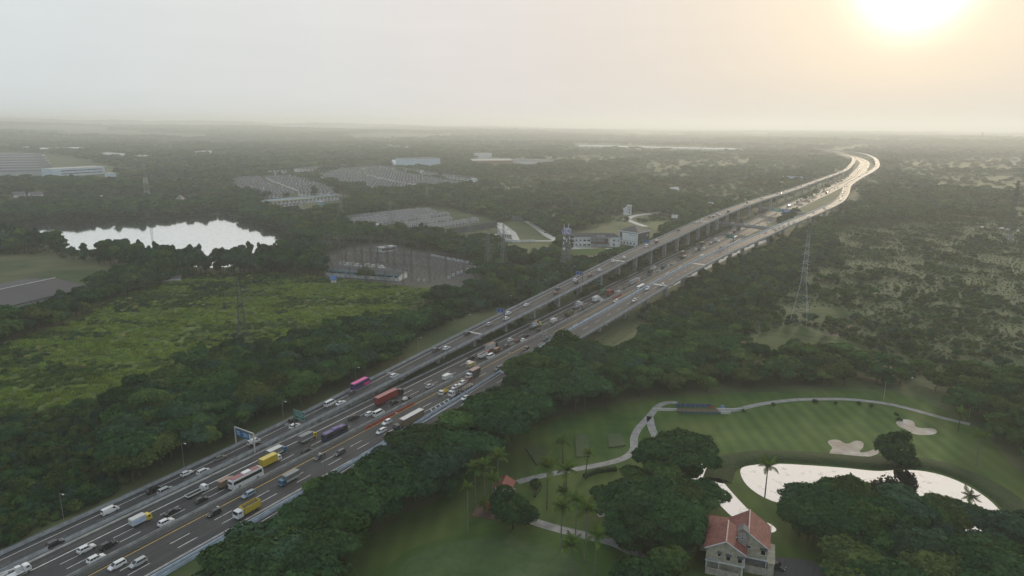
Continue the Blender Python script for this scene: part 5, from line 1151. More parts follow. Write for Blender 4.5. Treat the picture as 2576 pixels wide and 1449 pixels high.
# frame with a sign back seen from behind over the right flyover
s = 291; p = road_pt('B', s, hwB(s) + .2, 0); r = thing('overhead_sign', p, frz_, 'overhead sign frame seen from behind across the right flyover ramp', 'road sign')
b = MB(); b.box(0, 0, 3.6, .35, .35, 7.2); b.build('post', M['dark_steel'], r)
b = MB(); b.box(-5.2, 0, 7.1, 10.4, .3, .35); b.box(-5.2, 0, 5.9, 10.4, .2, .2); b.build('beam', M['steel'], r)
b = MB(); b.box(-4.0, .25, 6.4, 4.4, .12, 2.2); b.box(-9.2, .25, 6.4, 2.2, .12, 2.2); b.build('panel', M['pale_wall'], r)
s = 610; p = road_pt('B', s, -hwB(s) + .2, 0); sign(p, frz_ + math.pi, 6, 3, 5.5, sg, [], 'teal sign panel on a post over the raised right flyover', 3.4)
for px, py, lb in ((1696, 563, 'white blank board in the grass above the left flyover, nearest the school'), (1787, 528, 'white blank board above the left flyover, middle one'), (1964, 471, 'hazy white board above the left flyover, farthest one')):
    p = at(px, py, 0); r = thing('billboard', p, frz_, lb, 'billboard'); b = MB(); b.box(0, 0, 9, 7.5, .3, 4.2); b.build('panel', M['white_steel'], r); b = MB(); b.box(0, .3, 4, .5, .5, 8); b.build('post', M['steel'], r)
p = at(1992, 462); r = thing('billboard', p, frz_, 'wide hazy billboard frame behind the far left flyover', 'billboard'); b = MB(); b.box(0, 0, 11, 40, .8, 8); b.build('panel', M['blue_white'], r); b = MB(); [b.box(x, 1, 3.5, .8, .8, 7) for x in (-15, -5, 5, 15)]; b.build('post', M['steel'], r)
for i, (px, py, hgt) in enumerate(((2222, 1010, 9), (2520, 930, 10), (2438, 1050, 9), (1934, 1390, 9))):
    p = at(px, py); b = MB(); b.tube((0, 0, 0), (0, 0, hgt), .09, .06); o = b.build('light_pole', M['pale_steel']); o.location = p; tag(o, ('thin pale pole at the top of the cart path', 'thin pale pole in the scrub near the right edge', 'thin pale pole beside the cart path among trees', 'thin pale pole beside the dark car at the villa')[i], 'pole')

# ------------------------------------------------------------------ vegetation prototypes
def leaf_cloud(seed, lobes, n, size, shell=.72, upb=.35, flat=1.0):
    """n leaf clusters over the volume of several lobes (x, y, z, rx, rz)"""
    g = np.random.default_rng(seed); lb = np.array(lobes, float)
    wgt = lb[:, 3] ** 2; wgt /= wgt.sum(); k = g.choice(len(lb), n, p=wgt)
    d = g.normal(size=(n, 3)); d[:, 2] = np.where(d[:, 2] < -.35, -d[:, 2] * .6, d[:, 2]); d /= np.linalg.norm(d, axis=1)[:, None]
    rad = shell + (1.06 - shell) * g.random(n) ** .6
    dent = .78 + .36 * vnoise(d[:, 0] * 2.7 + k * 3.1 + 50, d[:, 1] * 2.7 + d[:, 2] * 2.3 + 50, seed % 97)
    rad = rad * dent
    c = lb[k, :3] + d * (rad[:, None] * np.stack([lb[k, 3], lb[k, 3], lb[k, 4]], 1))
    nn = d * 1.0 + g.normal(size=(n, 3)) * .42; nn[:, 2] += upb; nn /= np.linalg.norm(nn, axis=1)[:, None]
    a = np.cross(nn, g.normal(size=(n, 3))); a /= np.linalg.norm(a, axis=1)[:, None]; b_ = np.cross(nn, a)
    s = size * (.55 + .9 * g.random(n))[:, None]; s2 = s * (.55 + .4 * g.random(n))[:, None]
    v = np.stack([c - a * s, c - b_ * s2 - nn * s * .15, c + a * s, c + b_ * s2 - nn * s * .15], 1).reshape(-1, 3)
    f = np.arange(4 * n).reshape(-1, 4)
    shade = np.clip(.10 + .50 * g.random(n) + .45 * (vnoise(c[:, 0] * .55 + 30, c[:, 1] * .55 + c[:, 2] * .4 + 30, seed + 3) - .2), 0, 1)
    return v, f, shade
def leaf_mesh(name, parts, mats, extra=None):
    """parts: list of (v, f, shade, slot); extra: MB with trunk in slot 0"""
    V = []; F = []; S = []; MI = []; o = 0
    if extra is not None and extra.v:
        V.append(np.array(extra.v)); F += [tuple(x) for x in extra.f]; S += [.5] * len(extra.f); MI += [0] * len(extra.f); o = len(extra.v)
    for v, f, sh, m in parts:
        V.append(v); F += [tuple(x) for x in (f + o).tolist()]; S += sh.tolist(); MI += [m] * len(f); o += len(v)
    me = bpy.data.meshes.new(name); me.from_pydata(np.concatenate(V).tolist(), [], F)
    for m in mats: me.materials.append(m)
    me.polygons.foreach_set('material_index', MI)
    at_ = me.attributes.new('leaf', 'FLOAT', 'FACE'); at_.data.foreach_set('value', S); me.update(); return me
def lobeset(seed, kd):
    q = random.Random(seed); L = []
    if kd == 'broad':
        L.append((0, 0, 6.4, 3.6, 2.7))
        for i in range(8):
            t = i * 2.4 + q.random(); r = 2.1 + q.random() * 1.4; L.append((math.cos(t) * r, math.sin(t) * r, 4.9 + q.random() * 2.9, 1.7 + q.random() * 1.0, 1.3 + q.random() * .8))
    elif kd == 'umbrella':
        for i in range(13):
            t = i * 2.4; r = math.sqrt(i / 13) * 5.2; L.append((math.cos(t) * r + q.uniform(-.5, .5), math.sin(t) * r + q.uniform(-.5, .5), 8.1 - r * .32 + q.uniform(-.4, .5), 2.0 + q.random() * .6, 1.15 + q.random() * .4))
        L.append((0, 0, 6.6, 3.4, 1.6))
    elif kd == 'tall':
        for i in range(8): t = q.random() * 6.3; z = 3.6 + i * .85; r = q.random() * 1.1; L.append((math.cos(t) * r, math.sin(t) * r, z, 1.9 - abs(i - 3) * .2, 1.3))
    elif kd == 'layered':
        for i in range(9): t = q.random() * 6.3; r = 1.0 + q.random() * 2.2; L.append((math.cos(t) * r, math.sin(t) * r, 3.8 + i * .62, 1.8 + q.random() * .9, .75 + q.random() * .35))
    elif kd == 'bush':
        for i in range(6): t = q.random() * 6.3; r = q.random() * 1.3; L.append((math.cos(t) * r, math.sin(t) * r, .8 + q.random() * 1.0, 1.0 + q.random() * .5, .9 + q.random() * .5))
    elif kd == 'round':
        L.append((0, 0, 4.6, 3.6, 3.6))
        for i in range(16): t = i * 2.4; z = 1.6 + 6.4 * ((i * .618) % 1); r = 3.4 * math.sqrt(max(.05, 1 - ((z - 4.4) / 4.6) ** 2)); L.append((math.cos(t) * r, math.sin(t) * r, z, 1.5 + q.random() * .5, 1.2 + q.random() * .4))
    elif kd == 'cone':
        for i in range(7): L.append((q.uniform(-.2, .2), q.uniform(-.2, .2), 2.0 + i * 1.2, 2.0 - i * .24, 1.2))
    return L
def trunk_mb(seed, kd):
    q = random.Random(seed + 99); b = MB()
    if kd == 'bush': return b
    top = {'broad': 5.2, 'umbrella': 5.4, 'tall': 6.5, 'layered': 6.2, 'cone': 8.5, 'round': 4.0}[kd]; x = y = 0; p = (0, 0, -.3); r = .36 if kd == 'umbrella' else .27
    pts = [(q.uniform(-.25, .25) * i, q.uniform(-.25, .25) * i, top * i / 4) for i in range(1, 5)]
    for i, w in enumerate(pts): b.tube(p, w, r * (1 - i * .17), r * (1 - (i + 1) * .17), 6, cap=False); p = w
    if kd != 'cone':
        for i in range(6):
            a = pts[1 + i % 3]; t = i * 1.05 + q.random(); rr = 2.2 + q.random() * (2.6 if kd == 'umbrella' else 1.2); b.tube(a, (a[0] + math.cos(t) * rr, a[1] + math.sin(t) * rr, a[2] + 1.4 + q.random() * 1.4), .13, .05, 5, cap=False)
    return b
KINDS = [('broad', 'leafA'), ('broad', 'leafB'), ('layered', 'leafA'), ('tall', 'leafD'), ('umbrella', 'leafA'), ('broad', 'leafC'), ('layered', 'leafB'), ('broad', 'leafD'), ('round', 'leafA')]
HI = []; LOW = []
for i, (kd, lm_) in enumerate(KINDS):
    n = 7500 if kd == 'umbrella' else 5000
    lo = lobeset(i * 7 + 3, kd); v, f, s = leaf_cloud(i + 40, lo, n, .33)
    HI.append((leaf_mesh('crown', [(v, f, s, 0)], [M[lm_]]), trunk_mb(i, kd).mesh('trunk', M['trunk']), kd, lm_))
pc = bpy.data.collections.new('plant_sources')       # not linked to the scene
def proto(name, me):
    o = bpy.data.objects.new(name, me); pc.objects.link(o)
PK = []
for i, (kd, lm_) in enumerate(KINDS[:8]):                 # 0-7 mid detail trees
    v, f, s = leaf_cloud(i + 140, lobeset(i * 7 + 3, kd), 1700, .52)
    proto('a%02d' % i, leaf_mesh('tree_mid', [(v, f, s, 1)], [M['trunk'], M[lm_]], trunk_mb(i, kd)))
for i, (kd, lm_) in enumerate(KINDS[:8]):                 # 8-15 low detail trees
    v, f, s = leaf_cloud(i + 240, lobeset(i * 7 + 3, kd), 480, .92, .6)
    proto('b%02d' % i, leaf_mesh('tree_far', [(v, f, s, 1)], [M['trunk'], M[lm_]], trunk_mb(i, kd) if kd in ('tall', 'umbrella') else None))
for i, lm_ in enumerate(('leafB', 'leafC', 'leafA', 'leafD')):   # 16-19 bushes
    v, f, s = leaf_cloud(i + 340, lobeset(i + 80, 'bush'), 420, .30, .5, .5)
    proto('c%02d' % i, leaf_mesh('bush', [(v, f, s, 0)], [M[lm_]]))
for i, lm_ in enumerate(('leafA', 'leafB', 'leafC')):  # 20-22 groves for the far distance
    q = random.Random(i); lo = [(q.uniform(-16, 16), q.uniform(-16, 16), q.uniform(2.5, 6), q.uniform(3, 6), q.uniform(2.5, 4.5)) for _ in range(16)]
    v, f, s = leaf_cloud(i + 440, lo, 900, 1.9, .6)
    proto('d%02d' % i, leaf_mesh('grove', [(v, f, s, 0)], [M[lm_]]))
g_ = np.random.default_rng(5)
for i, mname in enumerate(('grassleaf', 'grassdark', 'plume')):   # 23-25 grass tussocks
    n = 90; a = g_.random(n) * 6.283; r = g_.random(n) ** .5 * 1.3; bx = np.stack([np.cos(a) * r, np.sin(a) * r, np.zeros(n)], 1)
    t = g_.random(n) * 6.283; h = (.45 + .6 * g_.random(n)) * (1.5 if mname == 'plume' else 1); dr = np.stack([np.cos(t), np.sin(t), np.zeros(n)], 1); sd__ = np.stack([-np.sin(t), np.cos(t), np.zeros(n)], 1) * (.07 + .10 * g_.random(n))[:, None]
    tip = bx + dr * (h * .75)[:, None] + np.array([0, 0, 1]) * h[:, None]
    v = np.stack([bx - sd__, bx + sd__, tip + sd__ * .4, tip - sd__ * .4], 1).reshape(-1, 3)
    proto('e%02d' % i, leaf_mesh('tussock', [(v, np.arange(4 * n).reshape(-1, 4), g_.random(n), 0)], [M[mname]]))
v, f, s = leaf_cloud(700, lobeset(5, 'cone'), 900, .5)      # 26 casuarina like cone
proto('f00', leaf_mesh('cone_tree', [(v, f, s, 1)], [M['trunk'], M['leafA']], trunk_mb(5, 'cone')))
ng = bpy.data.node_groups.new('plant_field', 'GeometryNodeTree')
ng.interface.new_socket('Geometry', in_out='INPUT', socket_type='NodeSocketGeometry'); ng.interface.new_socket('Geometry', in_out='OUTPUT', socket_type='NodeSocketGeometry')
gi, go = ng.nodes.new('NodeGroupInput'), ng.nodes.new('NodeGroupOutput')
ci = ng.nodes.new('GeometryNodeCollectionInfo'); ci.inputs['Collection'].default_value = pc; ci.inputs['Separate Children'].default_value = True; ci.inputs['Reset Children'].default_value = True
ip = ng.nodes.new('GeometryNodeInstanceOnPoints'); ip.inputs['Pick Instance'].default_value = True
def named(n_, t): a = ng.nodes.new('GeometryNodeInputNamedAttribute'); a.data_type = t; a.inputs['Name'].default_value = n_; return a
ai, ar_, as_ = named('pi', 'INT'), named('rot', 'FLOAT_VECTOR'), named('scl', 'FLOAT_VECTOR')
e2r = ng.nodes.new('FunctionNodeEulerToRotation')
NL = ng.links
NL.new(gi.outputs[0], ip.inputs['Points']); NL.new(ci.outputs[0], ip.inputs['Instance']); NL.new(ai.outputs['Attribute'], ip.inputs['Instance Index'])
NL.new(ar_.outputs['Attribute'], e2r.inputs[0]); NL.new(e2r.outputs[0], ip.inputs['Rotation']); NL.new(as_.outputs['Attribute'], ip.inputs['Scale']); NL.new(ip.outputs[0], go.inputs[0])
def plant_field(name, pts, pi, scl, label):
    """pts (n,3), pi proto index, scl (n,3)"""
    me = bpy.data.meshes.new(name); me.from_pydata(np.asarray(pts).tolist(), [], [])
    n = len(pts)
    me.attributes.new('pi', 'INT', 'POINT').data.foreach_set('value', np.asarray(pi, np.int32))
    rot = np.zeros((n, 3), np.float32); rot[:, 2] = rng.random(n) * 6.283; rot[:, 0] = rng.normal(0, .04, n)
    me.attributes.new('rot', 'FLOAT_VECTOR', 'POINT').data.foreach_set('vector', rot.ravel())
    me.attributes.new('scl', 'FLOAT_VECTOR', 'POINT').data.foreach_set('vector', np.asarray(scl, np.float32).ravel())
    o = link(name, me); md = o.modifiers.new('plants', 'NODES'); md.node_group = ng; kind(o, 'stuff'); o['label'] = label; return o

# ------------------------------------------------------------------ where plants may stand
_ss = np.arange(-80, 3400, 5.0)
_tab = {k: (np.array([interp(RD[k]['o'], s) for s in _ss]), np.array([interp(RD[k]['z'], s) for s in _ss])) for k in RD}
_hw = {'A': np.array([hwA(s) for s in _ss]), 'B': np.array([hwB(s) for s in _ss])}
def road_clear(P, h, crown):
    """True where a plant of height h and crown radius crown touches no carriageway"""
    s = P[:, 0] * US + P[:, 1] * UC; o = P[:, 0] * UC - P[:, 1] * US; ok = np.ones(len(P), bool)
    for k in ('A', 'B'):
        oc, zc = np.interp(s, _ss, _tab[k][0]), np.interp(s, _ss, _tab[k][1]); hw = np.interp(s, _ss, _hw[k])
        near = np.abs(o - oc) < hw + 1.0 + crown * .75
        ok &= ~(near & (h > zc - 2.8)); ok &= ~((np.abs(o - oc) < hw + .8) & (zc < 4))
    m = o - np.interp(s, _ss, _tab['M'][0])
    oa, ob = np.interp(s, _ss, _tab['A'][0]), np.interp(s, _ss, _tab['B'][0]); zb = np.interp(s, _ss, _tab['B'][1])
    ok &= ~((s > 320) & (o > oa - 9) & (o < ob + 4) & (h > 2.6))
    ok &= ~((s > 290) & (o > ob) & (o < ob + 34) & (h > np.maximum(zb - 3.5, 1.5) + np.maximum(0, o - ob - 12) * .22))
    ok &= ~((s > 900) & (o > oa - 40) & (o < oa) & (h > 9))
    ok &= ~((m > -19.2 - crown * .5) & (m < 15.5 + crown * .5))
    ok &= ~((m > -24) & (m < 24) & (s < 150))
    return ok
FRONT = poly([(838, 560), (1070, 518), (1150, 528), (1215, 545), (1262, 562), (1265, 602), (1120, 606), (1010, 590), (900, 584)])
SCHOOL = poly([(1250, 566), (1310, 550), (1395, 600), (1430, 584), (1545, 560), (1660, 560), (1665, 606), (1600, 650), (1425, 684), (1425, 628), (1250, 616)])
WARE = poly([(-90, 640), (110, 640), (318, 680), (245, 750), (-90, 812)])
FACT = poly([(-70, 376), (150, 388), (300, 424), (300, 456), (-70, 458)])
STRIP = poly([(640, 504), (880, 486), (890, 505), (700, 536), (660, 525)])
VILLA = poly([(1738, 1320), (1840, 1282), (1950, 1282), (2010, 1350), (2070, 1420), (2070, 1600), (1720, 1600)])
CLEARS = [FIELD, LAWN, LAKE, YARD, FRONT, SCHOOL, WARE, FACT, STRIP, ESTL, ESTR, poly([(1440, 362), (1870, 374), (1870, 384), (1440, 374)]), poly([(1885, 850), (2000, 812), (2165, 866), (2205, 892), (2050, 888), (1895, 882)]), poly([(1985, 778), (2125, 772), (2150, 803), (2060, 815), (1985, 803)]),
          poly([(1565, 540), (1600, 536), (1650, 535), (1640, 545), (1600, 555), (1635, 572), (1590, 566)]), poly([(1195, 395), (1380, 405), (1380, 418), (1190, 416)]), poly([(1010, 412), (1115, 412), (1115, 430), (1010, 430)]), poly([(820, 690), (1010, 700), (1180, 728), (1100, 736), (830, 712)])]
MEAD = [poly(q) for q in ([(1060, 490), (1240, 478), (1290, 470), (1250, 490), (1100, 498)], [(430, 500), (700, 488), (470, 515)], [(255, 427), (330, 420), (370, 430), (270, 438)], [(1350, 395), (1500, 390), (1650, 400), (1500, 415), (1380, 408)], [(1600, 410), (1900, 395), (1880, 425), (1650, 430)], [(2240, 405), (2576, 395), (2576, 430), (2260, 435)], [(2300, 440), (2576, 440), (2576, 500), (2380, 480)], [(1250, 615), (1380, 612), (1400, 640), (1300, 660)], [(1620, 560), (1700, 552), (1740, 560), (1660, 590)], [(2040, 840), (2300, 800), (2420, 830), (2300, 880), (2180, 890)], [(2250, 900), (2576, 870), (2576, 960), (2330, 960)], [(640, 510), (880, 500), (850, 540), (700, 540)])]
def clear_of(P, which=CLEARS):
    ok = np.ones(len(P), bool)
    for q in which:
        q = np.array(q); lo, hi = q.min(0), q.max(0); bb = (P[:, 0] > lo[0]) & (P[:, 0] < hi[0]) & (P[:, 1] > lo[1]) & (P[:, 1] < hi[1])
        if bb.any(): i = np.nonzero(bb)[0]; ok[i[inside(P[i], q)]] = False
    return ok
def jitter_grid(q, sp):
    q = np.array(q); lo, hi = q.min(0), q.max(0); X, Y = np.meshgrid(np.arange(lo[0], hi[0] + sp, sp), np.arange(lo[1], hi[1] + sp, sp)); P = np.stack([X.ravel(), Y.ravel()], 1); P = P + (rng.random(P.shape) - .5) * sp * .95
    return P[inside(P, q)]
T = []       # trees: x, y, height, wide, kind index, zone id
U = []       # undergrowth: x, y, proto, scale xyz
ZN = []
def zone(q, sp, h0, h1, kinds, name, dens=1.0, wide=1.0, nscale=.02, thr=0.0, clears=CLEARS):
    P = jitter_grid(q, sp)
    if clears: P = P[clear_of(P, clears)]
    if thr: P = P[fbm(P[:, 0] * nscale + 70, P[:, 1] * nscale + 70, 31, 3) > thr]
    P = P[rng.random(len(P)) < dens]
    P = P[clear_of(P, [VILLA])]
    n = len(P); h = h0 + (h1 - h0) * rng.random(n) ** 1.2; k = rng.choice(kinds, n)
    w = wide * (.85 + .35 * rng.random(n)); ok = road_clear(P, h, h * .36 * w); ZN.append(name)
    if name.startswith('in the roadside wood'): s_ = P[:, 0] * US + P[:, 1] * UC; o_ = P[:, 0] * UC - P[:, 1] * US; ok &= ~((s_ < 240) & (o_ < -139.5)); h = np.where((s_ < 240) & (o_ < -132), np.minimum(h, 12.5), h); h = np.where(P[:, 0] > 40, np.minimum(h, 11.5), h)
    for p, hh, ww, kk in zip(P[ok], h[ok], w[ok], k[ok]): T.append((p[0], p[1], hh, ww, int(kk), len(ZN) - 1))
def scrub(q, sp, s0, s1, thr=0.0, nscale=.03, clears=CLEARS, protos=(16, 17, 18, 19), seed=41):
    P = jitter_grid(q, sp)
    if clears: P = P[clear_of(P, clears)]
    if thr: P = P[fbm(P[:, 0] * nscale + 70, P[:, 1] * nscale + 70, seed, 3) > thr]
    n = len(P); s = s0 + (s1 - s0) * rng.random(n) ** 1.6; ok = road_clear(P, s * 2.2, s * 1.4); k = rng.choice(protos, n)
    for p, ss_, kk in zip(P[ok], s[ok], k[ok]): U.append((p[0], p[1], int(kk), ss_ * rng.uniform(.9, 1.3), ss_ * rng.uniform(.9, 1.3), ss_))
WOODA = poly([(470, 985), (500, 915), (640, 905), (760, 884), (870, 848), (1000, 832), (1060, 815), (1040, 850), (1000, 905), (830, 985), (700, 1045), (560, 1115), (430, 1178), (330, 1215), (280, 1130), (330, 1010)])
LOWL = poly([(-80, 1065), (0, 1062), (130, 1040), (250, 1005), (330, 1010), (280, 1130), (330, 1215), (240, 1270), (100, 1335), (-80, 1420)])
WOODN = poly([(1125, 745), (1190, 715), (1240, 700), (1205, 672), (1255, 650), (1340, 655), (1420, 650), (1440, 690), (1360, 735), (1290, 770), (1180, 790), (1080, 835), (1010, 850), (1000, 830), (1080, 800)])
WOODB = poly([(430, 1500), (520, 1440), (600, 1395), (700, 1340), (800, 1260), (900, 1200), (1000, 1150), (1060, 1105), (1140, 1060), (1200, 1020), (1260, 975), (1330, 935), (1400, 915), (1500, 862), (1570, 822), (1640, 830), (1740, 850), (1850, 860), (1850, 880), (1780, 925), (1660, 990), (1620, 1008), (1500, 1024), (1400, 1055), (1240, 1118), (1165, 1190), (1130, 1245), (1000, 1305), (900, 1375), (830, 1460), (800, 1560), (430, 1560)])
WOODB2 = poly([(1600, 800), (1700, 735), (1800, 690), (1900, 640), (2000, 600), (2080, 590), (2100, 640), (2000, 700), (1960, 740), (1900, 800), (1850, 850), (1740, 845)])
zone(WOODA, 5.4, 8, 14, [0, 1, 2, 5, 6, 7], 'in the wood beside the meadow', wide=1.15, clears=[FIELD])
zone(LOWL, 17, 4.5, 7.5, [0, 1, 5, 6], 'among low bushes beside the left flyover', dens=.55, wide=1.25, clears=[FIELD])
scrub(LOWL, 2.6, .55, 1.45, clears=[FIELD])
zone(WOODN, 8.5, 7, 13, [0, 1, 2, 6, 7], 'between substation and left flyover', thr=.42, nscale=.03, wide=1.15)
scrub(WOODN, 4.2, .6, 1.6)
zone(WOODB, 7.2, 10.5, 17, [0, 2, 4, 4, 6, 7, 1], 'in the roadside wood above the golf course', wide=1.22, clears=[])
zone(WOODB2, 7.0, 6, 12, [1, 2, 5, 6, 7, 3], 'in the bushy wood by the right flyover', wide=1.15)
scrub(WOODB2, 4.2, .8, 1.9)
zone(poly([(-80, 536), (130, 532), (300, 524), (420, 524), (540, 516), (620, 524), (700, 556), (790, 584), (850, 610), (835, 640), (770, 630), (740, 592), (700, 578), (620, 551), (560, 536), (420, 543), (150, 554), (-80, 566)]), 8.5, 8, 14, [0, 1, 2, 6, 7], 'along the far shore of the lake', wide=1.15, dens=.9, clears=[LAKE])
LAKES = poly([(-80, 612), (60, 622), (200, 648), (350, 668), (430, 678), (540, 690), (600, 682), (690, 660), (745, 640), (800, 648), (815, 700), (700, 692), (520, 692), (430, 705), (330, 690), (250, 655), (100, 636), (-80, 636)])
zone(LAKES, 6.6, 13, 21, [0, 2, 3, 6, 7, 3], 'in the belt along the near lake shore', wide=.8, dens=.9, clears=[LAKE, WARE])
zone(poly([(220, 730), (300, 690), (420, 690), (440, 712), (330, 745), (260, 760)]), 8, 6, 11, [0, 2, 6], 'beside the warehouse', wide=1.2, clears=[])
zone(poly([(90, 800), (140, 770), (200, 755), (220, 775), (120, 815)]), 9, 6, 9, [0, 6], 'in front of the warehouse wall', wide=1.2, clears=[])
GOLFL = poly([(1640, 985), (1740, 950), (1870, 905), (1990, 896), (2110, 905), (2250, 930), (2290, 960), (2230, 978), (2050, 975), (1850, 982), (1700, 1000)])
zone(GOLFL, 8.5, 7, 11, [0, 1, 2, 5, 6], 'in the line topping the golf course', wide=1.25, dens=.85, clears=[])
BR = poly([(1980, 1300), (2060, 1285), (2250, 1300), (2380, 1330), (2450, 1362), (2640, 1365), (2640, 1600), (1950, 1600), (1990, 1440), (1955, 1370)])
zone(BR, 7.0, 8, 13, [0, 1, 4, 5, 6, 7], 'in the wood below the pond', wide=1.25, clears=[])
zone(poly([(1990, 1285), (2080, 1275), (2260, 1290), (2330, 1312), (2250, 1320), (2060, 1300)]), 7, 7, 10, [0, 4, 1], 'along the near shore of the pond', wide=1.4, clears=[])
GL2 = poly([(1540, 1300), (1580, 1240), (1620, 1200), (1700, 1200), (1770, 1240), (1830, 1300), (1800, 1360), (1770, 1420), (1780, 1560), (1600, 1560), (1650, 1440), (1610, 1400), (1560, 1370)])
zone(GL2, 8.0, 9, 14, [0, 2, 4, 5, 6], 'in the grove left of the villa', wide=1.2, clears=[])
zone(poly([(1840, 1290), (1880, 1290), (1960, 1300), (1970, 1320), (1900, 1330)]), 7, 6, 9, [0, 5], 'behind the villa by the small pond', clears=[])
zone(poly([(2330, 960), (2450, 950), (2600, 960), (2640, 1100), (2640, 1250), (2560, 1180), (2510, 1120), (2440, 1060), (2360, 1010)]), 7.5, 6, 11, [0, 1, 5, 6], 'in the wood right of the golf course', wide=1.2, clears=[])
SCR = poly([(1900, 660), (2050, 600), (2150, 560), (2640, 545), (2640, 960), (2450, 955), (2290, 940), (2100, 905), (1990, 896), (1870, 900), (1850, 850), (1900, 790)])
zone(SCR, 15, 4.0, 8, [0, 1, 2, 5, 6, 7], 'in the scrub right of the flyovers', dens=.75, thr=.54, nscale=.018, wide=1.2)
scrub(SCR, 4.0, .28, 1.25, thr=.47, nscale=.055)
scrub(SCR, 3.4, .15, .45)
# verge shrubs between left flyover and main road
for s in np.arange(290, 1000, 5.0):
    for _ in range(2):
        o = -195.2 - rng.random() * 8; x, y = so2xy(s + rng.random() * 4, o); sc = .5 + rng.random() * 1.1
        if (interp(RD['A']['z'], s) - 3 > sc * 2.4) and fbm(np.array([s * .04]), np.array([3.0]), 4, 2)[0] > .42: U.append((x, y, int(rng.choice((16, 17, 18))), sc, sc, sc))
# tussocks and bushes over the meadow
P = jitter_grid(FIELD, 2.1); hN = fbm(P[:, 0] / 22, P[:, 1] / 13, 51, 3); zf = fbm(P[:, 0] / 9, P[:, 1] / 6, 5, 4) * 1.5 + fbm(P[:, 0] / 2.6, P[:, 1] / 1.8, 8, 2) * .8 - .65
GT = []
pat = fbm(P[:, 0] / 34 + 3, P[:, 1] / 15 + 8, 91, 4) + .10 * (fbm(P[:, 0] / 5, P[:, 1] / 3, 95, 2) - .5)
for (x, y), hn, z, r1, pt in zip(P, hN, zf, rng.random(len(P)), pat):
    if r1 < .66: s = .55 + r1; GT.append((x, y, z, 23 if pt + .08 * (r1 - .33) > .47 else 24, s * 1.2, s * 1.2, s * (.45 + hn)))
P = jitter_grid(FIELD, 3.0); kN = fbm(P[:, 0] / 30 + 9, P[:, 1] / 17, 77, 3)
for (x, y), kn, r1 in zip(P, kN, rng.random(len(P))):
    if kn > .63 and r1 < .75: s = .45 + (kn - .6) * 3 * r1; U.append((x, y, int(rng.choice((16, 17, 18, 19))), s * 1.5, s * 1.5, s))
    elif kn > .60 and r1 > .955: GT.append((x, y, .5, 25, .8, .8, 1.0))
plant_field('tall_grass', [g[:3] for g in GT], [g[3] for g in GT], [g[4:] for g in GT], 'tall bright grass covering the meadow')

# everything farther off: woods, thickets and scattered trees to the hills
far_pts = []
ring = 430.0
while ring < 5200:
    sp = max(7.2, ring / 105.0); n = int(R(96) * ring / sp)
    a = R(-48) + R(96) * (np.arange(n) + rng.random(n)) / n; rr = ring + rng.random(n) * sp
    far_pts.append(np.stack([np.sin(a) * rr, np.cos(a) * rr, np.full(n, sp)], 1)); ring += sp
F = np.concatenate(far_pts); P = F[:, :2]; dist = np.hypot(P[:, 0], P[:, 1])
ok = clear_of(P)
for q in (SCRUB_P, WOODA, LOWL, WOODN, WOODB, WOODB2, LAKES, GOLFL, BR, SCR): ok &= ~inside(P, np.array(q))
mead = ~clear_of(P, MEAD)
fb = fbm(P[:, 0] / 170 + 40, P[:, 1] / 170 + 40, 61, 4); fs = fbm(P[:, 0] / 42 + 11, P[:, 1] / 42, 63, 3)
azd = np.degrees(np.arctan2(P[:, 0], P[:, 1]))
thr_ = np.where(dist < 1100, .42, .47) + np.where((azd > -2) & (azd < 24) & (dist > 1200), .05, 0)
tree = ok & ~mead & ((fb * .6 + fs * .4) > thr_)
low = ok & ~tree & (rng.random(len(P)) < np.where(mead, .25, .6))
h = (6 + 6.5 * rng.random(len(P)) ** 1.3) * np.where(fb > .56, 1.15, 1.0); wd = np.clip(F[:, 2] / 7.0, 1.0, 3.6)
keep = road_clear(P, h, h * .3); tree &= keep
zf = hill(P[:, 0], P[:, 1])
ZN.append('in the distant countryside')
FARP = []; 
for i in np.nonzero(tree)[0]:
    s = h[i] / 9.0; k = int(rng.integers(0, 8))
    FARP.append((P[i, 0], P[i, 1], zf[i] - .3, (k if dist[i] < 750 else 8 + k), s * wd[i] * 1.05, s * wd[i] * 1.05, s * (1 + .10 * (wd[i] - 1))))
keep2 = road_clear(P, np.full(len(P), 3.), 2.0)
for i in np.nonzero(low & keep2)[0]:
    s = (.6 + 1.0 * rng.random()) * wd[i]; FARP.append((P[i, 0], P[i, 1], zf[i] - .2, int(rng.choice((16, 17, 18, 19))), s * 1.3, s * 1.3, s * .8))
for px0, py0, px1, py1, n in ((1880, 465, 2130, 420, 260), (1880, 470, 2060, 455, 120), (2215, 440, 2330, 470, 60), (1990, 590, 2020, 560, 8)):      # wooded rise by the bend
    for _ in range(n):
        t, u = rng.random(), rng.random(); q = at(px0 + (px1 - px0) * t, (py0 + (py1 - py0) * t) + u * 10 - 5); pp = np.array([[q.x, q.y]])
        if road_clear(pp, np.array([14.]), np.array([5.]))[0]: FARP.append((q.x, q.y, -.3, 8 + int(rng.integers(0, 8)), 1.5, 1.5, 1.2 + .5 * rng.random()))
for px, py in ((1975, 560), (1968, 566), (1985, 556), (1962, 571), (1992, 549), (2000, 545), (2035, 500), (2050, 492), (2020, 508), (2080, 478)):      # dark trees between the carriageways
    q = at(px, py); FARP.append((q.x, q.y, -.3, int(rng.integers(0, 3)), 1.2, 1.2, 1.25))
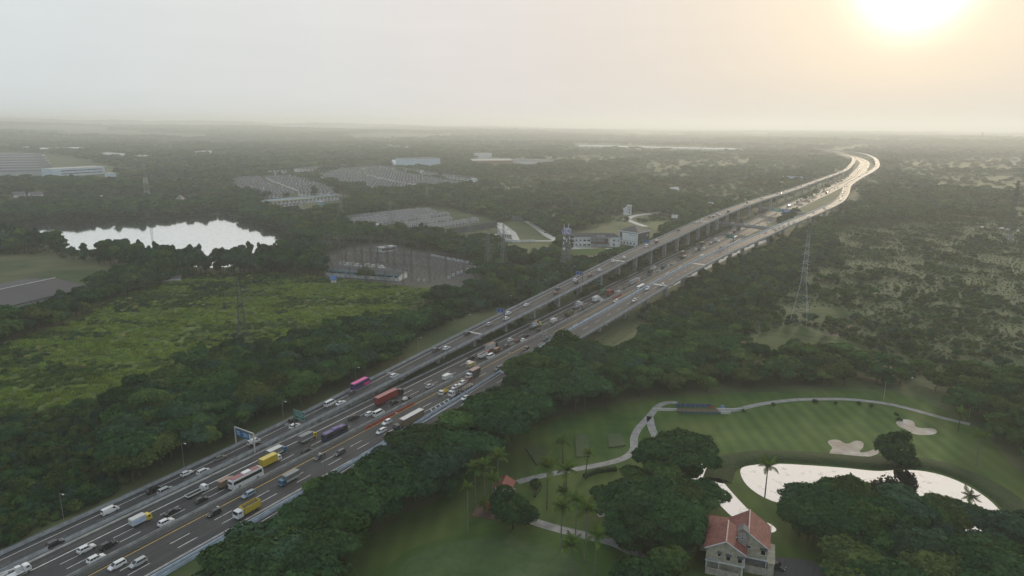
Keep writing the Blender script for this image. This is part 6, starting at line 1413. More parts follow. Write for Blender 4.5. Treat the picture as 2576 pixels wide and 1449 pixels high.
# groves on the hills
ring = 5000.0; gp = []
while ring < 17000:
    sp = ring / 62; n = int(R(92) * ring / sp); a = R(-46) + R(92) * (np.arange(n) + rng.random(n)) / n; rr = ring + rng.random(n) * sp; gp.append(np.stack([np.sin(a) * rr, np.cos(a) * rr, np.full(n, sp)], 1)); ring += sp * .8
G_ = np.concatenate(gp); ok = fbm(G_[:, 0] / 900, G_[:, 1] / 900, 71, 3) > .42; G_ = G_[ok]; zg = hill(G_[:, 0], G_[:, 1])
for (x, y, sp), z in zip(G_, zg): s = sp / 34; FARP.append((x, y, z - 1, 20 + int(rng.integers(0, 3)), s, s, 1.5 + rng.random()))
for px in range(640, 690, 9): q = at(px, 371); FARP.append((q.x, q.y, 0, 26, 2.6, 2.6, 2.6))
TH = []

# ------------------------------------------------------------------ trees that stand out one by one
HERO = [  # direction of the foot, height, spread, kind, label
 (1275, 1128, 21, 1.15, 4, 'huge dark tree bulging over the road where the pale blue barrier disappears'),
 (1062, 1185, 16, 1.1, 4, 'big round tree hiding the pale roofed container trailer'),
 (905, 1330, 16.5, 1.2, 4, 'broad dark tree below the blue cab truck, covering the barrier'),
 (640, 1500, 14.5, 1.25, 4, 'broad dark tree at the bottom edge below the barrier'),
 (1445, 1035, 16, .8, 3, 'tall thin crowned tree with pale bare stems at the edge of the golf lawn'),
 (1708, 1215, 17, 1.15, 4, 'wide umbrella shaped tree left of the pond, sunlit along its top'),
 (1702, 1392, 13, .95, 4, 'bright topped tree just left of the villa roof'),
 (1640, 1330, 14, 1.05, 2, 'dark layered tree over the curl of the cart path'),
 (1290, 1330, 12.0, 1.15, 8, 'round dark solitary tree in front of the red roofed shelter'),
 (1345, 1228, 3.2, 1.0, 8, 'ball shaped clipped shrub at the bend of the border hedge'),
 (2252, 1180, 13, 1.05, 8, 'round solitary tree on the pond bank between the two bunkers'),
 (1130, 1265, 9.5, .7, 2, 'small grey green tree on the lawn edge below the tall wood'),
 (2100, 1330, 12, 1.5, 4, 'flat topped wide tree along the near shore of the pond'),
 (2240, 1345, 12, 1.5, 4, 'second flat topped wide tree right of the first on the pond shore'),
 (920, 712, 12, 1.0, 5, 'yellowish green round tree in front of the long switch house'),
]
def big_tree(x, y, z, h, wide, k, label, group=None, name='broadleaf_tree'):
    r = thing(name, (x, y, z), random.random() * 6.28, label, 'tree', group)
    s = h / {'broad': 9.2, 'umbrella': 9.6, 'tall': 10.4, 'layered': 9.6, 'round': 9.2}[HI[k][2]]
    r.scale = (s * wide, s * wide, s)
    link('trunk', HI[k][1], r); link('crown', HI[k][0], r)
for px, py, hh, w, k, lb in HERO:
    q = at(px, py); big_tree(q.x, q.y, 0, hh, w, k, lb, None, 'clipped_shrub' if 'ball' in lb else 'broadleaf_tree')
def in_view(x, y, m=60):
    v = Vector((x, y, 5)) - Vector((0, 0, CAM_H)); d = v.dot(_f)
    if d < 20: return False
    return abs(v.dot(_cx) / d * FOC) < 1288 + m and -780 - m < -v.dot(_cy) / d * FOC < 724 + 3 * m
TT = sorted([t for t in T if in_view(t[0], t[1])], key=lambda t: -(t[2] * t[3] / math.hypot(t[0], t[1])))
NI = 250
KW = {0: 'dark rounded', 1: 'mid green rounded', 2: 'dark layered', 3: 'slender bluish green', 4: 'wide flat topped', 5: 'olive green rounded', 6: 'mid green layered', 7: 'bluish green rounded', 8: 'dense round'}
def size_word(h): return 'very tall' if h > 14.5 else 'tall' if h > 11 else 'medium' if h > 8 else 'small'
zx = {}
for t in TT[:NI]: zx.setdefault(t[5], []).append(math.hypot(t[0], t[1]))
def part_word(zi, d):
    v = sorted(zx[zi]); q = v.index(d) / max(1, len(v) - 1)
    return 'its near edge' if q < .2 else 'its nearer half' if q < .4 else 'its middle' if q < .6 else 'its farther half' if q < .8 else 'its far edge'
for x, y, hh, w, k, zi in TT[:NI]:
    lb = '%s %s tree %s, %s' % (size_word(hh), KW[k], ZN[zi], part_word(zi, math.hypot(x, y)))
    if len(lb.replace('-', ' ').split()) > 16: lb = lb.replace(KW[k], {'topped': 'flat'}.get(KW[k].split()[-1], KW[k].split()[-1]), 1)
    big_tree(x, y, 0, hh, w, k, lb, 'trees ' + ZN[zi])
chosen = set(id(t) for t in TT[:NI])
REST = [t for t in T if id(t) not in chosen]
pts = [(x, y, 0) for x, y, *_ in REST]; pi = [k if math.hypot(x, y) < 750 else 8 + k for x, y, hh, w, k, zi in REST]; scl = [(hh / 9.4 * w, hh / 9.4 * w, hh / 9.4) for x, y, hh, w, k, zi in REST]
pts += [f[:3] for f in FARP]; pi += [f[3] for f in FARP]; scl += [f[4:] for f in FARP]
plant_field('woodland', pts, pi, scl, 'mass of woods and thickets spreading to the hills')
plant_field('undergrowth', [(u[0], u[1], -.1 + (.4 if inside(np.array([[u[0], u[1]]]), np.array(FIELD))[0] else 0)) for u in U], [u[2] for u in U], [u[3:] for u in U], 'low bushes and scrub between the woods')

# palms: trunk and single fronds
def frond_mesh(seed, L, droop, wid):
    q = random.Random(seed); n = 9; V = []; Fc = []; pr = []
    for i in range(n + 1):
        t = i / n; pr.append(Vector((L * (t - .12 * t * t * droop), 0, L * (.55 * t - .95 * droop * t * t))))
    for i in range(n):
        a, c = pr[i], pr[i + 1]; w0 = wid * math.sin(math.pi * min(1, .12 + .86 * i / n)); w1 = wid * math.sin(math.pi * min(1, .12 + .86 * (i + .55) / n))
        for s in (-1, 1):
            k = len(V); hang = .45 * w0
            V += [a, c, a.lerp(c, .95) + Vector((w1 * .35, s * w1, -hang)), a.lerp(c, .45) + Vector((w0 * .35, s * w0, -hang))]; Fc.append((k, k + 1, k + 2, k + 3))
    me = bpy.data.meshes.new('frond'); me.from_pydata([tuple(v) for v in V], [], Fc); me.materials.append(M['palm'])
    at_ = me.attributes.new('leaf', 'FLOAT', 'FACE'); at_.data.foreach_set('value', [.25 + .5 * q.random() for _ in Fc]); return me
FR = [frond_mesh(i, 3.4, d, w) for i, (d, w) in enumerate(((.35, .75), (.7, .85), (1.0, .85), (.55, .8)))]
palm_trunk = {}
def palm(px, py, h, label, coco=False, spread=1.0, lean=0.0):
    q = at(px, py); r = thing('palm_tree', q, random.random() * 6.28, label, 'palm tree', 'palms on the golf lawn')
    b = MB(); p = Vector((0, 0, -.2)); n = 5
    for i in range(n): c = Vector((lean * ((i + 1) / n) ** 2, 0, h * (i + 1) / n)); b.tube(p, c, .23 - .015 * i - (.02 if coco else 0), .23 - .015 * (i + 1), 7, cap=False); p = c
    b.build('trunk', M['trunk'] if coco else M['palm_trunk'], r)
    if not coco: b = MB(); b.tube(p, p + Vector((0, 0, 1.0)), .2, .12, 7); b.build('crownshaft', M['leafy'], r); p = p + Vector((0, 0, .8))
    nf = 15
    for i in range(nf):
        tier = i / nf; o = link('frond', FR[0 if tier < .3 else 3 if tier < .55 else 1 if tier < .8 else 2], r, p)
        o.rotation_euler = (0, -.75 + tier * .95 + random.uniform(-.1, .1), i * 2.4 + random.uniform(-.2, .2)); s = spread * random.uniform(.85, 1.1); o.scale = (s, s, s)
M['leafy'] = mat('green_crownshaft', (.07, .12, .04), .6, .2, 2)
def c24(x, y): return (1069.1 + x / 2.4 * .62891, 1069.1 + y / 2.4 * .62891)
for x, y, h, co, sp, lb in ((412, 1050, 14.0, 0, .75, 'tall thin palm standing alone with a bare pale trunk, left of the round dark tree'), (650, 905, 12.5, 0, 1.0, 'palm just left of the round dark tree'), (485, 765, 11.5, 0, 1.1, 'leftmost palm of the cluster by the paved stand'), (572, 755, 12.0, 0, 1.1, 'middle palm of the cluster by the paved stand'), (700, 700, 13.5, 0, 1.15, 'tallest palm above the red roofed shelter'),
                          (1168, 815, 14.0, 1, 1.35, 'large dark coconut palm beside the border hedge'), (1350, 770, 12.5, 1, 1.2, 'coconut palm to the right of the large dark one'), (1325, 375, 8.5, 1, .95, 'coconut palm beside the middle tee box'), (1540, 525, 9.5, 1, .8, 'thin coconut palm in front of the clipped hedge'), (1350, 800, 5.5, 1, .9, 'short coconut palm in the middle of the small lawn'),
                          (1303, 1200, 12.5, 0, 1.0, 'palm with a bright leaf above the lower cart path'), (1440, 1205, 14.5, 0, 1.05, 'tall palm right of the bright leaved one at the lower cart path'), (1535, 1335, 15.5, 0, 1.2, 'tallest palm crossing the lower cart path'), (1630, 1460, 11.5, 0, 1.1, 'palm at the bottom edge under the tallest palm'), (1400, 1490, 9.5, 0, 1.1, 'dark palm at the bottom edge on the lawn corner'), (560, 870, 3.0, 0, .7, 'small young palm on the lawn below the paved stand')):
    palm(*c24(x, y), h, lb, bool(co), sp, .8 if co else 0)
for px, py, h, co, sp, lb in ((1925, 1240, 9.5, 1, 1.15, 'coconut palm silhouetted against the pond'), (2455, 1172, 10.5, 0, 1.1, 'palm on the fairway near the right edge'), (1217, 1130, 8.5, 1, 1.2, 'coconut palm at the edge of the tall roadside wood'), (2410, 1085, 7.5, 1, 1.0, 'coconut palm among the trees above the far bunker'), (800, 1470, 9, 1, 1.2, 'coconut palm at the bottom edge under the roadside wood')):
    palm(px, py, h, lb, bool(co), sp)
for i, (px, py) in enumerate(((1870, 1037), (1945, 1022), (2050, 1015), (2102, 1017), (2160, 1019), (2190, 1026), (2255, 1046), (2262, 1060))):
    q = at(px, py)
    o = link('young_shrub', [c for c in pc.objects if c.name.startswith('c')][i % 4].data, None, q, i * 1.3); s = .45 + .1 * (i % 3); o.scale = (s, s, s * 1.2)
    tag(o, 'small round shrub on the fairway edge, %s along the cart path from the bridge works' % ordn[i], 'shrub', 'small shrubs along the cart path')

# ------------------------------------------------------------------ vehicles
def paint(name, c, rough=.28, coat=.5): return mat('paint_' + name, c, rough, .08, 1.5, .5, coat=coat)
PAINT = {n: paint(n, c) for n, c in dict(white=(.66, .67, .68), silver=(.40, .42, .43), grey=(.17, .18, .17), darkgrey=(.07, .075, .08), black=(.014, .014, .016), blue=(.22, .30, .38), redbrown=(.12, .035, .03), orange=(.62, .30, .03), lime=(.50, .58, .08), brown=(.16, .09, .055), teal=(.10, .34, .32), yellow=(.56, .42, .03), navy=(.025, .03, .07), maroon=(.20, .035, .05), purple=(.07, .03, .17), pink=(.62, .03, .26), red=(.25, .035, .03), olive=(.11, .115, .05), cream=(.44, .36, .20), green=(.10, .20, .13), cabblue=(.03, .14, .26), grey_canvas=(.16, .165, .165), paleroof=(.50, .50, .49), rustroof=(.22, .12, .08), bluebed=(.12, .20, .30), rust=(.20, .15, .10)).items()}
def slot_paint(o, *ms):
    for i, m in enumerate(ms):
        o.material_slots[i].link = 'OBJECT'; o.material_slots[i].material = m
CARS = {  # length, width, height, hood height, (rear belt, rear roof, front roof, front belt) as x, sill
    'suv': (4.6, 1.84, 1.72, 1.02, (-2.15, -1.75, .35, 1.15)), 'mpv': (4.5, 1.74, 1.66, .98, (-2.15, -1.9, .65, 1.45)), 'hatch': (4.0, 1.70, 1.50, .92, (-1.9, -1.45, .3, 1.05)),
    'sedan': (4.7, 1.78, 1.46, .90, (-1.75, -1.05, .3, 1.15)), 'van': (4.9, 1.75, 1.93, 1.05, (-2.4, -2.3, 1.2, 1.95)), 'minibus': (5.4, 1.92, 2.25, 1.15, (-2.65, -2.5, 1.5, 2.35)), 'minivan': (4.95, 1.85, 1.90, 1.05, (-2.35, -2.1, .75, 1.6))}
PARTS = {}
def car_parts(t):
    L, Wd, H, hb, (xr0, xr1, xf1, xf0) = CARS[t]; h2 = L / 2; w = Wd / 2
    b = MB(); sec = [(-h2, .42, .80, .86), (-h2 + .08, .28, hb - .06, .95), (xr0 + .05, .24, hb, 1.0), (-h2 * .3, .22, hb, 1.0), (xf0 - .1, .22, hb, 1.0), (xf0 + .25, .22, hb - .05, .99), (h2 - .35, .24, hb - .2, .96), (h2 - .06, .30, .70, .90), (h2, .40, .62, .84)]
    if t == 'sedan': sec[1] = (-h2 + .1, .3, hb - .03, .95)
    rings = []
    for x, zl, zt, k in sec: m_ = (zl + zt) / 2; rings.append([(x, -w * k * .94, zl), (x, -w * k, m_), (x, -w * k * .93, zt), (x, w * k * .93, zt), (x, w * k, m_), (x, w * k * .94, zl)])
    b.loft(rings)
    wb, wt = w * .90, w * .74; z0, z1 = hb - .02, H
    b.add([(xr0, -wb, z0), (xf0, -wb, z0), (xf0, wb, z0), (xr0, wb, z0), (xr1, -wt, z1 - .06), (xf1, -wt, z1 - .06), (xf1, wt, z1 - .06), (xr1, wt, z1 - .06), (xr1 + .2, -wt * .86, z1), (xf1 - .25, -wt * .86, z1), (xf1 - .25, wt * .86, z1), (xr1 + .2, wt * .86, z1)],
          [(0, 1, 5, 4), (1, 2, 6, 5), (2, 3, 7, 6), (3, 0, 4, 7), (4, 5, 9, 8), (5, 6, 10, 9), (6, 7, 11, 10), (7, 4, 8, 11), (8, 9, 10, 11)])
    for sg in (-1, 1): b.box(xf0 - .25, sg * (w * .95 + .1), hb + .1, .16, .2, .14)
    out = {'body': b}
    def pane(p, n, off=.014):
        n = Vector(n).normalized() * off; return [tuple(Vector(q) + n) for q in p]
    def lerp4(a, bq, c, d, u0, u1, v0, v1):
        a, bq, c, d = map(Vector, (a, bq, c, d)); f = lambda u, v: (a.lerp(bq, u)).lerp(d.lerp(c, u), v)
        return [f(u0, v0), f(u1, v0), f(u1, v1), f(u0, v1)]
    A = ((xr0, -wb, z0), (xf0, -wb, z0), (xf1, -wt, z1 - .06), (xr1, -wt, z1 - .06))
    g = MB(); g.face(pane(lerp4((xf0, -wb, z0), (xf0, wb, z0), (xf1, wt, z1 - .06), (xf1, -wt, z1 - .06), .06, .94, .08, .95), (H - hb, 0, xf0 - xf1))); out['windscreen'] = g
    g = MB(); g.face(pane(lerp4((xr0, wb, z0), (xr0, -wb, z0), (xr1, -wt, z1 - .06), (xr1, wt, z1 - .06), .08, .92, .25, .92), (-(H - hb), 0, .4))); out['rear_window'] = g
    nn = (0, -(H - hb), wb - wt)
    g = MB(); 
    spans = ((.06, .34), (.37, .62), (.65, .88)) if t != 'van' else ((.76, .92),)
    if t == 'minibus': spans = ((.04, .26), (.28, .50), (.52, .74), (.77, .93))
    for u0, u1 in spans: g.face(pane(lerp4(*A, u0, u1, .14, .9), nn))
    out['side_window'] = g
    g2 = MB(); g2.v = [(x, -y, z) for x, y, z in g.v]; g2.f = [f[::-1] for f in g.f]; g2.m = g.m; out['side_window_b'] = g2
    for i, sg in enumerate((-1, 1)):
        q = MB(); q.box(h2 - .10, sg * w * .66, .68 if H < 1.8 else .82, .16, w * .34, .14); out['headlight%d' % i] = q
        q = MB(); q.box(-h2 + .03, sg * w * .78, .86 if H < 1.8 else 1.0, .10, w * .22, .26); out['taillight%d' % i] = q
    q = MB(); q.tube((0, -.11, 0), (0, .11, 0), .33, n=12); q.tube((0, -.12, 0), (0, .12, 0), .19, n=10, m=1); out['wheel'] = q
    return out, (h2 * .62, w - .13)
for t in CARS:
    pb_, wp = car_parts(t); d = {}
    for k, b in pb_.items():
        d[k] = b.mesh(k, {'body': M['glass'], 'wheel': [M['tyre'], M['rim']]}.get(k, M['lamp'] if 'head' in k else M['tail'] if 'tail' in k else M['glass']))
    # one mesh of the whole car for those too small to show parts
    s = MB(); 
    for k, b in pb_.items():
        if k == 'wheel':
            for sx in (-1, 1):
                for sy in (-1, 1): s.add([(x + sx * wp[0], y + sy * wp[1], z + .33) for x, y, z in b.v], b.f, 2)
        else: s.add(b.v, b.f, 0 if k == 'body' else 3 if 'head' in k else 4 if 'tail' in k else 1)
    d['_one'] = s.mesh('car', [M['glass'], M['glass'], M['tyre'], M['lamp'], M['tail']])
    g = MB(); [g.add(pb_[k].v, pb_[k].f, 0) for k in ('windscreen', 'rear_window', 'side_window', 'side_window_b')]; d['_glazing'] = g.mesh('glazing', M['glass'])
    d['_wp'] = wp; PARTS[t] = d
def add_wheels(r, pos, me):
    for x, y in pos: link('wheel', me, r, (x, y, .33))
def car(t, col, p, rz, label, group, lod):
    d = PARTS[t]; pm = PAINT.get(col, PAINT['white']); nm = {'suv': 'suv', 'mpv': 'people_carrier', 'hatch': 'hatchback', 'sedan': 'sedan', 'van': 'van', 'minibus': 'minibus', 'minivan': 'minivan'}[t]
    cat = 'van' if t in ('van', 'minibus', 'minivan') else 'car'
    if lod == 2:
        o = link(nm, d['_one'], None, p, rz); slot_paint(o, pm); return tag(o, label, cat, group)
    r = thing(nm, p, rz, label, cat, group)
    o = link('body', d['body'], r); slot_paint(o, pm)
    if lod == 0:
        for k in ('windscreen', 'rear_window'): link(k, d[k], r)
        link('side_window', d['side_window'], r); link('side_window', d['side_window_b'], r)
        for k in ('headlight', 'taillight'): link(k, d[k + '0'], r); link(k, d[k + '1'], r)
    else: link('glazing', d['_glazing'], r)
    wx, wy = d['_wp']; add_wheels(r, [(sx * wx, sy * wy) for sx in (-1, 1) for sy in (-1, 1)], d['wheel'])
    return r
TW = MB().tube((0, -.14, 0), (0, .14, 0), .48, n=12).tube((0, -.15, 0), (0, .15, 0), .27, n=10, m=1).mesh('wheel', [M['tyre'], M['rim']])
_mc = {}
def pbox(r, name, key, m, fn):
    """cached part mesh painted per object"""
    if key not in _mc: b = MB(); fn(b); _mc[key] = b.mesh(name, M['glass'])
    o = link(name, _mc[key], r); slot_paint(o, m); return o
def truck_cab(r, x0, big, m, face=1):
    """cab-over with its back at x0"""
    l, w, h, z0 = (2.2, 2.4, 2.75, .75) if big else (1.65, 1.95, 2.1, .5)
    pbox(r, 'cab', ('cab', x0, big), m, lambda b: b.loft([[(x0 + x, -w / 2 * k, z0), (x0 + x, w / 2 * k, z0), (x0 + x, w / 2 * k, zt * .62 + z0 * .38), (x0 + x, w / 2 * k * .93, zt), (x0 + x, -w / 2 * k * .93, zt), (x0 + x, -w / 2 * k, zt * .62 + z0 * .38)] for x, zt, k in ((0, h + .02, .97), (l * .2, h + .1, 1), (l * .72, h + .05, 1))] + [[(x0 + l, -w / 2 * .97, z0), (x0 + l, w / 2 * .97, z0), (x0 + l, w / 2 * .97, h * .58 + z0 * .3), (x0 + l * .84, w / 2 * .9, h), (x0 + l * .84, -w / 2 * .9, h), (x0 + l, -w / 2 * .97, h * .58 + z0 * .3)]]))
    zb = h * .58 + z0 * .3
    pbox(r, 'windscreen', ('ws', x0, big), M['glass'], lambda b: b.face([(x0 + l + .012, -w * .44, zb + .06), (x0 + l + .012, w * .44, zb + .06), (x0 + l * .86 + .02, w * .41, h - .12), (x0 + l * .86 + .02, -w * .41, h - .12)]))
    for sg in (-1, 1): pbox(r, 'side_window', ('sw', x0, big, sg), M['glass'], lambda b: b.box(x0 + l * .52, sg * w * .488, zb + (h - zb) * .42, l * .45, .05, (h - zb) * .62))
    for sg in (-1, 1): pbox(r, 'headlight', ('hl', x0, big, sg), M['lamp'], lambda b: b.box(x0 + l, sg * w * .36, z0 + .3, .06, .38, .2))
def truck(kd, col, p, rz, label, group):
    big = kd in ('cont', 'cont20', 'pipes', 'carrier', 'dump', 'canvas')
    P_ = PAINT; cab = P_['white']; cargo = P_['white']; roof = None
    table = {'whitebox': ('yc', 'white', 'paleroof'), 'rust': ('brown', 'rust', 'rustroof'), 'yellow': ('white', 'yellow', 'yellow'), 'dark': ('white', 'darkgrey', 'paleroof'), 'white': ('white', 'white', 'white'), 'cream': ('cream', 'cream', 'cream'), 'greyyellow': ('yellow', 'grey_canvas', 'grey_canvas'), 'greyblue': ('cabblue', 'grey_canvas', 'paleroof'), 'blue': ('cabblue', 'grey_canvas', 'grey_canvas'),
             'red': ('black', 'red', 'red'), 'whitetop': ('black', 'rust', 'paleroof'), 'whiterust': ('black', 'paleroof', 'rustroof'), 'green': ('green', 'green', 'green'), 'rustdark': ('white', 'darkgrey', 'rustroof'), 'darkgrey': ('white', 'darkgrey', 'darkgrey'), 'brown': ('brown', 'brown', 'brown'), 'olive': ('olive', 'olive', 'olive'), 'bluewhite': ('red', 'white', 'bluebed'), 'grey': ('white', 'grey', 'silver'), 'silver': ('white', 'silver', 'silver'), 'limered': ('lime', 'olive', 'red'), 'loaded': ('white', 'grey', 'grey'), 'empty': ('white', 'silver', 'silver'), 'black': ('black', 'black', 'black')}
    c0, c1, c2 = table.get(col, ('white', 'white', 'white')); cab = P_['yellow'] if c0 == 'yc' else P_[c0]; cargo = P_[c1]; roof = P_[c2]
    nm = {'box': 'box_truck', 'cont': 'container_truck', 'cont20': 'container_truck', 'pipes': 'pipe_truck', 'carrier': 'car_transporter', 'dump': 'tipper_truck', 'canvas': 'covered_truck', 'flat': 'flatbed_truck', 'small': 'small_truck', 'tow': 'tow_truck', 'tarp': 'pickup_truck', 'pickup': 'pickup_truck'}[kd]
    r = thing(nm, p, rz, label, 'truck', group)
    if kd in ('tarp', 'pickup'):
        pbox(r, 'body', 'pk_body', P_['black'] if kd == 'tarp' else P_[col], lambda b: (b.loft([[(x, -w * .95, zl), (x, -w, (zl + zt) / 2), (x, -w * .94, zt), (x, w * .94, zt), (x, w, (zl + zt) / 2), (x, w * .95, zl)] for x, zl, zt, w in ((-2.6, .5, .95, .86), (-2.5, .4, 1.02, .9), (-.2, .3, 1.02, .92), (1.3, .3, 1.02, .92), (2.3, .35, .88, .86), (2.5, .45, .7, .8))]), b.add([(-.4, -.82, 1.0), (1.3, -.82, 1.0), (1.3, .82, 1.0), (-.4, .82, 1.0), (-.25, -.68, 1.7), (.7, -.68, 1.7), (.7, .68, 1.7), (-.25, .68, 1.7)], [(4, 5, 6, 7), (0, 1, 5, 4), (1, 2, 6, 5), (2, 3, 7, 6), (3, 0, 4, 7)])))
        pbox(r, 'windscreen', 'pk_ws', M['glass'], lambda b: b.face([(1.29, -.74, 1.08), (1.29, .74, 1.08), (.74, .64, 1.66), (.74, -.64, 1.66)]))
        for sg in (-1, 1): pbox(r, 'side_window', ('pk_sw', sg), M['glass'], lambda b: b.face([(-.25, sg * .815, 1.1), (1.1, sg * .815, 1.1), (.68, sg * .715, 1.62), (-.18, sg * .715, 1.62)]))
        if kd == 'tarp': pbox(r, 'covered_load', 'pk_load', P_['black'] if col == 'black' else P_['paleroof'], lambda b: b.loft([[(x, -.86, 1.03), (x, -.7, zt), (x, .6, zt + .08), (x, .86, 1.03)] for x, zt in ((-2.55, 1.2), (-2.2, 1.75), (-1.3, 1.95), (-.6, 1.8), (-.42, 1.5))]))
        add_wheels(r, [(-1.55, -.8), (-1.55, .8), (1.6, -.8), (1.6, .8)], PARTS['suv']['wheel']); return r
    wh = TW if big else PARTS['suv']['wheel']; zc = 1.05 if big else .75
    if kd == 'cont':
        truck_cab(r, 5.8, True, cab); L0, L1, w, h = -8.2, 4.2, 1.22, 2.75
    elif kd == 'cont20': truck_cab(r, 2.6, True, cab); L0, L1, w, h = -4.2, 2.1, 1.22, 2.6
    elif kd == 'canvas': truck_cab(r, 2.2, False, cab); L0, L1, w, h = -3.6, 2.0, 1.1, 2.1; zc = .9
    elif kd == 'box' : truck_cab(r, 1.6 if col != 'yellow' else 2.4, False, cab); L0, L1, w, h = (-2.7, 1.45, .98, 1.9) if col != 'yellow' else (-3.9, 2.3, 1.12, 2.45); zc = .8
    elif kd == 'small': truck_cab(r, 1.1, False, cab); L0, L1, w, h = -2.3, .95, .92, .7 if col == 'yellow' else 1.6
    elif kd == 'flat': truck_cab(r, 2.0, False, cab); L0, L1, w, h = -3.6, 1.8, 1.0, .35
    elif kd == 'dump': truck_cab(r, 2.3, big, cab); L0, L1, w, h = -3.9, 2.1, 1.2, 1.5 if col not in ('yellow', 'grey') else 2.1
    elif kd == 'pipes': truck_cab(r, 3.9, True, cab); L0, L1, w, h = -4.6, 3.7, 1.2, .25
    elif kd == 'carrier': truck_cab(r, 6.4, True, cab); L0, L1, w, h = -8.0, 6.0, 1.22, .3
    elif kd == 'tow': truck_cab(r, 2.0, False, cab); L0, L1, w, h = -3.4, 1.9, 1.05, .3
    xf = {'cont': 8.0, 'cont20': 4.8, 'canvas': 3.8, 'box': 3.2 if col != 'yellow' else 4.0, 'small': 2.7, 'flat': 3.6, 'dump': 4.4, 'pipes': 6.0, 'carrier': 8.5, 'tow': 3.6}[kd]
    pbox(r, 'chassis', ('ch', kd, col == 'yellow'), M['chassis'], lambda b: b.box((L0 + xf - .3) / 2, 0, zc - .2, xf - .3 - L0, w * 1.1, .35))
    if kd in ('cont', 'cont20', 'box', 'canvas') or (kd == 'small' and col != 'yellow'):
        pbox(r, 'cargo_box', ('cb', kd, col == 'yellow', h), cargo, lambda b: b.box((L0 + L1) / 2, 0, zc + h / 2, L1 - L0, 2 * w, h))
        pbox(r, 'cargo_roof', ('cr', kd, col == 'yellow', h), roof, lambda b: b.box((L0 + L1) / 2, 0, zc + h + .035, L1 - L0 + .03, 2 * w + .03, .07))
        if kd in ('cont', 'cont20', 'box'):
            n = int((L1 - L0) / .6)
            pbox(r, 'side_rib', ('rb', kd, col == 'yellow', h), cargo, lambda b: [b.box(L0 + .3 + i * (L1 - L0 - .4) / n, sg * (w + .02), zc + h / 2, .12, .05, h * .94) for i in range(n + 1) for sg in (-1, 1)])
            pbox(r, 'rear_door', ('rd', kd, col == 'yellow', h), cargo, lambda b: [b.box(L0 - .03, sg * w * .49, zc + h / 2, .06, w * .92, h * .94) for sg in (-1, 1)])
            pbox(r, 'door_bar', ('db', kd, col == 'yellow', h), M['steel'], lambda b: [b.tube((L0 - .08, sg * w * u, zc + .1), (L0 - .08, sg * w * u, zc + h - .1), .03, n=4) for sg in (-1, 1) for u in (.2, .7)])
        if kd == 'canvas': pbox(r, 'side_board', ('sbd', kd), P_['silver'], lambda b: [b.box((L0 + L1) / 2, sg * (w + .04), zc + .35, L1 - L0, .06, .7) for sg in (-1, 1)])
        if col == 'whitebox': pbox(r, 'side_banner', 'banner', mat('banner_print', (.45, .55, .72), .6, .3, .8), lambda b: b.box((L0 + L1) / 2, -w - .07, zc + h * .5, (L1 - L0) * .92, .02, h * .8))
    else:
        def tray(b):
            b.box((L0 + L1) / 2, 0, zc + .06, L1 - L0, 2 * w, .12)
            if h > .3:
                for sg in (-1, 1): b.box((L0 + L1) / 2, sg * (w - .05), zc + h / 2, L1 - L0, .1, h)
                b.box(L0 + .05, 0, zc + h / 2, .1, 2 * w, h); b.box(L1 - .05, 0, zc + max(h, 1.0) / 2, .1, 2 * w, max(h, 1.0))
        pbox(r, 'load_bed', ('tr', kd, col == 'yellow', h), cargo, tray)
        if kd == 'flat': pbox(r, 'bed_floor', 'bedf', M['chassis'], lambda b: b.box((L0 + L1) / 2, 0, zc + .135, L1 - L0 - .3, 2 * w - .3, .03))
        if kd == 'dump': pbox(r, 'load', ('ld', col == 'yellow', h), mat('tipper_load', (.10, .085, .07), .95, .5, 1.2) if 'tload' not in M else M['tload'], lambda b: b.loft([[(x, -w + .12, zc + h * .7), (x, 0, zc + h * k), (x, w - .12, zc + h * .7)] for x, k in ((L0 + .12, .72), (L0 + 1.6, .98), (L1 - 1.2, .98), (L1 - .12, .75))]))
        if kd == 'dump' and 'tload' not in M: M['tload'] = bpy.data.materials['tipper_load']
        if kd == 'pipes':
            for i in range(4):
                for y in (-.62, .62):
                    def pp(b, i=i, y=y):
                        x0 = L0 + .5 + i * 1.75; b.loft([[(x0 + x, y + math.cos(t) * rr, 1.95 + math.sin(t) * rr) for t in np.linspace(0, 2 * math.pi, 14, endpoint=False)] for x, rr in ((0, .42), (0, .62), (1.5, .62), (1.5, .42), (0, .42))], cap=False)
                    pbox(r, 'concrete_pipe', ('pipe', i, y), M['parapet'], pp)
            for i in range(3): pbox(r, 'concrete_pipe', ('pipet', i), M['parapet'], lambda b, i=i: b.loft([[(L0 + 1.2 + i * 1.75 + x, math.cos(t) * rr, 3.02 + math.sin(t) * rr) for t in np.linspace(0, 2 * math.pi, 14, endpoint=False)] for x, rr in ((0, .42), (0, .62), (1.5, .62), (1.5, .42), (0, .42))], cap=False))
            pbox(r, 'crane_arm', 'carm', roof, lambda b: (b.box(3.2, 0, 2.4, .6, 1.6, 2.6), b.tube((3.2, 0, 3.6), (-.6, .3, 4.3), .26, .2, 6)))
        if kd == 'carrier':
            def deckf(b):
                for sg in (-1, 1):
                    for i in range(8): x = L0 + .4 + i * 1.9; b.box(x, sg * 1.2, 2.2, .14, .12, 2.6)
                    for i in range(7): x = L0 + .4 + i * 1.9; b.tube((x, sg * 1.2, 1.2), (x + 1.9, sg * 1.2, 3.3), .06, n=4)
                    b.box((L0 + L1) / 2, sg * .8, 3.05, L1 - L0, .7, .12); b.box((L0 + L1) / 2, sg * 1.22, 3.5, L1 - L0, .08, .1)
                for i in range(6): b.box(L0 + 1 + i * 2.3, 0, 3.05, .3, 2.4, .1)
            pbox(r, 'upper_deck', 'cdeck', cargo if col == 'empty' else M['rust'], deckf)
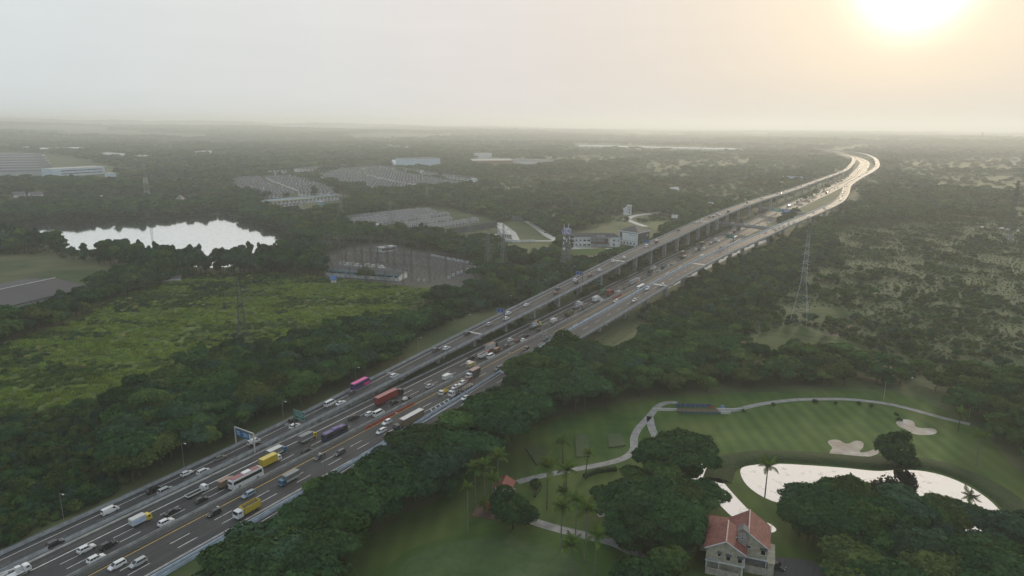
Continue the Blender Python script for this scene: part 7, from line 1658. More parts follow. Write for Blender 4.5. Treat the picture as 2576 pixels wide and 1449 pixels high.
            if col == 'empty': pbox(r, 'raised_ramp', 'cramp', cargo, lambda b: [b.box(L0 - .9, sg * .8, 2.2, .12, .6, 3.0) for sg in (-1, 1)])
        if kd == 'tow': pbox(r, 'crane_boom', 'tboom', P_['white'], lambda b: (b.box(.9, 0, 1.9, 1.2, 1.2, 1.2), b.tube((.9, 0, 2.3), (-3.8, .2, 2.9), .18, .12, 6), b.box(-2.6, .7, 1.7, 3.0, .12, .6)))
        if kd in ('dump', 'small') and not big: pass
    fr = xf - (1.15 if big else .75); rear = [L0 + 1.3] + ([L0 + 2.6] if big else [])
    if kd == 'cont': rear += [L0 + 3.9, 4.6]
    if kd == 'carrier': rear += [5.0]
    for x in [fr] + rear:
        for sg in (-1, 1): link('wheel', wh, r, (x, sg * (w - .18 if x != fr else w * .86), .48 if big else .33))
    return r
def bus(col, p, rz, label, group):
    spec = {'maroon': (12, 3.6, 'white', 'maroon', 'white'), 'navy': (11.5, 3.5, 'navy', 'purple', 'purple'), 'pink': (10, 3.1, 'purple', 'pink', None), 'white': (12, 3.6, 'white', 'white', None), 'whitecoach': (11, 3.5, 'white', 'paleroof', 'white'), 'greymini': (6.8, 2.7, 'darkgrey', 'paleroof', None), 'redbus': (11, 3.4, 'red', 'paleroof', None)}[col]
    L, H, cb, cr, cu = spec; h2 = L / 2; w = 1.24 if L > 8 else 1.02; r = thing('bus', p, rz, label, 'bus', group); key = (L, H)
    pbox(r, 'body', ('bb', key), PAINT[cb], lambda b: b.loft([[(x, -w * k, .35), (x, w * k, .35), (x, w * k, zt * .9), (x, w * k * .9, zt), (x, -w * k * .9, zt), (x, -w * k, zt * .9)] for x, zt, k in ((-h2, H * .9, .93), (-h2 + .25, H, 1), (h2 - 1.0, H, 1), (h2 - .3, H * .93, .98), (h2, H * .62, .93))]))
    pbox(r, 'roof', ('br', key), PAINT[cr], lambda b: b.hexa([(-h2 + .2, -w * .9, H + .003), (h2 - 1.0, -w * .9, H + .003), (h2 - 1.0, w * .9, H + .003), (-h2 + .2, w * .9, H + .003), (-h2 + .4, -w * .7, H + .09), (h2 - 1.3, -w * .7, H + .09), (h2 - 1.3, w * .7, H + .09), (-h2 + .4, w * .7, H + .09)]))
    for sg in (-1, 1): pbox(r, 'side_glazing', ('bg', key, sg), M['glass'], lambda b: b.box(-.1, sg * (w + .008), H * .66, L * .9, .03, H * .30))
    pbox(r, 'windscreen', ('bw', key), M['glass'], lambda b: b.face([(h2 + .015, -w * .86, H * .36), (h2 + .015, w * .86, H * .36), (h2 + .01, w * .88, H * .62), (h2 - .28, w * .9, H * .92), (h2 - .28, -w * .9, H * .92), (h2 + .01, -w * .88, H * .62)]))
    pbox(r, 'rear_window', ('bq', key), M['glass'], lambda b: b.box(-h2 - .01, 0, H * .70, .04, w * 1.5, H * .22))
    if cu: pbox(r, 'roof_unit', ('bu', key), PAINT[cu], lambda b: b.box(.2, 0, H + .21, 3.0, w * 1.45, .26, top=.9))
    if col == 'pink': pbox(r, 'front_panel', ('bp', key), PAINT['pink'], lambda b: [b.box(h2 * .55, sg * (w + .02), 1.1, L * .36, .03, 1.3) for sg in (-1, 1)])
    for x in (h2 - 2.4, -h2 + 2.6) if L > 8 else (h2 - 1.2, -h2 + 1.4):
        for sg in (-1, 1): link('wheel', TW if L > 8 else PARTS['suv']['wheel'], r, (x, sg * (w - .12), .48 if L > 8 else .33))
    for sg in (-1, 1):
        pbox(r, 'headlight', ('bh', key, sg), M['lamp'], lambda b: b.box(h2 - .02, sg * w * .66, .8, .08, .4, .2)); pbox(r, 'taillight', ('bt', key, sg), M['tail'], lambda b: b.box(-h2 - .01, sg * w * .8, 1.0, .05, .2, .5))
    return r
VEH = [
 ('A', 76.6, 3.6, 'suv', 'black', 'black SUV alone in the near lane of the left flyover road, closest to the bottom corner'),
 ('A', 93.7, -0.19, 'van', 'white', 'white windowless panel van following the left edge line of the left flyover road'),
 ('G', 80.0, -9.24, 'suv', 'white', 'white SUV straddling the solid shoulder line just left of a black SUV'),
 ('G', 84.0, -5.79, 'suv', 'black', 'black SUV in the middle lane beside the white SUV on the shoulder line'),
 ('G', 79.0, -2.4, 'suv', 'white', 'white SUV hugging the yellow median line, lowest white SUV heading away'),
 ('G', 64.2, -13.17, 'tow', 'white', 'white recovery truck with a crane boom cut off by the bottom left edge'),
 ('H', 80.5, 5.09, 'mpv', 'white', 'white people carrier driving towards the viewer astride the orange line, near the bottom edge'),
 ('H', 84.0, 8.83, 'mpv', 'silver', 'silver people carrier driving towards the viewer beside the white people carrier at the bottom edge'),
 ('A', 107.6, -0.45, 'suv', 'black', 'black SUV overtaken on its right by a pale minivan on the left flyover road'),
 ('A', 109.3, 3.21, 'minivan', 'silver', 'pearl minivan with dark windows beside the black SUV at the low concrete wall'),
 ('A', 119.5, -1.13, 'hatch', 'white', 'small white hatchback beside the edge line, left of a white people carrier'),
 ('A', 123.1, 2.63, 'mpv', 'white', 'white people carrier near the concrete wall, right of the small white hatchback'),
 ('A', 132.0, -0.88, 'hatch', 'grey', 'grey green hatchback below the blue overhead signs'),
 ('G', 95.2, -9.38, 'box', 'whitebox', 'small box truck with a white box and yellow cab on the shoulder line'),
 ('G', 103.4, -6.61, 'sedan', 'black', 'black sedan in the middle lane behind the flatbed truck'),
 ('G', 99.2, -2.92, 'suv', 'white', 'white SUV next to the median, right of the black sedan'),
 ('G', 114.1, -10.21, 'flat', 'white', 'white flatbed truck with an empty dark bed on the shoulder line'),
 ('G', 112.3, -5.12, 'hatch', 'black', 'black hatchback beside the empty flatbed truck'),
 ('G', 122.4, -6.75, 'box', 'rust', 'old box truck with a rust stained roof left of the maroon roofed bus'),
 ('G', 127.3, -3.2, 'bus', 'maroon', 'white coach with a maroon roof and white roof unit'),
 ('H', 109.8, 4.77, 'mpv', 'black', 'black people carrier driving towards the viewer on the orange line beside the yellow tipper'),
 ('H', 122.1, 4.58, 'mpv', 'blue', 'pale blue people carrier driving towards the viewer on the orange line right of the coach'),
 ('H', 115.6, 12.79, 'dump', 'yellow', 'yellow tipper truck facing the viewer near the right hand barrier'),
 ('A', 145.9, -0.76, 'van', 'white', 'white van half hidden under the blue overhead signs'),
 ('A', 144.6, 2.09, 'suv', 'black', 'black SUV next to the white van under the blue overhead signs'),
 ('A', 165.7, -2.26, 'suv', 'black', 'black SUV left of the tall green direction sign post'),
 ('A', 162.5, 2.03, 'suv', 'white', 'white SUV with a dark sunroof beside the green direction sign post'),
 ('G', 159.2, -9.66, 'canvas', 'greyyellow', 'grey covered truck with a yellow cab below the green direction sign'),
 ('G', 145.4, -9.99, 'canvas', 'greyblue', 'grey covered truck with a blue cab against the concrete wall'),
 ('G', 139.9, -6.66, 'box', 'yellow', 'bright yellow box truck with a white and yellow cab'),
 ('G', 152.5, -2.31, 'suv', 'black', 'black SUV in the lane beside the median, behind the dark blue bus'),
 ('G', 166.6, -2.26, 'bus', 'navy', 'dark navy bus with a raised purple roof unit'),
 ('H', 151.6, 4.76, 'mpv', 'darkgrey', 'dark grey people carrier driving towards the viewer on the orange line'),
 ('H', 157.8, 8.37, 'mpv', 'darkgrey', 'grey people carrier with a silver roof, driving towards the viewer in the middle lane'),
 ('H', 135.0, 8.44, 'canvas', 'blue', 'covered truck with a blue cab facing the viewer'),
 ('A', 197.1, -1.5, 'hatch', 'darkgrey', 'dark hatchback just behind the pink and purple bus'),
 ('A', 203.8, -3.47, 'bus', 'pink', 'pink and purple bus on the left flyover beside the parapet'),
 ('A', 183.8, -1.23, 'minibus', 'white', 'white minibus beside a white estate car on the left flyover'),
 ('A', 186.6, 1.97, 'sedan', 'white', 'white estate car beside the white minibus on the left flyover'),
 ('A', 219.5, 2.15, 'mpv', 'white', 'white people carrier above the first tall pier of the left flyover'),
 ('G', 182.3, -8.65, 'tarp', 'black', 'dark pickup piled with a black covered load'),
 ('G', 188.6, -5.88, 'suv', 'white', 'white SUV just behind the white minibus on the main road'),
 ('G', 190.5, -1.91, 'minibus', 'white', 'white minibus with dark windows beside the red plastic barriers'),
 ('G', 202.7, -5.29, 'suv', 'black', 'black SUV alongside the long red container trailer'),
 ('G', 208.3, -2.02, 'tarp', 'white', 'black pickup with its bed covered by a white sheet'),
 ('G', 204.7, -9.64, 'cont', 'red', 'long red container trailer pulled by a dark tractor'),
 ('G', 225.2, -3.99, 'suv', 'silver', 'silver SUV ahead of the sheet covered pickup'),
 ('H', 186.0, 5.38, 'suv', 'white', 'white SUV driving towards the viewer beside the red plastic barriers'),
 ('H', 178.8, 8.91, 'mpv', 'white', 'white people carrier driving towards the viewer left of the tree crown that hides a trailer'),
 ('H', 222.5, 5.84, 'small', 'yellow', 'small yellow open truck facing the viewer beside the car transporter'),
 ('H', 189.8, 13.23, 'cont', 'whitetop', 'container trailer with a pale roof mostly hidden behind a roadside tree'),
 ('B', 221.5, -2.6, 'sedan', 'white', 'white sedan driving towards the viewer beyond the pale blue barrier'),
 ('A', 255.0, -1.7, 'suv', 'darkgrey', 'dark grey SUV left of a white SUV on the rising left flyover'),
 ('A', 259.4, 1.51, 'suv', 'white', 'white SUV right of the dark grey SUV on the rising left flyover'),
 ('A', 283.0, -2.39, 'suv', 'black', 'dark SUV with a pale roof crossing the expansion joint before the small blue sign'),
 ('A', 301.8, -1.04, 'mpv', 'silver', 'silver white people carrier just past the small blue sign nearest the viewer'),
 ('A', 315.1, 1.77, 'suv', 'white', 'white SUV beyond the silver white people carrier in the near lane'),
 ('A', 323.9, -2.33, 'mpv', 'white', 'white people carrier in the far lane ahead of the white SUV on the left flyover'),
 ('A', 343.9, -1.99, 'sedan', 'white', 'white sedan crossing the lane line on the left flyover, above the pipe truck'),
 ('A', 374.8, 1.68, 'suv', 'redbrown', 'red brown car with a pale roof on the left flyover above the second pipe truck'),
 ('A', 384.9, -2.16, 'suv', 'black', 'black car with a pale roof next to the red brown car on the left flyover'),
 ('A', 404.9, 1.2, 'suv', 'black', 'dark car with a white roof behind the middle blue flyover sign post'),
 ('A', 411.4, -2.83, 'suv', 'white', 'white car beside the middle blue flyover sign'),
 ('A', 426.6, 1.03, 'suv', 'redbrown', 'dark red car with a pale roof beyond the middle blue flyover sign'),
 ('A', 443.7, 0.64, 'suv', 'white', 'white car on the flyover in front of the bare earth slope'),
 ('A', 474.9, -2.02, 'suv', 'white', 'white car left of a white stripe across the flyover deck'),
 ('A', 489.6, 0.69, 'suv', 'white', 'white car right of a white stripe across the flyover deck'),
 ('A', 541.2, -1.01, 'minibus', 'white', 'white minibus on the flyover in front of the hip roofed school block'),
 ('A', 563.4, -0.13, 'box', 'dark', 'dark box truck with a white roof on the flyover beyond the school'),
 ('A', 634.4, -5.16, 'suv', 'black', ''),
 ('A', 689.5, -4.08, 'suv', 'white', ''),
 ('A', 696.9, -0.85, 'suv', 'white', ''),
 ('A', 713.2, -5.35, 'suv', 'white', ''),
 ('A', 734.7, -2.54, 'suv', 'black', ''),
 ('A', 741.1, -0.06, 'suv', 'black', ''),
 ('A', 769.5, -3.39, 'suv', 'white', ''),
 ('A', 761.7, 0.71, 'suv', 'white', ''),
 ('A', 792.6, 2.7, 'box', 'dark', ''),
 ('A', 877.7, 2.22, 'van', 'white', ''),
 ('A', 907.8, -2.49, 'suv', 'black', ''),
 ('A', 983.6, -0.87, 'suv', 'grey', ''),
 ('A', 1130.8, -7.11, 'suv', 'white', ''),
 ('A', 1097.4, -2.92, 'suv', 'black', ''),
 ('A', 1096.2, 2.62, 'suv', 'white', ''),
 ('A', 1144.5, -0.94, 'suv', 'white', ''),
 ('A', 1227.8, -0.97, 'suv', 'white', ''),
 ('A', 1274.1, -1.04, 'suv', 'silver', ''),
 ('A', 1308.4, 4.66, 'suv', 'grey', ''),
 ('A', 1397.9, 1.05, 'suv', 'white', ''),
 ('A', 1400.5, 4.7, 'suv', 'silver', ''),
 ('A', 1488.8, 3.26, 'suv', 'black', ''),
 ('A', 1546.6, 0.1, 'suv', 'white', ''),
 ('A', 1598.5, 0.53, 'suv', 'silver', ''),
 ('A', 1668.7, -4.27, 'suv', 'white', ''),
 ('A', 1689.9, 1.3, 'suv', 'white', ''),
 ('A', 1754.2, -1.35, 'suv', 'white', ''),
 ('A', 1676.3, -5.46, 'suv', 'white', ''),
 ('A', 1684.6, 1.77, 'suv', 'grey', ''),
 ('A', 1757.8, -3.16, 'suv', 'white', ''),
 ('A', 1752.9, 0.29, 'suv', 'white', ''),
 ('A', 1904.0, -3.4, 'suv', 'white', ''),
 ('A', 1843.6, -0.65, 'suv', 'silver', ''),
 ('A', 1885.5, 5.26, 'suv', 'grey', ''),
 ('A', 1949.1, 4.13, 'suv', 'black', ''),
 ('A', 1998.2, 5.67, 'suv', 'white', ''),
 ('A', 2055.1, 6.63, 'suv', 'redbrown', ''),
 ('G', 236.9, -1.64, 'box', 'white', 'small white box truck ahead of the silver SUV'),
 ('G', 266.1, -9.73, 'suv', 'black', 'black SUV beside the shoulder line, left of a white SUV'),
 ('G', 260.2, -6.74, 'suv', 'white', 'white SUV just left of the cream box truck'),
 ('G', 256.3, -1.21, 'box', 'cream', 'small cream coloured box truck beside the median'),
 ('G', 271.8, -6.07, 'dump', 'bluewhite', 'open truck with a white and blue bed and a red roofed cab'),
 ('G', 273.5, -1.43, 'minibus', 'white', 'white minibus beside the blue and white open truck'),
 ('G', 284.2, -9.56, 'cont20', 'whiterust', 'container truck with white sides and a rusty roof'),
 ('G', 282.2, -4.87, 'small', 'brown', 'small brown truck right of the rusty roofed container'),
 ('G', 291.5, -4.86, 'suv', 'darkgrey', 'dark SUV ahead of the small brown truck'),
 ('G', 302.2, -8.7, 'suv', 'white', 'white SUV on the shoulder line left of a dark red car'),
 ('G', 302.8, -5.01, 'hatch', 'redbrown', 'dark red car between two white SUVs'),
 ('G', 313.0, -5.18, 'suv', 'black', 'tall black SUV ahead of the dark red car'),
 ('G', 305.4, -1.25, 'suv', 'white', 'white SUV next to the median right of the dark red car'),
 ('G', 326.5, -4.94, 'hatch', 'black', 'dark hatchback beside the pipe truck with the red crane'),
 ('G', 330.1, -9.38, 'pipes', 'limered', 'truck stacked with concrete pipes, lime cab and red crane arm'),
 ('G', 346.0, -5.62, 'box', 'white', 'white box truck ahead of the first pipe truck'),
 ('G', 339.7, -1.36, 'suv', 'black', 'dark SUV with a pale roof tucked beside the white box truck'),
 ('G', 365.4, -5.12, 'dump', 'olive', 'olive green tipper truck behind the second pipe truck'),
 ('G', 384.3, -8.63, 'pipes', 'white', 'truck stacked with pale concrete pipes, second of the two pipe trucks'),
 ('G', 384.7, -4.16, 'suv', 'redbrown', 'dark red car right of the second pipe truck'),
 ('G', 381.9, -0.39, 'suv', 'black', 'black car beside the median, right of the second pipe truck'),
 ('G', 405.8, -5.21, 'cont20', 'white', 'white container truck with blue lettering on its side'),
 ('G', 408.8, -0.4, 'suv', 'white', 'white car right of the white container truck'),
 ('G', 427.1, -4.65, 'cont20', 'red', 'short red container truck right of a green one'),
 ('G', 426.1, -8.95, 'cont20', 'green', 'green container truck left of the short red one'),
 ('G', 437.9, -0.93, 'suv', 'white', 'white car ahead of the short red container truck'),
 ('G', 449.2, -0.02, 'suv', 'black', 'dark car beside the median before the orange taxi'),
 ('G', 470.5, -3.73, 'carrier', 'empty', 'empty two deck car transporter with grey ramps'),
 ('G', 474.7, 0.09, 'sedan', 'orange', 'orange and yellow taxi right of the empty car transporter'),
 ('H', 228.9, 10.8, 'carrier', 'loaded', 'loaded car transporter with a white cab facing the viewer'),
 ('H', 246.6, 4.98, 'cont20', 'rustdark', 'dark box trailer with a rusty tan roof facing the viewer'),
 ('H', 260.6, 9.62, 'suv', 'darkgrey', 'dark SUV facing the viewer beside the pale blue barrier'),
 ('H', 293.4, 6.1, 'suv', 'black', 'black SUV with a white roof on the hatched road markings'),
 ('H', 313.8, 6.65, 'suv', 'darkgrey', 'grey SUV facing the viewer just before the hatched markings'),
 ('H', 412.0, 6.34, 'suv', 'white', 'white car with a black roof load facing the viewer at the barrier'),
 ('H', 452.7, 7.72, 'bus', 'white', 'coach with a long white roof, its lower half behind the flyover parapet'),
 ('H', 461.1, 11.19, 'suv', 'white', 'white car behind the parapet next to the long white roofed coach'),
 ('H', 513.3, 6.87, 'sedan', 'white', 'white sedan facing the viewer half behind the parapet'),
 ('H', 545.0, 6.88, 'sedan', 'white', 'white sedan facing the viewer ahead of the half hidden one'),
 ('H', 598.2, 8.97, 'box', 'white', 'white box truck behind the parapet of the right flyover'),
 ('H', 663.6, 8.24, 'suv', 'silver', 'pale car with an orange sheen facing the viewer by the green overhead sign'),
 ('H', 717.4, 7.85, 'bus', 'whitecoach', 'white coach facing the viewer before the low overpass'),
 ('H', 860.6, 12.22, 'van', 'white', 'white van just past the low overpass'),
 ('B', 265.6, -2.98, 'hatch', 'lime', 'lime yellow hatchback at the foot of the right flyover'),
 ('B', 255.9, -3.92, 'minibus', 'white', 'white van half hidden behind a tree on the right flyover ramp'),
 ('B', 391.6, 1.03, 'suv', 'white', 'white SUV driving down the right flyover, nearest the viewer'),
 ('B', 421.6, -2.76, 'suv', 'white', 'white SUV driving down the right flyover above the long roofed coach'),
 ('B', 435.5, 1.75, 'suv', 'white', 'white SUV crossing a white stripe on the right flyover'),
 ('B', 701.2, -2.12, 'suv', 'white', 'white and dark car alone in the lane ahead of a cluster on the right flyover'),
 ('B', 733.2, -2.53, 'suv', 'white', ''),
 ('B', 724.8, 1.58, 'suv', 'silver', ''),
 ('B', 755.8, -2.18, 'suv', 'white', ''),
 ('B', 742.8, 1.05, 'suv', 'white', ''),
 ('B', 755.5, 2.09, 'suv', 'white', ''),
 ('B', 787.3, -1.09, 'suv', 'white', ''),
 ('B', 771.2, 3.2, 'suv', 'silver', ''),
 ('B', 793.9, 2.67, 'suv', 'white', ''),
 ('B', 852.1, 3.73, 'suv', 'silver', ''),
 ('B', 905.3, -2.37, 'suv', 'white', ''),
 ('B', 963.1, -1.65, 'suv', 'silver', ''),
 ('B', 947.7, 3.16, 'suv', 'white', ''),
 ('B', 1123.1, -4.63, 'suv', 'white', ''),
 ('B', 1085.7, 0.19, 'suv', 'grey', ''),
 ('B', 1205.2, -6.28, 'suv', 'white', ''),
 ('B', 1158.6, -1.48, 'suv', 'black', ''),
 ('B', 1212.3, -1.8, 'suv', 'white', ''),
 ('B', 1249.4, -1.43, 'suv', 'silver', ''),
 ('B', 1347.3, -5.91, 'suv', 'black', ''),
 ('B', 1355.8, -0.91, 'suv', 'black', ''),
 ('B', 1410.8, -4.36, 'suv', 'white', ''),
 ('B', 1516.5, -6.36, 'suv', 'white', ''),
 ('B', 1537.9, -3.7, 'suv', 'white', ''),
 ('B', 1653.1, -5.69, 'suv', 'black', ''),
 ('B', 1642.6, -4.4, 'suv', 'black', ''),
 ('B', 1782.7, -5.78, 'suv', 'white', ''),
 ('B', 1809.1, -5.7, 'suv', 'white', ''),
 ('B', 2107.3, -7.67, 'suv', 'white', ''),
 ('B', 2192.5, -7.49, 'suv', 'white', ''),
 ('B', 2083.4, -1.67, 'suv', 'redbrown', ''),
 ('B', 2302.3, -3.11, 'suv', 'grey', ''),
 ('B', 2406.9, -8.24, 'suv', 'black', ''),
 ('B', 2560.8, -7.53, 'suv', 'white', ''),
 ('B', 2571.0, -11.83, 'suv', 'white', ''),
 ('B', 2649.1, -11.69, 'suv', 'white', ''),
 ('G', 508.1, -5.16, 'cont20', 'darkgrey', 'dark grey container truck behind the empty car transporter'),
 ('G', 525.2, -9.27, 'dump', 'white', 'white tipper truck ahead of the dark grey container truck'),
 ('G', 502.7, -0.29, 'suv', 'black', 'black car beside the dark grey container truck'),
 ('G', 536.8, -4.46, 'dump', 'blue', 'blue truck in the middle lane ahead of the white tipper'),
 ('G', 522.3, -0.87, 'pickup', 'silver', 'silver pickup behind the blue truck'),
 ('G', 550.4, -0.54, 'suv', 'black', 'dark car with a pale roof right of the blue truck'),
 ('G', 603.0, -9.81, 'cont20', 'brown', 'brown container truck on the shoulder side lane'),
 ('G', 587.2, -5.36, 'dump', 'olive', 'green tipper truck just behind the brown container truck'),
 ('G', 586.5, -0.42, 'bus', 'greymini', 'dark minibus with a pale roof right of the green tipper'),
 ('G', 629.5, -5.55, 'box', 'white', 'white box truck left of a grey tanker'),
 ('G', 633.5, -3.02, 'dump', 'grey', 'grey tanker like truck right of a white box truck'),
 ('G', 663.8, -10.09, 'cont20', 'brown', 'tall brown container truck further up the main road'),
 ('G', 642.9, 0.49, 'suv', 'white', ''),
 ('G', 677.8, -5.75, 'suv', 'silver', ''),
 ('G', 693.7, -5.04, 'cont20', 'white', 'pale container truck before the low overpass'),
 ('G', 694.2, -0.05, 'suv', 'white', ''),
 ('G', 741.1, -4.48, 'dump', 'silver', ''),
 ('G', 759.4, -1.13, 'cont20', 'dark', ''),
 ('G', 1066.4, 0.21, 'suv', 'white', ''),
 ('G', 1048.9, 5.79, 'van', 'white', ''),
 ('G', 1099.4, -0.15, 'suv', 'black', ''),
 ('G', 1055.4, 9.35, 'bus', 'redbus', ''),
 ('G', 1123.3, 0.48, 'cont20', 'dark', ''),
 ('G', 1169.5, -6.66, 'box', 'white', ''),
 ('G', 1181.0, -14.75, 'suv', 'black', ''),
 ('G', 1153.1, -0.03, 'suv', 'white', ''),
 ('G', 1190.4, -1.85, 'suv', 'redbrown', ''),
 ('G', 1246.3, -7.7, 'cont20', 'dark', ''),
 ('G', 1246.6, -2.72, 'suv', 'black', ''),
 ('G', 1344.5, -8.63, 'cont20', 'brown', ''),
 ('G', 1285.3, -2.73, 'suv', 'grey', ''),
 ('G', 1389.9, -7.6, 'cont20', 'brown', ''),
 ('G', 1546.5, -8.1, 'box', 'white', ''),
 ('G', 1604.6, -10.21, 'cont20', 'brown', ''),
 ('G', 1567.7, -3.37, 'suv', 'white', ''),
 ('G', 1632.5, -7.6, 'cont20', 'dark', ''),
 ('G', 1807.3, -13.12, 'box', 'white', ''),
 ('G', 1711.5, -9.41, 'suv', 'black', ''),
 ('H', 1045.5, 17.86, 'dump', 'brown', ''),
 ('H', 1097.4, 9.06, 'suv', 'white', ''),
 ('H', 1146.2, 9.64, 'suv', 'black', ''),
 ('H', 1179.1, 9.58, 'suv', 'white', ''),
 ('H', 1221.4, 6.13, 'suv', 'white', ''),
 ('H', 1269.6, 6.52, 'suv', 'black', ''),
 ('H', 1316.2, 7.84, 'bus', 'redbus', ''),
 ('H', 1368.0, 4.6, 'suv', 'white', ''),
 ('H', 1431.3, 4.77, 'van', 'white', ''),
 ('H', 1453.8, 7.31, 'van', 'white', ''),
 ('G', 2000.2, -10.57, 'suv', 'lime', ''),
 ('G', 1984.7, -5.87, 'suv', 'white', ''),
 ('G', 1944.0, -2.59, 'suv', 'teal', ''),
 ('G', 1998.6, -2.01, 'suv', 'black', ''),
 ('G', 1923.1, -10.61, 'suv', 'brown', ''),
 ('G', 1809.7, -13.11, 'box', 'white', ''),
 ('G', 1804.8, -7.02, 'suv', 'black', ''),
 ('G', 2065.2, -0.72, 'suv', 'black', ''),
 ('G', 2106.8, -10.2, 'box', 'brown', ''),
 ('G', 2092.7, -5.34, 'box', 'dark', ''),
 ('G', 2142.6, -3.11, 'suv', 'silver', ''),
 ('G', 2191.8, -12.07, 'suv', 'black', ''),
 ('G', 2232.7, -9.09, 'suv', 'brown', ''),
 ('G', 2285.1, -14.27, 'suv', 'black', ''),
 ('G', 2291.9, -5.22, 'suv', 'black', ''),
 ('G', 2373.4, -9.84, 'suv', 'white', ''),
 ('G', 2365.6, -20.14, 'suv', 'white', ''),
 ('G', 2369.5, -14.99, 'suv', 'grey', ''),
 ('G', 2463.3, -14.47, 'box', 'white', ''),
 ('G', 2518.0, -21.9, 'box', 'white', ''),
 ('G', 2462.4, -18.85, 'suv', 'white', ''),
 ('H', 2201.6, 6.12, 'suv', 'white', ''),
 ('H', 2206.6, 12.05, 'box', 'brown', ''),
 ('H', 2200.4, 16.6, 'box', 'dark', ''),
 ('H', 2410.4, 3.86, 'suv', 'black', ''),
 ('H', 2401.5, 6.85, 'suv', 'redbrown', ''),
 ('H', 2323.9, 4.33, 'suv', 'white', ''),
 ('H', 2325.9, 12.64, 'suv', 'black', ''),
 ('H', 2044.7, 10.0, 'suv', 'black', ''),
 ('H', 2507.3, -3.73, 'box', 'grey', ''),
]

NOUN = {'suv': 'car', 'mpv': 'car', 'hatch': 'car', 'sedan': 'car', 'van': 'van', 'minibus': 'minibus', 'minivan': 'minivan', 'box': 'box truck', 'cont20': 'container truck', 'cont': 'container truck', 'dump': 'truck', 'bus': 'bus', 'canvas': 'truck', 'flat': 'truck', 'small': 'truck', 'pipes': 'truck', 'carrier': 'transporter', 'tow': 'truck', 'tarp': 'pickup', 'pickup': 'pickup'}
CW = {'redbrown': 'dark red', 'darkgrey': 'dark grey', 'redbus': 'red', 'whitecoach': 'white', 'whitebox': 'white', 'greymini': 'grey', 'whiterust': 'white', 'bluewhite': 'blue', 'rustdark': 'rusty', 'limered': 'lime', 'whitetop': 'pale', 'greyyellow': 'grey', 'greyblue': 'grey', 'loaded': 'loaded', 'empty': 'empty', 'maroon': 'maroon', 'navy': 'navy', 'pink': 'pink', 'rust': 'rusty'}
def cw(c): return CW.get(c, c)
WHERE = {'A': 'left flyover', 'B': 'right flyover', 'G': 'outbound main road', 'H': 'inbound main road'}
def seg(rd, s):
    if rd in 'AB': return 'on the %s %s' % (WHERE[rd], 'near the low overpass' if s < 900 else 'beyond the low overpass' if s < 1300 else 'before the bend' if s < 1900 else 'in the far bend')
    return 'on the %s %s' % (WHERE[rd], 'before the low overpass' if s < 850 else 'beyond the low overpass' if s < 1500 else 'in the far bend')
byroad = {}
for v in VEH: byroad.setdefault(v[0], []).append(v)
for k in byroad: byroad[k].sort(key=lambda v: v[1])
def auto_label(v):
    L = byroad[v[0]]; i = L.index(v); near = L[i - 1] if i else None; far = L[i + 1] if i + 1 < len(L) else None; fw = v[0] in 'AG'
    t = '%s %s %s' % (cw(v[4]), NOUN[v[3]], seg(v[0], v[1]))
    if near: t += ', just past a %s %s' % (cw(near[4]), NOUN[near[3]])
    return t
GRP = {'A': 'vehicles on the left flyover', 'B': 'vehicles on the right flyover', 'G': 'vehicles heading away on the main road', 'H': 'vehicles driving towards the viewer on the main road'}
REL = {'A': (-3.9, 3.9), 'B': (-4.4, 4.4)}
car_clear = []
for v in VEH:
    rd, s, rel, t, col, lb = v
    rk = 'M' if rd in 'GH' else rd; fwd = rd in 'AG'
    if rd in REL: rel = min(max(rel, REL[rd][0]), REL[rd][1])
    if rd == 'G': rel = min(rel, -2.4 if t in ('suv', 'mpv', 'hatch', 'sedan') else -3.0)
    if rd == 'H': rel = min(max(rel, 3.4), hr(s) - 1.9)
    big = t in ('box', 'cont', 'cont20', 'dump', 'canvas', 'flat', 'small', 'pipes', 'carrier', 'tow', 'bus', 'tarp', 'pickup')
    p = road_pt(rk, s, rel, .006); d = road_dir(rk, s); rz = math.atan2(d.y, d.x) + (0 if fwd else math.pi); label = lb or auto_label(v)
    if len(label.split()) > 16: label = label.replace('on the outbound main road', 'outbound').replace('on the inbound main road', 'inbound').replace('container truck', 'container'); g = GRP[rd]
    if t == 'bus': o = bus(col, p, rz, label, g)
    elif big: o = truck(t, col, p, rz, label, g)
    else: o = car(t, col, p, rz, label, g, 0 if s < 300 else 1 if s < 620 else 2)
    slope = math.asin(d.z) * (1 if fwd else -1)
    if abs(slope) > .004: o.rotation_euler = (0, -slope, rz)
# cars carried on the loaded transporter: things of their own, resting on its upper deck
ld = [v for v in VEH if v[4] == 'loaded'][0]
rel = min(max(ld[2], 3.4), hr(ld[1]) - 1.9)
for k, (ds, t, c, lb) in enumerate(((-4.8, 'hatch', 'white', 'white hatchback on the front of the upper deck of the car transporter'), (.2, 'suv', 'white', 'white SUV in the middle of the upper deck of the car transporter'), (5.4, 'suv', 'redbrown', 'red car with a white roof on the rear of the transporter deck'))):
    p = road_pt('M', ld[1] + ds, rel, 3.13); d = road_dir('M', ld[1]); car(t, c, p, math.atan2(d.y, d.x) + math.pi, lb, None, 0)
for ds, lb in ((-2.2, 'white car on the lower deck of the car transporter'),):
    p = road_pt('M', ld[1] + ds, rel, 1.36); d = road_dir('M', ld[1]); car('sedan', 'white', p, math.atan2(d.y, d.x) + math.pi, lb, None, 0)
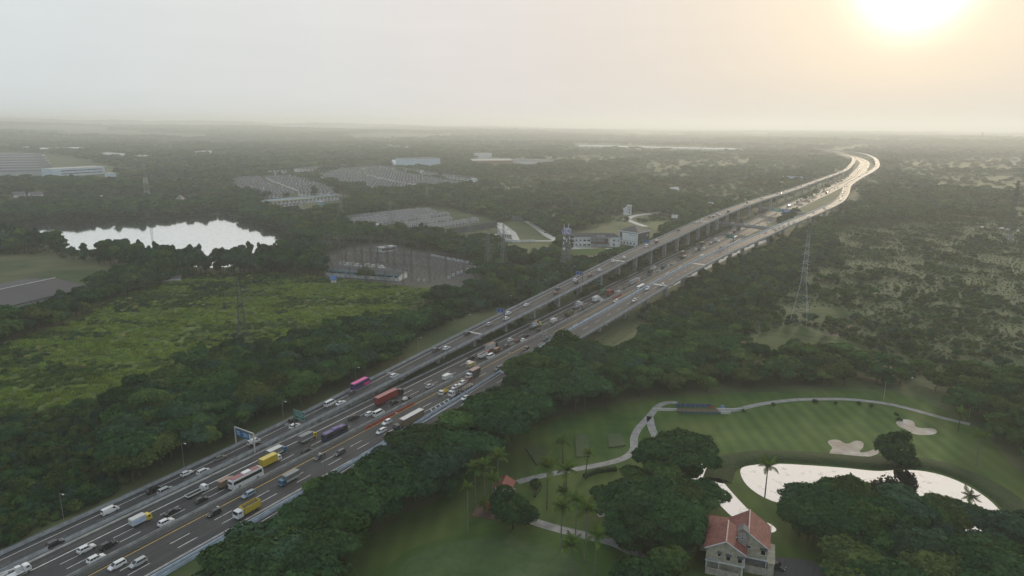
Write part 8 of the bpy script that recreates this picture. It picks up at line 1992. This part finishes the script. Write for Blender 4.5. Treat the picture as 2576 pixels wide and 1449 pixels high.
# queue on the side road, parked cars, cars on the overpass
Q = smooth_poly([(1532, 486), (1560, 498), (1590, 513), (1620, 526), (1660, 536), (1720, 543), (1772, 550)], 2, False)
n = 34; cols = ['white', 'black', 'white', 'silver', 'darkgrey', 'white', 'redbrown', 'white', 'black']
for i in range(n):
    t = i / (n - 1) * (len(Q) - 1.001); a, c = Q[int(t)], Q[int(t) + 1]; f = t - int(t); px, py = a[0] + (c[0] - a[0]) * f, a[1] + (c[1] - a[1]) * f + (.9 if i % 2 else -.6)
    p = at(px, py, .07); d = at(*c, 0) - at(*a, 0); rz = math.atan2(d.y, d.x) + (math.pi if i % 2 else 0)
    kd_ = 'box' if i in (6, 21, 24, 28, 29) else 'suv'; c_ = 'white' if kd_ == 'box' else cols[i % len(cols)]
    lab = '%s %s in the side road jam, %s' % (cw(c_), 'box truck' if kd_ == 'box' else 'car', 'towards the trees' if i < 12 else 'near the white cube house' if i < 22 else 'towards the flyover')
    if kd_ == 'box': truck('box', 'white', p, rz, lab, 'vehicles in the side road jam')
    else: car('suv', c_, p, rz, lab, 'vehicles in the side road jam', 2)
for i, (px, py, c, t) in enumerate(((1845, 562, 'white', 'suv'), (1852, 566, 'redbrown', 'box'), (1876, 567, 'white', 'suv'), (1898, 570, 'white', 'suv'), (1925, 572, 'silver', 'suv'))):
    a, c2 = at(1765, 554, 7.1), at(1962, 577, 7.1); d = c2 - a; rz = math.atan2(d.y, d.x); u = (px - 1765) / 197; p = a + d * u + Vector((-d.y, d.x, 0)).normalized() * (2.6 + 3.0 * (i % 2)); p.z = 7.1
    lab = '%s %s on the low overpass, %s from its left end' % (cw(c), NOUN[t], ordn[i].replace('lowest', 'first'))
    if t == 'box': truck('box', 'brown', p, rz, 'reddish brown truck on the low overpass', None)
    else: car('suv', c, p, rz, lab, 'cars on the low overpass', 2)
p = at(1953, 1428, .11); car('suv', 'black', p, R(-38), 'black car parked beside the cream villa', None, 0)
for i, (px, py) in enumerate([(1100 + j * 7.5, 440.5 + (j % 3)) for j in range(10)]): car('suv', 'white', at(px, py, .02), R(20), 'white car parked on the ground behind the long dark shop row', 'cars parked behind the shop row', 2)
for i, (px, py) in enumerate(((2520, 580), (2535, 583), (2470, 577), (2560, 586), (2010, 576))): 
    if i < 4: truck('box', 'white', at(px, py - 2, .05), R(20 + 9 * i), 'pale truck half hidden by trees below the slim telecom mast', 'pale trucks near the telecom mast')
for i, (px, py, c) in enumerate(((1700, 475, 'white'), (1712, 474, 'red'), (1726, 473, 'blue'), (1752, 470, 'cream'), (1768, 470, 'brown'))): truck('cont20', c if c in ('red', 'brown') else 'white', at(px, py, .05), R(30), '%s truck parked in a clearing above the left flyover' % (c if c != 'cream' else 'cream'), 'trucks parked in a clearing')

# ------------------------------------------------------------------ air: thin even haze over the whole place
HZ = MB(); HZ.box(0, 0, 97.0, 70000, 70000, 206.0)
hb_ = HZ.build('haze', None)
hm = bpy.data.materials.new('haze_air'); hm.use_nodes = True; hn = hm.node_tree.nodes; hn.clear()
ho = hn.new('ShaderNodeOutputMaterial'); hv = hn.new('ShaderNodeVolumePrincipled')
hv.inputs['Color'].default_value = (.90, .94, .95, 1); hv.inputs['Density'].default_value = 1.7e-4; hv.inputs['Anisotropy'].default_value = .33
hm.node_tree.links.new(hv.outputs[0], ho.inputs['Volume'])
hb_.data.materials.clear(); hb_.data.materials.append(hm); kind(hb_, 'stuff'); hb_['label'] = 'pale evening haze lying over the plain'
